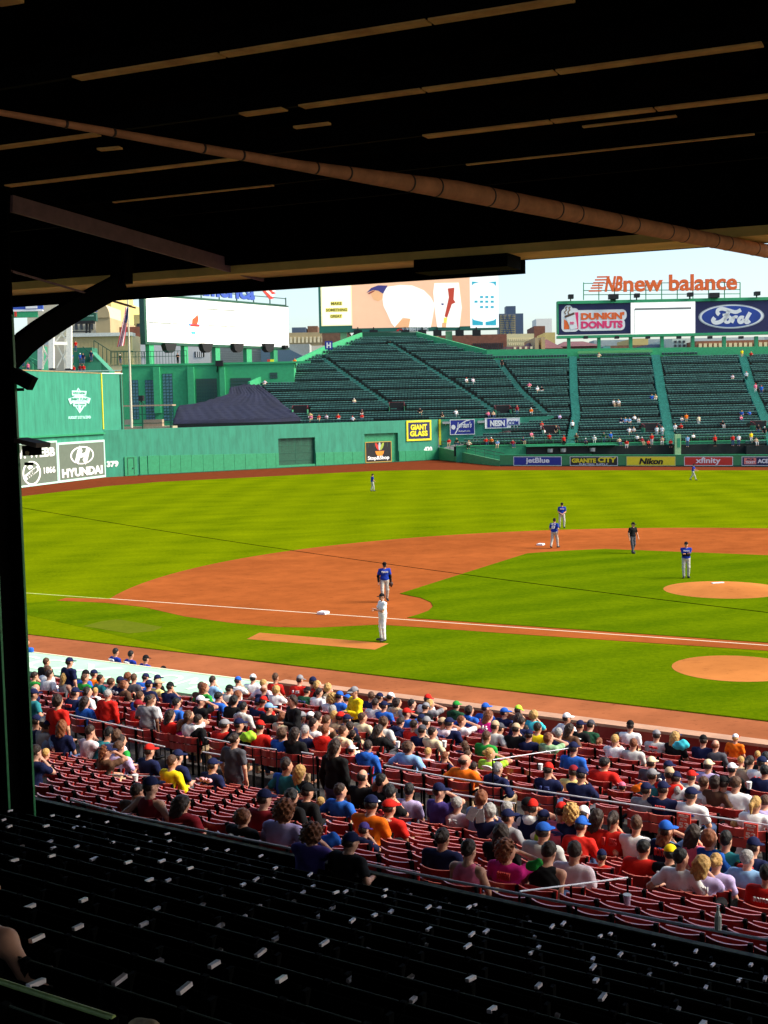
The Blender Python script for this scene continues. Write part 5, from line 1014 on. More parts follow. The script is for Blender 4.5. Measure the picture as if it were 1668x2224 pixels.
# near left: lit seat-back top, drawn as an added pale rail and post
gr_ = thing('seat_back_top', 'pale green worn rail in the corner nearest the viewer', 'handrail', STO, STZ)
a, b = uvv(-60, 2112, 3.2), uvv(247, 2211, 3.2)
mb = MB(); mb.tube([a, b], .012, 8); mb.build('rail', mat('lit worn green seat top', (.26, .33, .10), .5, .2, 20), gr_); mb = MB(); mb.tube([Vector(b), Vector(b)-Vector((0, 0, .8))], .018, 8); mb.build('post', STEELDK, gr_)
# ================================================================ seats
def slat_mesh(z0, z1, w=.225, sag=.045, y0=0.0, th=.016, n=6, lip=True):
    mb = MB(); P = []
    for i in range(n+1):
        x = -w+2*w*i/n; P.append((x, y0-sag*(1-(x/w)**2)))
    vs = []; fs = []
    for x, y in P: vs += [(x, y, z0), (x, y+th, z0), (x, y+th, z1), (x, y, z1)]
    for i in range(n):
        a = 4*i; b = a+4
        fs += [(a, b, b+3, a+3), (b+1, a+1, a+2, b+2), (a+1, b+1, b, a)]
    fs += [(0, 3, 2, 1), (4*n, 4*n+1, 4*n+2, 4*n+3)]
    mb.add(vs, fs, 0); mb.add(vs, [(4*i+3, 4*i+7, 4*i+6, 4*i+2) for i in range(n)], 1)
    return mb
def red_parts():
    L_ = [('slat', slat_mesh(.70, .84, sag=.085, y0=.03, th=.024), (REDSEAT, REDEDGE)), ('slat', slat_mesh(.52, .67, sag=.075, y0=.03, th=.024), (REDSEAT, REDEDGE))]
    s = MB(); M_ = Matrix.Rotation(1.32, 3, 'X'); s.box((0, .16, .62), (.43, .34, .03), M=M_); s.box((0, .205, .785), (.43, .02, .018), mi=1); L_.append(('seat', s, (REDSEAT, REDEDGE)))
    f = MB(); f.box((.25, .02, .42), (.035, .05, .84)); f.box((.25, .16, .64), (.045, .30, .035)); f.box((.25, .0, .855), (.045, .05, .04)); L_.append(('frame', f, (IRON,)))
    return L_
RPARTS = []
for nm, mb_, ms_ in red_parts():
    me = mb_.mesh(nm)
    for q_ in ms_: me.materials.append(q_)
    RPARTS.append((nm, me))
RSIMPLE = MB()
for mb_ in (slat_mesh(.70, .84, sag=.085, y0=.03, th=.024, n=4), slat_mesh(.52, .67, sag=.075, y0=.03, th=.024, n=4)): RSIMPLE.add(mb_.v, mb_.f); RSIMPLE.m[-len(mb_.m):] = mb_.m
RSIMPLE.box((0, .16, .62), (.43, .34, .03), M=Matrix.Rotation(1.32, 3, 'X')); RSIMPLE.box((0, .205, .785), (.43, .02, .018), mi=1); RSIMPLE.box((.25, .02, .42), (.03, .05, .84), mi=2); RSIMPLE.box((.25, .16, .64), (.04, .3, .03), mi=2)
def make_seat(nm, parts, label, group, loc, rz):
    t = thing(nm, label, 'seat', loc, rz, group)
    for pn, me in parts:
        o = bpy.data.objects.new(pn, me); COL.objects.link(o); o.parent = t
        if pn == 'armrest': o.scale = (random.uniform(.8, 1.1), random.uniform(.7, 1.15), 1); o.rotation_euler = (random.uniform(-.12, .12), random.uniform(-.2, .2), random.uniform(-.06, .06)); o.location = (.0, random.uniform(-.01, .01), random.uniform(0, .01))
    return t
def in_view(p, mx=60, my=60):
    x, y, z = topx(p); return z > .5 and -mx < x < PW+mx and 1380-my < y < PH+my
# wooden seats
WP = []
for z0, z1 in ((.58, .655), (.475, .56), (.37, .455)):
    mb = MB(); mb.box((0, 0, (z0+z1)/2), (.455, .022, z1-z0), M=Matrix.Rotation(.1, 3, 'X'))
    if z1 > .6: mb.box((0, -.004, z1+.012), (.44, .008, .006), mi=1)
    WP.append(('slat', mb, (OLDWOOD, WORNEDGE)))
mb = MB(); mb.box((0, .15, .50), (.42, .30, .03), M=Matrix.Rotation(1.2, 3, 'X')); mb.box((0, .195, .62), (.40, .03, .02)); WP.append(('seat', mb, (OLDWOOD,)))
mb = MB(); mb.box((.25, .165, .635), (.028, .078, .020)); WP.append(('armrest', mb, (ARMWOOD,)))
mb = MB(); mb.box((.25, .0, .33), (.03, .05, .66)); mb.box((.25, .2, .33), (.025, .05, .6)); mb.box((.25, .0, .665), (.035, .03, .012)); WP.append(('frame', mb, (IRON,)))
WPARTS = []
for nm, mb_, ms_ in WP:
    me = mb_.mesh(nm)
    for q_ in ms_: me.materials.append(q_)
    WPARTS.append((nm, me))
WPH = {-1: .29, 0: .09, 1: .07, 2: .49, 3: .37, 4: .24, 5: .17, 6: .48, 7: .08, 8: .34, 9: .36, 10: .1}
wood_spots = []
for i, (vb, z) in enumerate(WOOD_ROWS[:12]):
    k_ = i-1; ph = WPH.get(k_, .2)
    for n_ in range(-90, 40):
        ua = n_*.5+ph            # armrest position
        if k_ >= 9 and ua > -3.3 and k_ >= 10: pass
        p = S(ua, vb+.2, z+.62)
        if in_view(p, 90, 40) and topx(p)[1] > 1640 and not (ua-.25 < -12.6 and vb > 10.4): wood_spots.append((ua-.25, vb, z, k_))
# ================================================================ people: bodies grown as one smooth surface from a posed skeleton
def smin(a, b, k):
    h = np.clip(.5+.5*(b-a)/k, 0, 1); return b+(a-b)*h-k*h*(1-h)
def sdf_mesh(prims, h, cut=None, noise=None, pad=.05):
    """prims: ('c', p0, p1, r0, r1, k) tapered limbs, ('e', centre, radii, k, R) ellipsoids, ('-e', ...) carved ellipsoids"""
    lo = np.array([9., 9, 9]); hi = -lo
    for p in prims:
        if p[0] == 'c': r = max(p[3], p[4]); a = np.minimum(p[1], p[2])-r; b = np.maximum(p[1], p[2])+r
        elif p[0] == 'e': r = max(p[2]); a = np.array(p[1])-r; b = np.array(p[1])+r
        else: continue
        lo = np.minimum(lo, a); hi = np.maximum(hi, b)
    lo -= pad; hi += pad; n = np.ceil((hi-lo)/h).astype(int)+1
    ax = [lo[i]+h*np.arange(n[i]) for i in range(3)]; F = np.full(n, .08, np.float32)
    for p in prims:
        if p[0] == 'c':
            p0, p1 = np.array(p[1], float), np.array(p[2], float); r0, r1, k = p[3:6]; m_ = max(r0, r1)+.06; a = np.minimum(p0, p1)-m_; b = np.maximum(p0, p1)+m_
        else:
            c = np.array(p[1], float); rr_ = np.array(p[2], float); k = p[3]; m_ = rr_.max()+.06; a = c-m_; b = c+m_
        i0 = np.clip(np.floor((a-lo)/h).astype(int), 0, n-1); i1 = np.clip(np.ceil((b-lo)/h).astype(int)+1, 1, n); sl = tuple(slice(i0[j], i1[j]) for j in range(3))
        X = np.stack(np.meshgrid(*[ax[j][sl[j]] for j in range(3)], indexing='ij'), -1)
        if p[0] == 'c':
            d_ = p1-p0; L2 = d_@d_+1e-12; t = np.clip(((X-p0)@d_)/L2, 0, 1); D = np.sqrt((((X-p0)-t[..., None]*d_)**2).sum(-1))-(r0+(r1-r0)*t)
        else:
            Q = X-c
            if len(p) > 4 and p[4] is not None: Q = Q@np.array(p[4])
            q_ = np.sqrt(((Q/rr_)**2).sum(-1)); D = (q_-1)*rr_.min()*np.where(q_ < 1, 1, .9)
        if p[0] == '-e': F[sl] = np.maximum(F[sl], -D)
        else: F[sl] = smin(F[sl], D, k)
    if cut is not None or noise is not None:
        X = np.stack(np.meshgrid(*ax, indexing='ij'), -1)
        if noise is not None: F = F+noise(X)
        if cut is not None: F = np.maximum(F, cut(X))
    F[0], F[-1] = .05, .05; F[:, 0], F[:, -1] = .05, .05; F[:, :, 0], F[:, :, -1] = .05, .05
    S_ = F < 0; C = [(i, j, k) for i in (0, 1) for j in (0, 1) for k in (0, 1)]
    N0 = n-1; cs = sum(S_[i:i+N0[0], j:j+N0[1], k:k+N0[2]].astype(np.int8) for i, j, k in C); act = np.argwhere((cs > 0) & (cs < 8))
    if len(act) == 0: return np.zeros((0, 3)), []
    val = {c: F[act[:, 0]+c[0], act[:, 1]+c[1], act[:, 2]+c[2]] for c in C}; acc = np.zeros((len(act), 3)); cnt = np.zeros(len(act))
    for c in C:
        for ax_ in range(3):
            if c[ax_] == 0:
                d = list(c); d[ax_] = 1; d = tuple(d); a, b = val[c], val[d]; m_ = (a < 0) != (b < 0); t = np.where(m_, a/(a-b+1e-12), 0)
                P = np.tile(np.array(c, float), (len(act), 1)); P[:, ax_] += t; acc += P*m_[:, None]; cnt += m_
    V = lo+h*(act+acc/cnt[:, None]); idx = np.full(N0, -1, int); idx[act[:, 0], act[:, 1], act[:, 2]] = np.arange(len(act)); Q = []
    for ax_ in range(3):
        o1, o2 = [(1, 2), (2, 0), (0, 1)][ax_]; sh = [slice(None)]*3; s0 = list(sh); s1 = list(sh); s0[ax_] = slice(0, -1); s1[ax_] = slice(1, None)
        a = S_[tuple(s0)]; b = S_[tuple(s1)]; e = np.argwhere(a != b); e = e[(e[:, o1] > 0) & (e[:, o2] > 0) & (e[:, o1] < N0[o1]) & (e[:, o2] < N0[o2])]
        def cell(d1, d2): q_ = e.copy(); q_[:, o1] += d1; q_[:, o2] += d2; return idx[q_[:, 0], q_[:, 1], q_[:, 2]]
        f = np.stack([cell(-1, -1), cell(0, -1), cell(0, 0), cell(-1, 0)], 1); fl_ = ~a[e[:, 0], e[:, 1], e[:, 2]]; f[fl_] = f[fl_][:, ::-1]; Q.append(f)
    Q = np.concatenate(Q); Q = Q[(Q >= 0).all(1)]
    return V, Q
def np_mesh(name, VQ):
    V, Q = VQ; me = bpy.data.meshes.new(name); me.vertices.add(len(V)); me.vertices.foreach_set('co', np.asarray(V, np.float32).ravel())
    me.loops.add(len(Q)*4); me.loops.foreach_set('vertex_index', np.asarray(Q, np.int32).ravel()); me.polygons.add(len(Q)); me.polygons.foreach_set('loop_start', np.arange(len(Q), dtype=np.int32)*4); me.polygons.foreach_set('loop_total', np.full(len(Q), 4, np.int32))
    me.update(calc_edges=True); me.polygons.foreach_set('use_smooth', [True]*len(Q)); me.materials.append(None); return me
def v3(*a): return np.array(a, float)
def rotz(p, a): c, s = math.cos(a), math.sin(a); return v3(p[0]*c-p[1]*s, p[0]*s+p[1]*c, p[2])
def ik(S0, W, side, l1=.285, l2=.25, pole=None):
    d = W-S0; L_ = np.linalg.norm(d); mx = (l1+l2)*.995
    if L_ > mx: W = S0+d/L_*mx; d = W-S0; L_ = mx
    u = d/L_; a = (l1*l1-l2*l2+L_*L_)/(2*L_); hh = math.sqrt(max(l1*l1-a*a, 0)); po = v3(side*.7, -.55, -.6) if pole is None else pole
    pr = po-u*(po@u); pr /= np.linalg.norm(pr)+1e-9; return S0+u*a+pr*hh, W
HANDS = {'lap': v3(.10, .50, .64), 'knee': v3(.15, .58, .66), 'rest': v3(.30, .36, .70), 'face': None, 'clasp': v3(.04, .48, .80), 'over': v3(.62, .0, .93), 'hold': v3(.06, .42, .98), 'down': v3(.24, .10, .62)}
def seated(lean=.1, hp=.1, hy=0., tw=0., lat=0., la='lap', ra='lap'):
    J = {}; P = v3(0, .20, .53); d = v3(lat, math.sin(lean), math.cos(lean)); d /= np.linalg.norm(d)
    N = P+.46*d; J['P'], J['C'], J['N'] = P, P+.27*d, N; hd = v3(lat*.4, math.sin(lean*.7)+.10, 1); hd /= np.linalg.norm(hd); J['H'] = N+hd*.185
    for s, nm in ((-1, 'L'), (1, 'R')):
        sh = N-.055*d+rotz(v3(s*.175, 0, 0), tw); key = la if s < 0 else ra
        W = v3(s*.07, J['H'][1]+.15, J['H'][2]-.07) if key == 'face' else HANDS[key]*v3(s, 1, 1)
        E, W = ik(sh, W, s, pole=v3(s*.4, -.2, .5) if key == 'over' else None); J['s'+nm], J['e'+nm], J['w'+nm] = sh, E, W
        J['h'+nm], J['k'+nm], J['a'+nm], J['t'+nm] = v3(s*.085, .20, .51), v3(s*.14, .62, .52), v3(s*.13, .66, .09), v3(s*.16, .82, .045)
    J['hr'] = (hp+lean*.3, hy+tw*.5); return J
def standing(lean=.03, hp=.1, hy=0., tw=0., wl=None, wr=None, step=0., spread=.10, lat=0.):
    J = {}; P = v3(0, 0, .95); d = v3(lat, math.sin(lean), math.cos(lean)); d /= np.linalg.norm(d); N = P+.48*d; J['P'], J['C'], J['N'] = P, P+.28*d, N; J['H'] = N+v3(lat*.4, math.sin(lean)*.12+.025, .185)
    for s, nm in ((-1, 'L'), (1, 'R')):
        sh = N-.055*d+rotz(v3(s*.18, 0, 0), tw); W = wl if s < 0 else wr; W = v3(s*.24, .04, .86) if W is None else v3(*W)
        E, W = ik(sh, W, s); J['s'+nm], J['e'+nm], J['w'+nm] = sh, E, W; st_ = step*s
        J['h'+nm] = v3(s*.09, 0, .93); J['k'+nm] = v3(s*(spread+.01), .03+st_*.5+(.05 if st_ < 0 else 0), .50); J['a'+nm] = v3(s*spread, st_, .085+(.04 if st_ < -.15 else 0)); J['t'+nm] = v3(s*(spread+.03), st_+.15, .045)
    J['hr'] = (hp, hy+tw*.5); return J
def headmat(J):
    hp, hy = J['hr']; return Matrix.Rotation(hy, 3, 'Z') @ Matrix.Rotation(-hp, 3, 'X')
def bodyprims(J):
    R3 = np.array(headmat(J)); H = J['H']; hp = lambda x, y, z: H+R3@v3(x, y, z); P = []
    dr = J['N']-J['P']; dr /= np.linalg.norm(dr); tw = J['sR']-J['sL']; tw /= np.linalg.norm(tw); fw_ = np.cross(dr, tw); TB = np.stack([tw, -fw_, dr], 1)
    P += [('e', J['P'], (.165, .12, .13), .04, TB), ('e', (J['P']+J['C'])/2, (.145, .105, .15), .05, TB), ('e', J['C']+dr*.04, (.165, .112, .17), .05, TB), ('c', J['sL'], J['sR'], .06, .06, .05), ('c', J['N']-dr*.03, H-v3(0, 0, .06), .058, .05, .03)]
    P += [('e', H, (.074, .094, .108), .02, R3), ('e', hp(0, .028, -.072), (.056, .060, .058), .03, R3), ('c', hp(0, .088, .012), hp(0, .106, -.030), .010, .016, .012)]
    for s, nm in ((-1, 'L'), (1, 'R')):
        P += [('e', hp(s*.077, -.004, -.018), (.013, .022, .032), .008, R3), ('c', J['s'+nm], J['e'+nm], .05, .041, .03), ('c', J['e'+nm], J['w'+nm], .041, .028, .012)]
        f = J['w'+nm]-J['e'+nm]; f /= np.linalg.norm(f); x = np.cross(f, v3(0, 0, 1)); x = v3(1, 0, 0) if np.linalg.norm(x) < .1 else x/np.linalg.norm(x); z = np.cross(x, f); w = J['w'+nm]
        P.append(('e', w+f*.05, (.040, .05, .019), .02, np.stack([x, f, z], 1)))
        for i, (o_, l) in enumerate(((-.030, .058), (-.010, .070), (.010, .066), (.029, .052))):
            b = w+f*.088+x*o_; m_ = b+f*l*.55-z*.008; P += [('c', b, m_, .0098, .0095, .004), ('c', m_, m_+f*l*.4-z*.024, .0095, .0085, .004)]
        tb = w+f*.03-x*s*.032; P.append(('c', tb, tb+f*.045-x*s*.024-z*.012, .0125, .0095, .008))
        P += [('c', J['h'+nm], J['k'+nm], .082, .058, .04), ('c', J['k'+nm], J['a'+nm], .057, .038, .02), ('c', J['a'+nm]-v3(0, .02, .02), J['t'+nm], .042, .034, .02)]
    return P
FOLD = lambda X: .0045*np.sin(X[..., 2]*38+9*X[..., 0]+3*np.sin(X[..., 1]*21))*np.cos(X[..., 0]*31+X[..., 1]*17)
def shirtprims(J, kind, slack=.0):
    dr = J['N']-J['P']; dr /= np.linalg.norm(dr); tw = J['sR']-J['sL']; tw /= np.linalg.norm(tw); fw_ = np.cross(dr, tw); TB = np.stack([tw, -fw_, dr], 1); g = .018+slack
    P = [('e', J['P']+dr*.03, (.165+g, .12+g, .13), .05, TB), ('e', (J['P']+J['C'])/2, (.148+g, .108+g, .15), .06, TB), ('e', J['C']+dr*.04, (.165+g, .112+g, .165+g*.5), .05, TB)]
    if kind != 'tank': P.append(('c', J['sL'], J['sR'], .06+g*.7, .06+g*.7, .05))
    else: P.append(('c', J['sL']*.8+J['sR']*.2, J['sR']*.8+J['sL']*.2, .055, .055, .05))
    for nm in 'LR':
        if kind == 'tank': continue
        t = 1. if kind == 'long' else .62; s_, e_, w_ = J['s'+nm], J['e'+nm], J['w'+nm]; P.append(('c', s_, s_+(e_-s_)*t, .052+g*.8, (.045 if t == 1 else .052)+g*.8, .03))
        if kind == 'long': P.append(('c', e_, e_+(w_-e_)*.93, .043+g*.8, .031+g*.7, .015))
    if kind == 'hood': pass
    return P
def trouserprims(J, short=False):
    P = [('e', J['P']-v3(0, 0, .03), (.175, .13, .12), .05, None)]
    for nm in 'LR':
        h, k_, a = J['h'+nm], J['k'+nm], J['a'+nm]; P.append(('c', h, h+(k_-h)*(1 if not short else .95), .094, .072, .04))
        if not short: P.append(('c', k_, a+(k_-a)*.06, .072, .056, .02))
    return P
def shoeprims(J):
    P = []
    for nm in 'LR': P += [('c', J['a'+nm]-v3(0, .025, .03), J['t'+nm]-v3(0, 0, .002), .05, .044, .02)]
    return P
PROTO = {}
def proto(key, J, h=.0135):
    hl = sdf_mesh(bodyprims(J), h); PROTO[key] = {'J': J, 'body': np_mesh('body', hl)}
    for kd in ('short', 'long', 'tank'): PROTO[key][kd] = (lambda kd=kd: np_mesh('shirt', sdf_mesh(shirtprims(J, kd), .015, noise=FOLD)))
    PROTO[key]['trousers'] = lambda: np_mesh('trousers', sdf_mesh(trouserprims(J), .016, noise=FOLD)); PROTO[key]['shorts'] = lambda: np_mesh('shorts', sdf_mesh(trouserprims(J, True), .016, noise=FOLD))
    PROTO[key]['shoes'] = lambda: np_mesh('shoes', sdf_mesh(shoeprims(J), .013, cut=lambda X: .004-X[..., 2])); PROTO[key]['socks'] = lambda: np_mesh('socks', sdf_mesh([('c', J['a'+n], J['k'+n]*.92+J['a'+n]*.08, .046, .064, .01) for n in 'LR'], .015))
    return PROTO[key]
def pget(key, what):
    v = PROTO[key][what]
    if callable(v): v = v(); PROTO[key][what] = v
    return v
SEATED = ['a', 'b', 'c', 'd', 'e', 'f', 'g', 'i', 'j']
proto('a', seated(.08, .05, -.15)); proto('b', seated(.02, .0, -.55, -.12, la='rest', ra='rest')); proto('c', seated(.34, .1, -.3, la='knee', ra='knee')); proto('d', seated(.10, .15, .25, .1, la='clasp', ra='clasp'))
proto('e', seated(.12, .1, -.35, lat=.10, la='lap', ra='rest')); proto('f', seated(.15, .25, -.1, la='hold', ra='hold')); proto('g', seated(.06, .0, -.75, -.2, lat=-.06, ra='face')); proto('i', seated(.0, -.05, -.4, la='over', ra='lap')); proto('j', seated(.5, .25, -.2, la='knee', ra='clasp'))
proto('s1', standing(.03, .1, -.2)); proto('s2', standing(.08, .2, -.9, step=.18, wl=(-.2, .22, 1.0))); proto('s3', standing(.05, .15, .1, wl=(-.06, .28, 1.15), wr=(.06, .28, 1.12)))
HAIRS = {}
def facecut(a=.035, b=.9, low=-.085): return lambda X: np.maximum(X[..., 1]-b*np.maximum(X[..., 2]-.03, -.3)-a, low-X[..., 2])
def HN(amp, f): return lambda X: amp*(np.sin(X[..., 0]*f)*np.sin(X[..., 1]*f+1)*np.sin(X[..., 2]*f*.9+2))
def hair(style):
    if style in HAIRS: return HAIRS[style]
    e = lambda c, r, k=.02: ('e', v3(*c), r, k)
    c = lambda a, b, r0, r1: ('c', v3(*a), v3(*b), r0, r1, .03)
    base = e((0, -.010, .014), (.083, .098, .112))
    D = {'s': ([base], facecut(), HN(.0045, 75)), 'b': ([e((0, -.022, -.008), (.104, .108, .132)), c((-.07, -.03, -.02), (-.075, -.02, -.12), .045, .035), c((.07, -.03, -.02), (.075, -.02, -.12), .045, .035)], facecut(.04, .7, -.16), HN(.008, 60)),
         'l': ([e((0, -.02, .0), (.10, .106, .126)), c((-.05, -.06, -.02), (-.065, -.10, -.28), .055, .04), c((.05, -.06, -.02), (.065, -.10, -.28), .055, .04), c((0, -.07, -.02), (0, -.115, -.32), .06, .04)], facecut(.035, .7, -.36), HN(.007, 70)),
         'c': ([e((0, -.018, .010), (.125, .122, .142)), e((.07, -.04, -.07), (.06, .06, .07)), e((-.07, -.04, -.07), (.06, .06, .07)), e((0, -.07, -.06), (.08, .06, .08))], facecut(.05, .6, -.17), HN(.022, 75)),
         'p': ([base, c((0, -.095, .03), (0, -.135, -.02), .028, .034), c((0, -.135, -.02), (.01, -.13, -.20), .034, .012)], lambda X: np.maximum(X[..., 1]-.9*np.maximum(X[..., 2]-.03, -.3)-.035, np.where(X[..., 1] < -.10, -.3, -.085)-X[..., 2]), HN(.004, 80)),
         'u': ([base, e((0, -.105, .02), (.045, .04, .045))], facecut(), HN(.005, 90)),
         'C': ([e((0, -.003, .022), (.087, .104, .106), .01)], lambda X: (.022-.10*X[..., 1])-X[..., 2], None), 'x': ([e((0, -.014, -.005), (.080, .096, .085))], lambda X: np.maximum(X[..., 1]-.02, np.maximum(X[..., 2]-.035, -.075-X[..., 2])), HN(.004, 90)),
         'brim': ([('e', v3(0, .122, .018), (.072, .078, .013), .01)], None, None), 'hoodie': ([('c', v3(-.085, -.055, -.165), v3(.085, -.055, -.165), .05, .05, .03), ('e', v3(0, -.10, -.19), (.10, .055, .075), .03)], None, HN(.006, 40)), 'hoodup': ([e((0, -.02, .0), (.108, .112, .135)), c((0, -.04, -.08), (0, -.03, -.17), .10, .10)], facecut(.05, .35, -.25), HN(.006, 45)),
         'helmet': ([e((0, -.003, .015), (.098, .115, .118), .01)], lambda X: np.maximum(.0-.10*X[..., 1]-X[..., 2], -9), None)}
    pr, ct, nz_ = D[style]; HAIRS[style] = np_mesh('hair', sdf_mesh(pr, .0085, cut=ct, noise=nz_)); return HAIRS[style]
_e = MB(); _e.tube([(-.03, .084, .012), (-.03, .0935, .012)], .009, 6); _e.tube([(.03, .084, .012), (.03, .0935, .012)], .009, 6); EYES = _e.mesh('eyes'); EYES.materials.append(None)
_e = MB(); _e.box((0, .094, -.062), (.042, .008, .008)); MOUTH = _e.mesh('mouth'); MOUTH.materials.append(None)
CL = {'r': ((.56, .018, .012), 'red'), 'dr': ((.22, .012, .02), 'maroon'), 'n': ((.010, .014, .055), 'navy'), 'b': ((.02, .11, .48), 'blue'), 'lb': ((.22, .40, .66), 'light blue'), 'tl': ((.02, .17, .20), 'teal'), 'w': ((.78, .78, .78), 'white'), 'wp': ((.72, .60, .66), 'pinkish white'),
      'lv': ((.46, .38, .64), 'lavender'), 'pu': ((.06, .04, .20), 'purple'), 'g': ((.02, .26, .04), 'green'), 'dg': ((.012, .06, .03), 'dark green'), 'li': ((.42, .78, .05), 'lime'), 'lg': ((.28, .48, .26), 'pale green'), 'y': ((.82, .60, .01), 'yellow'), 'py': ((.75, .62, .22), 'pale yellow'),
      'o': ((.82, .16, .008), 'orange'), 'k': ((.008, .008, .009), 'black'), 'gy': ((.24, .24, .26), 'grey'), 'lgy': ((.50, .50, .48), 'light grey'), 'dgy': ((.07, .07, .085), 'charcoal'), 'bg': ((.50, .36, .22), 'beige'), 'cr': ((.70, .60, .38), 'cream'), 'mg': ((.62, .02, .22), 'magenta'), 'pk': ((.72, .16, .26), 'pink'),
      'cy': ((.05, .52, .62), 'cyan'), 'br': ((.10, .05, .03), 'brown'), 'jn': ((.05, .08, .17), 'denim')}
HC = {'k': ((.006, .005, .005), 'black'), 'd': ((.022, .010, .006), 'dark brown'), 'w': ((.075, .032, .014), 'brown'), 'a': ((.17, .05, .016), 'auburn'), 'l': ((.46, .27, .08), 'blond'), 'g': ((.30, .29, .28), 'grey'), 'W': ((.68, .66, .62), 'white')}
for k_, (c_, _) in CL.items(): mat('cloth '+k_, c_, .85, .14, 7.0, bump=.25, spec=.12)
for k_, (c_, _) in HC.items(): mat('hair '+k_, c_, .55, .45, 40.0, bump=.5, spec=.3, stretch=(3, 3, .6))
SKIN = [mat('skin %d' % i, c_, .55, .08, 10, spec=.3) for i, c_ in enumerate(((.58, .29, .19), (.50, .24, .15), (.62, .33, .23), (.16, .07, .04)))]
SHOE = mat('dark shoe', (.012, .012, .014), .5, .3, 9); SHOEW = mat('white shoe', (.6, .6, .6), .6, .1, 9)
def sub(me, nm, parent, mt):
    o = bpy.data.objects.new(nm, me); COL.objects.link(o); o.parent = parent; s_ = o.material_slots[0]; s_.link = 'OBJECT'; s_.material = mt; return o
def person(loc, rz, pose, shirt, head, sleeve='short', legs='jn', skin=0, scale=(1, 1, 1), shoes=True, face=False, hood=None, legkind='trousers', hname='person', hoodup=None):
    J = PROTO[pose]['J']; o = bpy.data.objects.new(hname, None); COL.objects.link(o); o.location = loc; o.rotation_euler = (0, 0, rz); o.scale = scale; o.empty_display_size = .3
    b = sub(pget(pose, 'body'), 'body', o, SKIN[skin]); sub(pget(pose, sleeve), 'shirt', o, MATS['cloth '+shirt])
    if legs: sub(pget(pose, legkind), legkind, o, MATS['cloth '+legs])
    if shoes: sub(pget(pose, 'shoes'), 'shoes', o, SHOE)
    hm = Matrix.Translation(Vector(J['H'])) @ headmat(J).to_4x4()
    def hd(st, nm, mt): q_ = sub(hair(st), nm, o, mt); q_.matrix_local = hm; return q_
    st = head.split(':')
    if st[0].startswith('C'):
        cp = hd('C', 'cap', MATS['cloth '+st[1]]); br_ = sub(hair('brim'), 'brim', cp, MATS['cloth '+(st[3] if len(st) > 3 else st[1])])
        hs = st[0][1:] or 's'; hd(hs if hs != 's' else 'x', 'hair', MATS['hair '+(st[2] if len(st) > 2 else 'd')])
    elif st[0] == 'M': hd('helmet', 'helmet', MATS['cloth '+st[1]])
    else: hd(st[0], 'hair', MATS['hair '+st[1]])
    if hood: hd('hoodie', 'hood', MATS['cloth '+hood])
    if hoodup: hd('hoodup', 'hood', MATS['cloth '+hoodup])
    if face:
        q_ = sub(EYES, 'eyes', o, MATS['hair k']); q_.matrix_local = hm; q_ = sub(MOUTH, 'mouth', o, MATS['cloth dr']); q_.matrix_local = hm
    return o
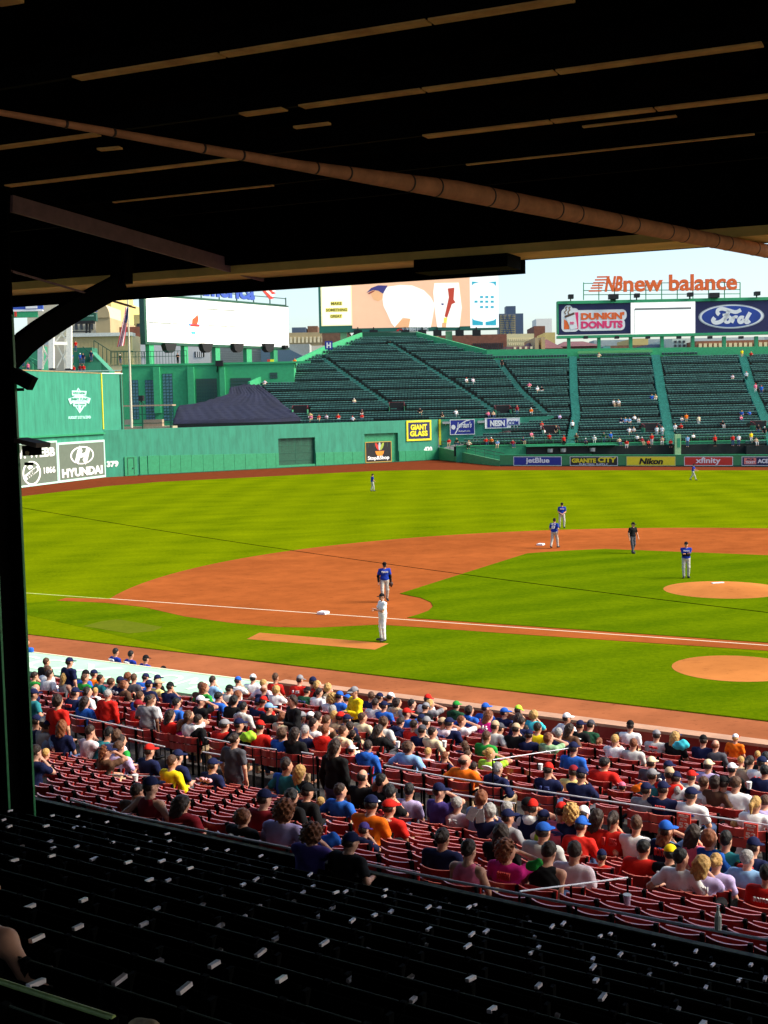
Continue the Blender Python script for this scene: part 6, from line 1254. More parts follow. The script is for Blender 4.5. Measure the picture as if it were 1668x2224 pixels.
# ================================================================ the crowd in the red seats: head place in the survey picture, shirt, head, notes
ZO = {'A': (60, 1380), 'B': (440, 1440), 'C': (840, 1480), 'D': (1248, 1520), 'E': (60, 1640), 'F': (440, 1680), 'G': (840, 1720), 'H': (1248, 1740)}
CROWD = """
A 160 228 k s:w|A 357 226 n C:n S|A 45 345 g s:d|A 172 298 w s:w J|A 182 335 w s:d|A 315 358 gy l:l T|A 497 335 b C:k|A 488 368 g s:w|A 568 330 o C:n|A 615 372 tl s:d|A 45 455 n x:g|A 40 500 tl C:n|A 705 402 lgy s:w h
A 780 388 n C:n|A 820 420 br b:a|A 858 352 k b:a|A 905 365 dgy s:w|A 1010 362 b C:n|A 1040 422 n C:n:k|A 1105 372 k C:n|A 1108 412 py C:bg|A 1218 440 n C:k|A 1578 385 lb s:d|A 1512 448 g l:a|A 1478 438 br s:w|A 1505 508 n s:a c|A 1477 560 k C:w:k:w|A 1630 525 b s:k
A 408 492 n C:n|A 505 482 w b:d|A 572 478 w s:l c|A 690 520 r s:g SJ|A 262 556 r b:d S|A 490 566 b l:d|A 950 522 b s:w|A 1062 548 w s:w|A 952 597 r C:dr|A 1040 604 gy s:k SR|A 1272 580 b s:k|A 1213 680 r l:d|A 1390 692 w b:w|A 1450 722 k s:d J|A 1342 752 wp s:d|A 62 650 n C:n|A 130 712 gy C:lgy|A 165 772 lb C:n|A 298 768 n l:a|A 520 822 wp s:d|A 667 782 tl s:k
A 762 852 wp b:w|A 792 900 g b:d|A 775 962 lv s:w h|A 662 990 br Cl:n:a|A 1030 985 n C:r|A 160 1012 py s:l c|A 60 1000 n s:d|A 1328 852 mg l:a R|A 1225 1080 y s:w J|A 1574 1032 bg s:d c|A 1275 1035 n C:n|A 1573 1108 n C:n J
B 297 152 w C:b:d:w|B 215 222 lgy C:k|B 435 132 w C:w:k:w|B 525 178 wp s:l|B 522 222 n x:a|B 627 125 r s:w|B 838 137 r C:gy|B 940 122 r C:n|B 980 188 k b:l|B 1075 208 bg b:l|B 636 228 w b:l|B 890 242 dg C:k|B 987 250 w s:d J|B 800 312 k b:d SfJ|B 125 287 b s:k|B 275 320 k b:k|B 297 270 n b:a|B 347 378 lgy s:k H|B 468 338 n C:n:d:w J|B 520 326 r C:r|B 570 386 k C:lb|B 655 292 r C:r c|B 1110 300 w c:l|B 1163 282 b C:b
B 1245 312 r C:b|B 1258 262 lgy s:w|B 1330 236 y C:gy SfJ|B 1440 282 n s:w|B 1503 290 k C:n:d:w|B 1590 290 k C:w:d:w|B 1482 345 w s:d|B 1553 366 b C:n|B 1652 335 gy s:d|B 1170 462 gy C:r|B 1110 404 dgy s:g|B 1118 452 bg s:l|B 840 462 b C:gy J|B 690 462 cr b:a|B 925 466 lgy C:w:d:w|B 990 466 br s:d|B 1060 492 br s:w|B 955 520 w s:d|B 1243 486 n C:n|B 1370 466 cr s:w|B 1258 546 k s:d|B 1555 502 lgy b:w|B 1500 572 k l:d J|B 180 532 r C:gy h|B 315 524 k C:n J|B 487 542 r C:r:k:r
B 682 602 b b:w|B 800 602 k l:d|B 885 582 n s:g|B 1040 576 r s:a H|B 1197 582 cr s:w H|B 1287 612 k s:d c|B 660 730 w l:d|B 272 652 dgy u:d S|B 705 782 b s:k|B 1140 712 k l:d SJ|B 1405 712 b s:d H|B 1275 742 r C:w:d:w c|B 720 882 tl s:d|B 840 932 k l:l|B 797 842 br s:w c|B 1365 962 k x:d J|B 1522 978 k s:k|B 75 792 bg s:d c
C 90 180 bg b:d H|C 205 190 k s:k|C 340 150 w C:r|C 378 192 gy b:l|C 335 222 k C:gy|C 172 270 b C:r|C 100 350 n s:d H|C 225 370 r s:d|C 275 322 pk C:n|C 340 348 gy C:gy|C 302 418 n C:dgy|C 382 432 cr s:d|C 590 206 dg C:g H|C 712 247 b b:d H|C 850 226 b C:b|C 857 290 mg l:a|C 1010 266 n C:b|C 1115 246 br C:li|C 1122 310 br l:d|C 1257 285 cy b:l|C 525 356 n C:n h J|C 470 352 wp C:bg|C 635 336 w s:a|C 922 382 lgy C:bg|C 962 402 n C:dgy
C 1100 406 k C:bg J|C 1145 350 n s:d|C 1187 406 n s:d c|C 1287 396 y s:d|C 1210 456 n C:n|C 1390 482 lg b:a|C 1480 442 n s:g|C 1535 312 w C:w:d:w|C 1562 402 br l:d|C 1600 572 b C:n J|C 178 562 lb b:w h|C 655 546 n s:w c|C 686 580 n s:w c|C 675 625 n s:w c|C 340 608 wp s:l c|C 842 472 g s:w J|C 872 618 li u:l|C 482 640 n s:a c|C 660 682 o x:d h|C 935 742 n s:g HJ|C 748 735 dr s:d c|C 1390 757 n C:r|C 1585 772 py C:dr|C 180 932 lv s:k|C 430 937 pu C:n R|C 602 1050 wp s:g|C 812 932 lb b:a|C 1195 962 n C:k R
C 880 1108 n b:g J|C 1020 1092 wp s:g|C 1258 1082 w C:r H|C 1502 1072 pk C:r|C 30 962 k s:k|C 1575 1128 n c:l
D 35 217 k C:n|D 130 217 dg C:dgy|D 483 222 w C:k|D 693 302 lgy C:gy|D 856 312 k Cl:n:l|D 1095 346 n C:k|D 1205 386 dgy x:a|D 1370 332 o C:w:l:r Sc|D 212 357 gy p:a cH|D 330 342 w s:l J|D 495 376 lgy s:a|D 372 310 r s:d c|D 1575 475 o s:l c|D 1410 522 bg s:l c|D 1500 532 bg p:d|D 1600 537 w C:n:d:w|D 1642 498 k s:k|D 645 537 dgy C:cr|D 800 572 n C:n|D 1143 562 lv C:cr|D 1350 592 k C:w:k:w|D 250 546 r s:k h|D 52 642 n C:n J|D 1640 612 n s:k J
D 660 647 tl C:gy|D 802 637 r C:bg|D 870 672 w C:n|D 1000 657 lgy C:r|D 412 747 n C:pk c|D 598 767 gy C:n|D 760 762 n C:n|D 886 787 n s:g c|D 975 812 w C:n h|D 1100 712 w s:w|D 1200 702 br b:d|D 1277 716 w C:k:d:bg|D 1370 717 w s:w h|D 1560 892 w p:l|D 1652 880 lv s:w|D 60 952 lv C:w:d:lv|D 197 940 r l:d|D 335 1030 r p:d|D 510 1062 w s:w|D 50 1062 n C:b|D 780 1042 lb C:b|D 770 1130 tl l:a|D 1145 1062 b b:a|D 1015 1132 pk l:d|D 1380 1100 k s:l c|D 1440 1140 w s:a c|D 1282 1152 tl s:k
E 1060 262 dr C:n T2|E 940 312 br s:d|E 1310 452 dr l:d h|F 520 212 dr C:n|F 700 322 lv c:a h|F 330 432 k b:a|F 885 152 k C:k J|F 762 190 k b:k|F 1180 147 b s:d|F 1010 252 n s:l c|F 1493 130 br s:a|F 1600 142 pu b:k|F 1410 262 o C:n:d:w h|F 1575 292 r C:r h|F 1368 480 n C:pu c|F 950 672 pu c:a W|F 1250 692 k C:n W
G 490 392 n u:d J|G 690 492 pk s:d T|G 975 342 k l:d|G 1030 502 mg c:a|G 1330 342 lgy C:b h|G 1335 217 li C:n|G 1030 212 gy C:n|G 1410 522 k s:d T|G 1590 502 wp s:d
H 60 212 r C:b|H 225 472 r C:n c|H 592 402 r s:k J|H 795 442 k C:y:k:n|H 905 482 w s:k|H 1100 542 lv l:l|H 1225 522 lv u:l|H 1490 492 lb s:g|H 1400 532 g C:g c|H 1520 384 n C:n|H 1642 622 r s:k|H 780 172 n C:b
"""
POSEH = {'a': 0, 'b': 0}
def seat_place(x, y, rows, hy, hz, sc):
    best = None
    for vb, z in rows:
        u, zz = uz_at_v(x, y, vb+hy*sc); e = zz-(z+hz*sc)
        if best is None or abs(e) < abs(best[0]): best = (e, u, vb, z, zz)
    return best
PEOPLE = []; prg = random.Random(11)
SEAT_TAKEN = []
SPECT = 'spectators in the red seats'
for ent in CROWD.replace('\n', '|').split('|'):
    ent = ent.strip()
    if not ent: continue
    tk = ent.split(); zx, zy = float(tk[1]), float(tk[2]); o_ = ZO[tk[0]]; X, Y = o_[0]+zx/3.95, o_[1]+zy/3.95; shirt, head = tk[3], tk[4]; fl = tk[5] if len(tk) > 5 else ''
    child = 'c' in fl; st_ = 'S' in fl; sc = .78 if child else 1.0
    pose = ('s1' if 'f' not in fl else 's3') if st_ else prg.choice('aaabbcdeeffgaj' if not child else 'aacdf')
    if 'R' in fl: pose = 's2' if st_ else 'g'
    if '2' in fl: pose = 'b'
    J = PROTO[pose]['J']; rows = RED_ROWS if 'W' not in fl else [WOOD_ROWS[0]]
    rows = [r_ for r_ in rows if not (r_[0] > 25.9 and uz_at_v(X, Y, r_[0])[0] < -22.6)]
    e, u, vb, z, zz = seat_place(X, Y, rows, J['H'][1]+(.35 if st_ else 0), J['H'][2], sc)
    sz = min(max((zz-z)/J['H'][2], sc*.87), sc*1.13)
    sx = sc*(1.25 if 'h' in fl else prg.uniform(1.02, 1.12)); sy = sc*(1.18 if 'h' in fl else 1.07)
    rz_ = STZ+prg.uniform(-.14, .10)+(math.pi*.85 if 'f' in fl else 0)
    loc = S(u-J['H'][0]*sx, vb+(.35 if st_ else 0), z)
    sleeve = 'long' if ('J' in fl or 'H' in fl) else ('tank' if 'T' in fl else 'short')
    legs = prg.choice(['jn', 'jn', 'k', 'dgy', 'bg']); sk = 0 if prg.random() < .55 else (1 if prg.random() < .6 else 2)
    if shirt == 'gy' and 'SR' in fl: sk = 3
    p = person(loc, rz_, pose, shirt, head, sleeve, legs, sk, (sx, sy, sz), shoes=st_, face='f' in fl, hood=shirt if 'H' in fl else None)
    PEOPLE.append(dict(o=p, u=u, v=vb, z=z, shirt=shirt, head=head, fl=fl, child=child, st=st_, sleeve=sleeve, wood='W' in fl, pose=pose, X=X, Y=Y))
    if not st_: SEAT_TAKEN.append((vb, u))
# extras on some of them
def backy(J, z): d = J['N']-J['P']; return J['C'][1]+(z-J['C'][2])*d[1]/d[2]-.122
def back_text(pi, s_, w, h, zoff, mt, yoff=-.135):
    d = pi; J = PROTO[d['pose']]['J']; c = J['C']; text('lettering', s_, d['o'], -w/2, w/2, c[2]+zoff-h/2, c[2]+zoff+h/2, backy(J, c[2]+zoff)-.012, mt, .03, thick=.05)
def find(x, y): return min(PEOPLE, key=lambda d: (d['X']-x)**2+(d['Y']-y)**2)
for d in PEOPLE:
    if not d['wood'] and d['sleeve'] == 'short' and 'H' not in d['fl'] and prg.random() < .22:
        J = PROTO[d['pose']]['J']; c = J['C']; cc = prg.choice([(.7, .7, .7), (.5, .04, .04), (.03, .05, .2)]); w = prg.uniform(.07, .12)
        text('lettering', prg.choice(['RED SOX', 'BOSTON', '15', '34', '9', '46']), d['o'], -w, w, c[2]+.05, c[2]+.05+prg.uniform(.05, .11), backy(J, c[2]+.09)-.008, mat('shirt print %d' % int(cc[0]*100), cc, .8), .03, thick=.04)
LR_ = mat('red jersey print', (.5, .03, .03), .7); LP_ = mat('pink jersey print', (.70, .35, .40), .7)
back_text(find(458, 1660), 'DAD', .26, .075, .12, LP_); back_text(find(458, 1660), '1', .06, .12, -.02, LP_)
back_text(find(1424, 1596), '20', .20, .13, -.02, LR_); back_text(find(1424, 1596), 'YOUK', .20, .05, .12, LR_); back_text(find(1331, 1606), '5', .09, .14, -.03, LR_); back_text(find(839, 1754), '50', .26, .2, 0, mat('navy jersey print', (.03, .03, .07), .7))
back_text(find(1653, 1656), '2', .10, .15, 0, LR_)
# ---- labels that single each one out
SLV = {'short': 'shirt', 'long': 'jacket', 'tank': 'sleeveless top'}
ST_W = {'s': 'short {} hair', 'b': 'bobbed {} hair', 'l': 'long {} hair', 'c': 'curly {} hair', 'p': '{} ponytail', 'u': '{} hair bun', 'x': 'thin {} hair'}
def headword(h):
    t = h.split(':')
    if t[0].startswith('C'): return (CL[t[1]][1]+' cap')+(' over long '+HC[t[2]][1]+' hair' if t[0] == 'Cl' else '')
    return ST_W[t[0]].format(HC[t[1]][1])
def descr(d):
    return '%s%s in %s %s, %s' % ('standing ' if d['st'] else '', 'child' if d['child'] else 'person', CL[d['shirt']][1], 'hooded top' if 'H' in d['fl'] else SLV[d['sleeve']], headword(d['head']))
def shortd(d): return CL[d['shirt']][1]+' with '+headword(d['head'])
for d in PEOPLE: d['D'] = descr(d)
from collections import Counter
cn = Counter(d['D'] for d in PEOPLE); cs_ = Counter(shortd(d) for d in PEOPLE); used = set(k_ for k_, v in cn.items() if v == 1)
def where(d):
    if d['wood']: return 'front row of wooden seats'
    if d['v'] > 26: return 'by the field wall' if d['u'] > -22 else 'below the dugout roof'
    if d['v'] > 24 and d['u'] < -21: return 'near the dugout roof'
    if d['v'] < 13.2: return 'beside the rear handrail'
    if d['v'] < 17.9: return 'behind the walkway'
    if d['v'] < 20.9: return 'at the walkway rail'
    return 'among the front seats'
for d in PEOPLE:
    base_ = d['D']
    if cn[base_] == 1: lab = base_+', '+where(d)
    else:
        lab = None
        nb = sorted((q_ for q_ in PEOPLE if q_ is not d), key=lambda q_: (q_['u']-d['u'])**2+(q_['v']-d['v'])**2)
        for q_ in nb[:14]:
            du, dv = q_['u']-d['u'], q_['v']-d['v']
            if abs(dv) < .4: rel = 'left of' if du > 0 else 'right of'
            else: rel = 'behind' if dv > 0 else 'in front of'
            hw = headword(q_['head']).replace('short ', '').replace('bobbed ', '')
            c_ = '%s, %s the %s and %s' % (base_, rel, CL[q_['shirt']][1], hw)
            if c_ not in used and len(c_.replace(',', '').split()) <= 16 and q_['D'] != base_: lab = c_; break
        lab = lab or base_+', '+where(d)
    if lab in used and cn[base_] > 1: lab += ', '+('nearer the pillar' if d['u'] < -15 else 'towards home plate side')
    used.add(lab); d['label'] = lab; tag(d['o'], lab, 'person', SPECT)
# ---- things people hold or left on seats
def cup(x, y, v, label, m, s=1.0, hw=.055):
    u, z = uz_at_v(x, y, v); t = thing('cup', label, 'cup', S(u, v, z-hw*s*.7), 0, 'paper cups left on the red seats'); mb = MB(); mb.tube([(0, 0, 0), (0, 0, hw*1.6*s)], [.026*s, .035*s], 14); mb.build('body', m, t); mb = MB(); mb.tube([(0, 0, hw*1.6*s), (0, 0, hw*1.6*s+.008)], [.038*s, .037*s], 14); mb.build('rim', WHITE, t)
PKC = mat('pinkish paper cup', (.70, .42, .58), .5, .08, 8); WHC = mat('white paper cup', (.74, .74, .74), .5, .05, 8)
cup(1362, 1956, 12.5, 'pinkish paper cup on empty rear red seats', PKC, 1.25); cup(965, 1617, 20.1, 'white paper cup beside a navy jacket', WHC, 1.3); cup(864, 1618, 20.8, 'white lidded cup behind a light blue shirt', WHC, 1.3); cup(1174, 1667, 20.1, 'white cup on empty middle red seats', WHC, 1.2); cup(1627, 1707, 19.5, 'white cup behind a navy jacket', WHC, 1.2); cup(162, 1998-300, 16.4, 'pale pink drink cup on seats near pillar', PKC, 1.4); cup(206, 1706, 15.5, 'lidded pink cup among seats near pillar', PKC, 1.4); cup(294, 1692, 15.9, 'white square cup behind a lavender shirt', WHC, 1.5)
def seatcloth(name, x, y, v, size, col, label, cat):
    u, z = uz_at_v(x, y, v); o = np_mesh(name, sdf_mesh([('e', v3(0, 0, 0), (size, size*.55, size*.7), .03), ('e', v3(size*.6, .03, size*.25), (size*.6, size*.4, size*.5), .03), ('e', v3(-size*.5, -.02, -size*.2), (size*.6, size*.5, size*.45), .03)], .02, noise=HN(.02, 28)))
    ob = bpy.data.objects.new(name, o); COL.objects.link(ob); ob.location = S(u, v, z); ob.rotation_euler = (0, 0, STZ); ob.material_slots[0].link = 'OBJECT'; ob.material_slots[0].material = MATS['cloth '+col]; tag(ob, label, cat)
seatcloth('jacket', 1478, 1618, 26.2, .15, 'cy', 'bright cyan and white jacket on a seat near the field wall', 'jacket'); seatcloth('jacket', 714, 1826, 12.9, .13, 'b', 'crumpled blue jacket over a rear seat', 'jacket'); seatcloth('jacket', 1160, 1880, 13.0, .09, 'g', 'green and blue cloth on lap near the rear rail', 'jacket'); seatcloth('jacket', 538, 1600, 20.2, .16, 'li', 'lime green jacket hanging over a seat back', 'jacket'); seatcloth('jacket', 120, 1636, 18.2, .13, 'w', 'white and navy bundle on seat near the pillar', 'bag'); seatcloth('toy', 1385, 1712, 20.6, .10, 'o', 'orange teddy bear held among the seats', 'toy')
u_, z_1 = uz_at_v(1018, 1772, 16.0); nwp = thing('newspaper', 'open grey newspaper held by person with grey hair', 'newspaper', S(u_, 16.1, z_1), STZ); mb = MB(); mb.box((0, 0, 0), (.14, .006, .20), M=Matrix.Rotation(-.5, 3, 'X') @ Matrix.Rotation(.3, 3, 'Y')); mb.build('page', mat('newsprint', (.42, .42, .42), .8, .2, 30), nwp); mb = MB(); mb.box((.13, .010, -.015), (.14, .006, .20), M=Matrix.Rotation(-.5, 3, 'X') @ Matrix.Rotation(-.3, 3, 'Y')); mb.build('page', MATS['newsprint'], nwp)
u_, z_1 = uz_at_v(1556, 1999, 11.75); bt = thing('bottle', 'pale plastic bottle standing against the rear handrail', 'bottle', S(u_, 11.8, z_1-.11), 0); mb = MB(); mb.tube([(0, 0, 0), (0, 0, .14), (0, 0, .19), (0, 0, .22)], [.034, .034, .014, .013], 12); mb.build('body', mat('bottle plastic', (.62, .62, .52), .2, .2, 12, spec=.8), bt); mb = MB(); mb.tube([(0, 0, .22), (0, 0, .245)], .015, 10); mb.build('cap', WHITE, bt)
# ---- edge of frame: bits of people near the viewer
def limb(name, pts, rs, m, label, cat):
    V = np_mesh(name, sdf_mesh([('c', v3(*a), v3(*b), r0, r1, .02) for a, b, r0, r1 in zip(pts[:-1], pts[1:], rs[:-1], rs[1:])], .008)); ob = bpy.data.objects.new(name, V); COL.objects.link(ob); ob.material_slots[0].link = 'OBJECT'; ob.material_slots[0].material = m; tag(ob, label, cat); return ob
def Sp(x, y, v): u, z = uz_at_v(x, y, v); return S(u, v, z)
# ================================================================ seats
ng = 0; cand = []
for vb, z in RED_ROWS:
    tk = [u for v_, u in SEAT_TAKEN if abs(v_-vb) < .01]; us = [(u, True) for u in tk]
    for n_ in range(-90, 24):
        u = n_*.5+.25
        if all(abs(u-t) > .46 for t in tk): us.append((u, False))
    for u, oc in us:
        if vb > 25.9 and u < -22.5: continue
        p = S(u, vb, z+.8)
        if not in_view(p): continue
        x, y, d_ = topx(p)
        if u < -12.5 and x < 60: continue
        cand.append((oc, d_, u, vb, z))
cand.sort(key=lambda c: (c[0], c[1]))
restm = MB()
for i, (oc, d_, u, vb, z) in enumerate(cand):
    if i < 300:
        kk = sorted(PEOPLE, key=lambda q_: (q_['u']-u)**2+(q_['v']-vb)**2)[0]; du, dv = kk['u']-u, kk['v']-vb
        rel = ('beside' if abs(dv) < .4 else ('behind' if dv > 0 else 'in front of')); far_ = (du*du+dv*dv) > 2.6
        lab = 'empty red folding seat %s person in %s, %s' % (rel, CL[kk['shirt']][1], headword(kk['head'])) if not far_ else 'empty red folding seat in rows away from any spectator'
        make_seat('stadium_seat', RPARTS, lab, 'red folding seats in the near stand', S(u, vb, z), STZ+prg.uniform(-.012, .012))
    else:
        q_ = Matrix.Rotation(STZ, 3, 'Z'); b = S(u, vb, z); restm.add([q_ @ Vector(p)+b for p in RSIMPLE.v], RSIMPLE.f); restm.m[-len(RSIMPLE.m):] = RSIMPLE.m
if restm.v: o = restm.build('red_seats', [REDSEAT, REDEDGE, IRON]); tag(o, 'remaining red folding seats in the lower stand rows', 'seating', kind='stuff')
WROW = ['front row beside the partition']+[w_+' row back from the partition' for w_ in ('second', 'third', 'fourth', 'fifth', 'sixth', 'seventh', 'eighth', 'ninth', 'tenth', 'eleventh', 'twelfth', 'thirteenth')]
WPARTS2 = [p_ for p_ in WPARTS if p_[0] != 'armrest']
taken_w = [(d['v'], d['u']) for d in PEOPLE if d['wood']]
for u, vb, z, k_ in wood_spots:
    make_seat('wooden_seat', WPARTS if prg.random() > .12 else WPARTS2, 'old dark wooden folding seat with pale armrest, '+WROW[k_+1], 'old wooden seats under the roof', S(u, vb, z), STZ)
# ================================================================ players and officials on the field
BJ = mat('cloth pb', (.010, .035, .30), .8, .14, 7, bump=.25, spec=.12); GP = mat('cloth pg', (.42, .41, .36), .8, .1, 7, bump=.25, spec=.12); CL['pb'] = ((.01, .035, .3), 'blue'); CL['pg'] = ((.42, .41, .36), 'grey'); mat('cloth wu', (.80, .80, .76), .8, .04, 7, bump=.25, spec=.12); CL['wu'] = ((.8, .8, .76), 'white')
GLOVE = mat('brown glove leather', (.05, .018, .012), .6, .3, 12)
def fieldman(key, J, fx, fy, shirt, legs, cap, rz, label, sleeve='short', under=None, glove=None, facec=False, num=None, name=None, hh=1.86, front=None, group='fielders in blue jerseys'):
    proto(key, J, .0125); p = px(fx, fy, .075); s_ = hh/1.76
    o = person(p, rz, key, shirt, 'C:%s:d' % cap, sleeve, legs, 1, (s_*1.06, s_*1.06, s_), face=facec); tag(o, label, 'person', group)
    if under: sub(pget(key, 'long'), 'undershirt', o, MATS['cloth '+under]).scale = (.975, .975, .995)
    c = J['C']
    if num: text('lettering', num, o, -.10, .10, c[2]-.10, c[2]+.10, c[1]-.128, WHITE, .03, thick=.03)
    if name: text('lettering', name, o, -.14, .14, c[2]+.14, c[2]+.19, c[1]-.122, WHITE, .03, thick=.03)
    if front:
        q_ = text('lettering', front, o, -.14, .14, c[2]+.04, c[2]+.11, -(c[1]+.128), WHITE, .03, thick=.03); q_.rotation_euler = (0, 0, math.pi)
    if glove:
        w = J['w'+glove]; f = w-J['e'+glove]; f /= np.linalg.norm(f); g = np_mesh('glove', sdf_mesh([('e', w+f*.09, (.085, .06, .10), .03), ('c', w+f*.12, w+f*.2, .05, .035, .03), ('c', w+f*.06+v3(.07, 0, 0), w+f*.14+v3(.09, .02, 0), .03, .022, .02)], .012)); sub(g, 'glove', o, GLOVE)
    return o
def fc(x, y, ang=0.0):
    """heading (rotation z) that faces the camera from pixel, turned by ang"""
    p = px(x, y, 0); d = Vector((CAM[0]-p.x, CAM[1]-p.y)); return math.atan2(-d.x, d.y)+ang
fieldman('p1', standing(.10, .5, 0, wl=(-.26, .02, .84), wr=(.25, .05, .86), step=.16), 836, 1306, 'pb', 'pg', 'k', fc(836, 1306, .1), 'fielder walking with head bowed in blue jersey near third base', under='k', glove='L', facec=True, front='TEXAS')
fieldman('p2', standing(-.02, .0, .1, wl=(-.02, .26, 1.18), wr=(.06, .28, 1.14), spread=.11), 832, 1392, 'wu', 'wu', 'k', fc(832, 1392, -1.15), 'coach in white uniform standing with folded arms beside third base', facec=True, group='coaches and umpires')
fieldman('p3', standing(.02, .05, .5, wl=(-.2, .16, .92), wr=(.24, -.06, .88), step=.22), 1204, 1190, 'pb', 'pg', 'k', fc(1204, 1190, 2.7), 'fielder in blue jersey walking beside second base, back turned', glove='L', num='8', name='BELTRE')
fieldman('p4', standing(.08, .4, 0, wl=(-.07, .22, 1.0), wr=(.07, .22, 1.0), spread=.13), 1220.5, 1147, 'pb', 'pg', 'k', fc(1220, 1146, .1), 'fielder in blue jersey looking down with hands joined behind second base', facec=True, front='TEXAS')
fieldman('p5', standing(.04, .1, .3, step=.14, wl=(-.3, .1, .88)), 1374, 1201.5, 'k', 'dgy', 'k', fc(1374, 1201, .7), 'umpire all in black walking on infield clay', facec=True, group='coaches and umpires')
fieldman('p6', standing(.02, .05, 0, wl=(.06, .24, 1.17), wr=(-.04, .26, 1.2), spread=.10, step=.05), 1490, 1255, 'pb', 'pg', 'k', fc(1490, 1255, .1), 'pitcher in blue jersey with arms folded in front of mound', under='k', facec=True, front='TEXAS')
fieldman('p7', standing(.12, .1, 0, step=.3, wl=(-.1, .4, 1.05), wr=(.15, .35, 1.0)), 1505, 1043, 'pb', 'pg', 'k', fc(1505, 1043, 1.4), 'outfielder in blue jersey striding before the red fence panel')
fieldman('p8', standing(.02, .1, 0, wl=(-.12, .22, 1.0), wr=(.1, .2, 1.0), step=.1), 809, 1067, 'pb', 'pg', 'k', fc(809, 1067, 1.9), 'lone outfielder in blue jersey on deep grass facing sideways')
# players leaning at the dugout
DG = 'blue jerseys at the dugout rail'
for i, (x, y, cap, lab, nm, nn) in enumerate(((752, 140, None, 'bareheaded player in blue jersey at dugout rail, hand raised', 'HUNTER', '9'), (882, 162, None, 'middle one of three players in blue at dugout rail', 'YOUNG', '25'), (1010, 200, 'k', 'player in blue jersey and black cap at dugout rail', 'KINSLER', '5'))):
    X, Y = 60+x/3.95, 1380+y/3.95; J = PROTO['s3']['J']; u, z = uz_at_v(X, Y, 29.0); p = S(u, 28.95, z-J['H'][2]*1.03)
    o = person(p, STZ-.25, 's3', 'pb', 'C:k:d' if cap else 's:k', 'short', 'pg', 1, (1.12, 1.05, 1.03)); tag(o, lab, 'person', DG); c = J['C']
    text('lettering', nn, o, -.09, .09, c[2]-.08, c[2]+.10, c[1]-.13, WHITE, .03, thick=.03); text('lettering', nm, o, -.14, .14, c[2]+.13, c[2]+.18, c[1]-.128, WHITE, .02, thick=.03)
u, z = uz_at_v(60+18/3.95, 1380+60/3.95, 28.6); J = PROTO['s2']['J']; o = person(S(u-.12, 28.5, z-J['H'][2]*1.03), STZ+.4, 's2', 'b', 's:d', 'long', 'pg', 1, (1.1, 1.1, 1.03)); tag(o, 'player in bright blue jacket leaning beside the green pillar', 'person', DG)
J = PROTO['s1']['J']; u, z = uz_at_v(60+1160/3.95, 1380+295/3.95, 29.0); o = person(S(u, 28.98, z-J['H'][2]), STZ, 's1', 'pb', 'C:k:d', 'short', 'pg', 1); tag(o, 'dark cap just showing over the mint dugout roof edge', 'person', DG)
# ================================================================ far spectators on the bleachers
FAR = """B 355 580 w|B 383 580 wp|B 628 600 pk|B 660 612 w|B 683 612 k|B 930 470 cr|B 510 505 k S|B 988 672 lgy|B 1014 672 w|B 1160 655 b|B 1177 655 cr|B 1508 566 wp|B 1568 560 w S|B 1605 610 pk S|B 1628 615 b S|B 1545 458 y S|B 1583 460 r|B 1548 722 b|B 1575 720 b|B 1535 738 pk|B 1285 750 lgy|B 1308 745 o S|B 1362 755 cr S|B 1258 780 w|B 1285 780 r|B 1028 757 n|B 1046 757 lb|B 1064 757 lb|B 1080 742 w|B 1097 750 lgy|B 1060 798 w|B 1080 798 lgy|B 815 775 w S|B 757 738 lv|B 745 800 k S|B 775 835 r S|B 716 835 r S|B 683 773 r|B 688 803 w|B 635 818 pk|B 440 842 r|B 468 845 o|B 490 845 lb|B 555 850 dr|B 600 840 n|B 282 848 r|B 314 840 k|B 367 850 cr|B 950 825 dg S|B 980 825 b S|B 833 825 br|B 866 838 n|B 913 835 w|B 1016 845 bg|B 1048 845 r|B 1094 828 w|B 1112 838 dr|B 1137 845 r|B 1157 832 r S|B 1202 835 bg|B 1180 800 w S|B 1203 800 w S|B 1236 842 r|B 1308 835 lb S|B 1333 822 w|B 1430 838 r S|B 1504 832 r S|B 1530 832 w S|B 1590 828 y S|B 1608 842 bg|B 1465 770 k|B 1618 790 k S|B 1640 795 k S|B 310 720 w|B 447 720 pk|B 470 720 bg|B 637 712 o|B 575 705 dr S|B 155 708 k|B 250 728 k
A 1145 585 wp|A 1530 672 cr|A 1567 712 k|A 1343 728 py|A 1345 742 pk|A 1380 740 r|A 1413 740 wp|A 1460 738 r|A 1525 745 w|A 1563 738 r"""
fprg = random.Random(5); FC = {}; FMAT = []; fmb = MB()
def coarse(pose):
    if pose not in FC:
        J = PROTO[pose]['J']; FC[pose] = [sdf_mesh(bodyprims(J), .030), sdf_mesh(shirtprims(J, 'short', .012), .036), sdf_mesh(trouserprims(J), .040), sdf_mesh([('e', J['H']+v3(0, -.012, .02), (.095, .11, .115), .01)], .03, cut=lambda X, H=J['H']: np.maximum(H[2]-.02-X[..., 2]-.5*(H[1]-X[..., 1]), X[..., 1]-H[1]-.12))]
    return FC[pose]
def fm(m_):
    if m_ not in FMAT: FMAT.append(m_)
    return FMAT.index(m_)
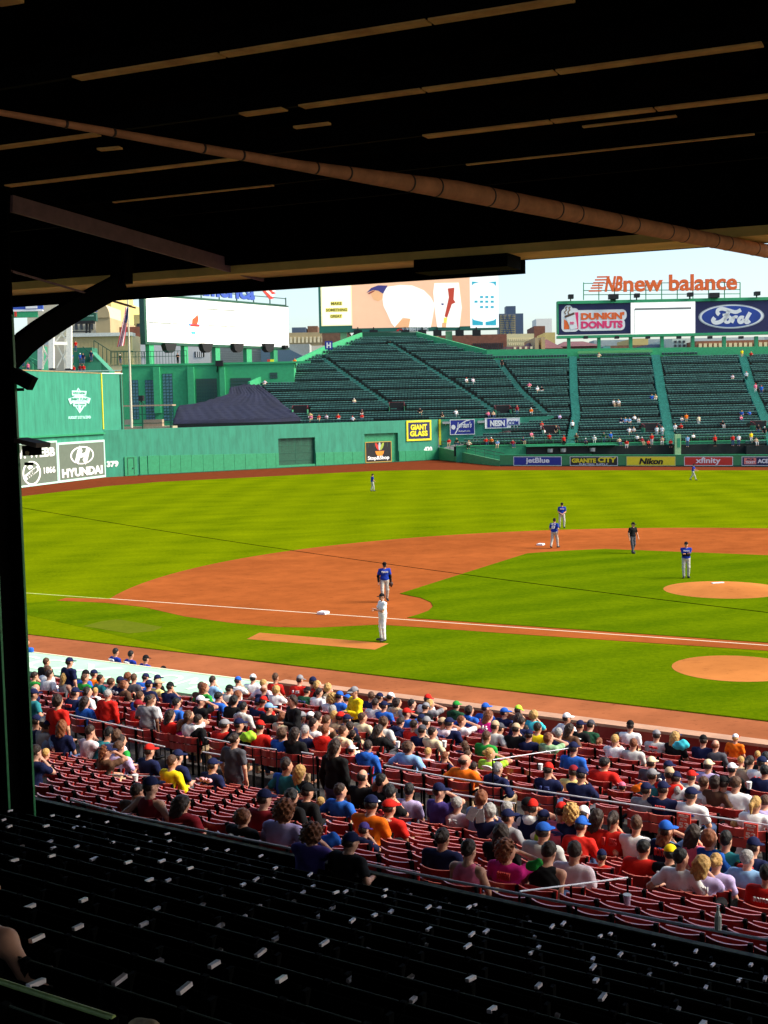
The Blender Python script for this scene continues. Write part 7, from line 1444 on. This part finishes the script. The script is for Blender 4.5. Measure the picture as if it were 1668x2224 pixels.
for ent in FAR.replace('\n', '|').split('|'):
    tk = ent.split(); ox = 834 if tk[0] == 'B' else 0; X, Y = ox+float(tk[1])/1.989, 540+float(tk[2])/1.989; st_ = len(tk) > 4
    X_, Y_ = bl(X, Y+(6 if st_ else 3.5)); Yr = math.floor((Y_-ymin)/ROWP)*ROWP+ymin; z = blz(Yr); pose = 's1' if st_ else fprg.choice('abde'); loc = BO+BR*X_+BF*(Yr+.62)+Vector((0, 0, z+.02))
    q_ = Matrix.Translation(loc) @ Matrix.Rotation(BRZ+math.pi+fprg.uniform(-.4, .4), 4, 'Z') @ Matrix.Diagonal((1.1, 1.02, 1.0, 1))
    hm_ = MATS[fprg.choice(['cloth r', 'cloth n', 'hair d', 'hair w', 'hair w', 'hair l', 'cloth w', 'hair d'])]
    for (V_, Q_), m_ in zip(coarse(pose), (SKIN[fprg.randint(0, 2)], MATS['cloth '+tk[3]], MATS['cloth '+fprg.choice(['jn', 'bg', 'k', 'lgy'])], hm_)):
        fmb.add([q_ @ Vector(p) for p in V_], [tuple(f) for f in Q_], fm(m_))
o = fmb.build('bleacher_spectators', FMAT, smooth=True); tag(o, 'scattered spectators seated and standing in the far bleachers', 'crowd', kind='stuff')
# on top of the tall wall and behind railings
WT = 'spectators on top of the tall wall'
for x, y, c_, ff, lab in ((325, 895, 'pk', F_T, 'fan in pink standing on the wall top at the left'), (462, 915, 'r', F_T, 'fan in red left of the lattice tower foot'), (838, 925, 'r', F_T, 'fan in red just right of the lattice tower foot'), (910, 915, 'dr', F_T, 'fan in dark red on the wall top'), (950, 915, 'r', F_T, 'fan in red farthest right on the wall top'), (815, 790, 'b', F_T, 'fan in blue and white hat on the upper terrace'), (912, 790, 'b', F_T, 'fan in blue on the upper terrace beside another'), (945, 790, 'n', F_T, 'fan in navy on the upper terrace'), (1035, 760, 'n', F_T, 'person in navy on the terrace stairs'), (858, 650, 'r', F_T, 'person in red up on the top deck'), (270, 825, 'n', F_T, 'person in navy seated at the wall top by the pillar'), (1360, 800, 'dg', F_BLD, 'person in dark green at the roof corner under the flag')):
    a_ = ff.at(*Z6(x, y)); p = ff.p+ff.d*a_[0]-ff.n*.5; o = person((p.x, p.y, a_[1]-1.35), BRZ+math.pi, 's1', c_, 'C:w' if c_ in 'bdg' else 's:d', 'short', 'jn', 1, shoes=False); tag(o, lab, 'person', WT)
for x, y, c_, lab in ((520, 545, 'k', 'person in black filming from the roof railing'), (1440, 585, 'o', 'person in orange peering over the green parapet')):
    a_ = F_BLD.at(*Z5(x, y)); p = F_BLD.p+F_BLD.d*a_[0]+F_BLD.n*.8; o = person((p.x, p.y, a_[1]-1.5), BRZ+math.pi, 's3', c_, 's:w', 'short', 'k', 1, (1.15, 1.15, 1.1), shoes=False); tag(o, lab, 'person', WT)
a_ = pxd(845, 741, 246); o = person(a_-Vector((0, 0, 1.5)), BRZ+math.pi, 's1', 'cr', 's:d', 'short', 'bg', 1, shoes=False); tag(o, 'person in cream standing at the top of the bleacher stairs', 'person', WT)
hb_ = thing('letter_banner', 'blue banner with white letter H hanging on the bleacher parapet', 'banner', pxd(714, 750, 228), BRZ); mb = MB(); mb.box((0, 0, 0), (1.4, .1, 1.5)); mb.build('cloth', BLUEPANEL, hb_); text('lettering', 'H', hb_, -.4, .4, -.5, .5, -.07, WHITE, .05)
# ================================================================ bits of near neighbours at the picture's edge
kn = person(S(-4.62, 4.05, 4.9), STZ+.3, 'b', 'k', 's:w', 'tank', 'k', 0, (1, 1, 1), shoes=False); tag(kn, 'person at the corner of the seats, bare shoulder and arm showing', 'person', 'near neighbours')
J = PROTO['b']['J']; sh = Vector(J['sR']); tgt = Sp(22, 2070, 4.0); kn.location = tgt-Matrix.Rotation(STZ+.3, 3, 'Z') @ (Vector(J['sR'])+Vector((.02, 0, -.06)))
c1 = limb('knitted_hat', [Sp(8, 1872, 7.6)-Vector((0, 0, .05)), Sp(10, 1862, 7.6)], (.075, .07), mat('blue grey knit', (.05, .09, .13), .8, .5, 30), 'blue grey striped knitted hat on a seat by the pillar', 'hat')
c2 = limb('sun_hat', [Sp(300, 2222, 3.0)-Vector((0, 0, .03)), Sp(325, 2222, 3.0)-Vector((0, 0, .03))], (.045, .04), mat('olive pink hat cloth', (.30, .20, .12), .8, .5, 18), 'olive hat crown showing at the bottom edge of the view', 'hat')
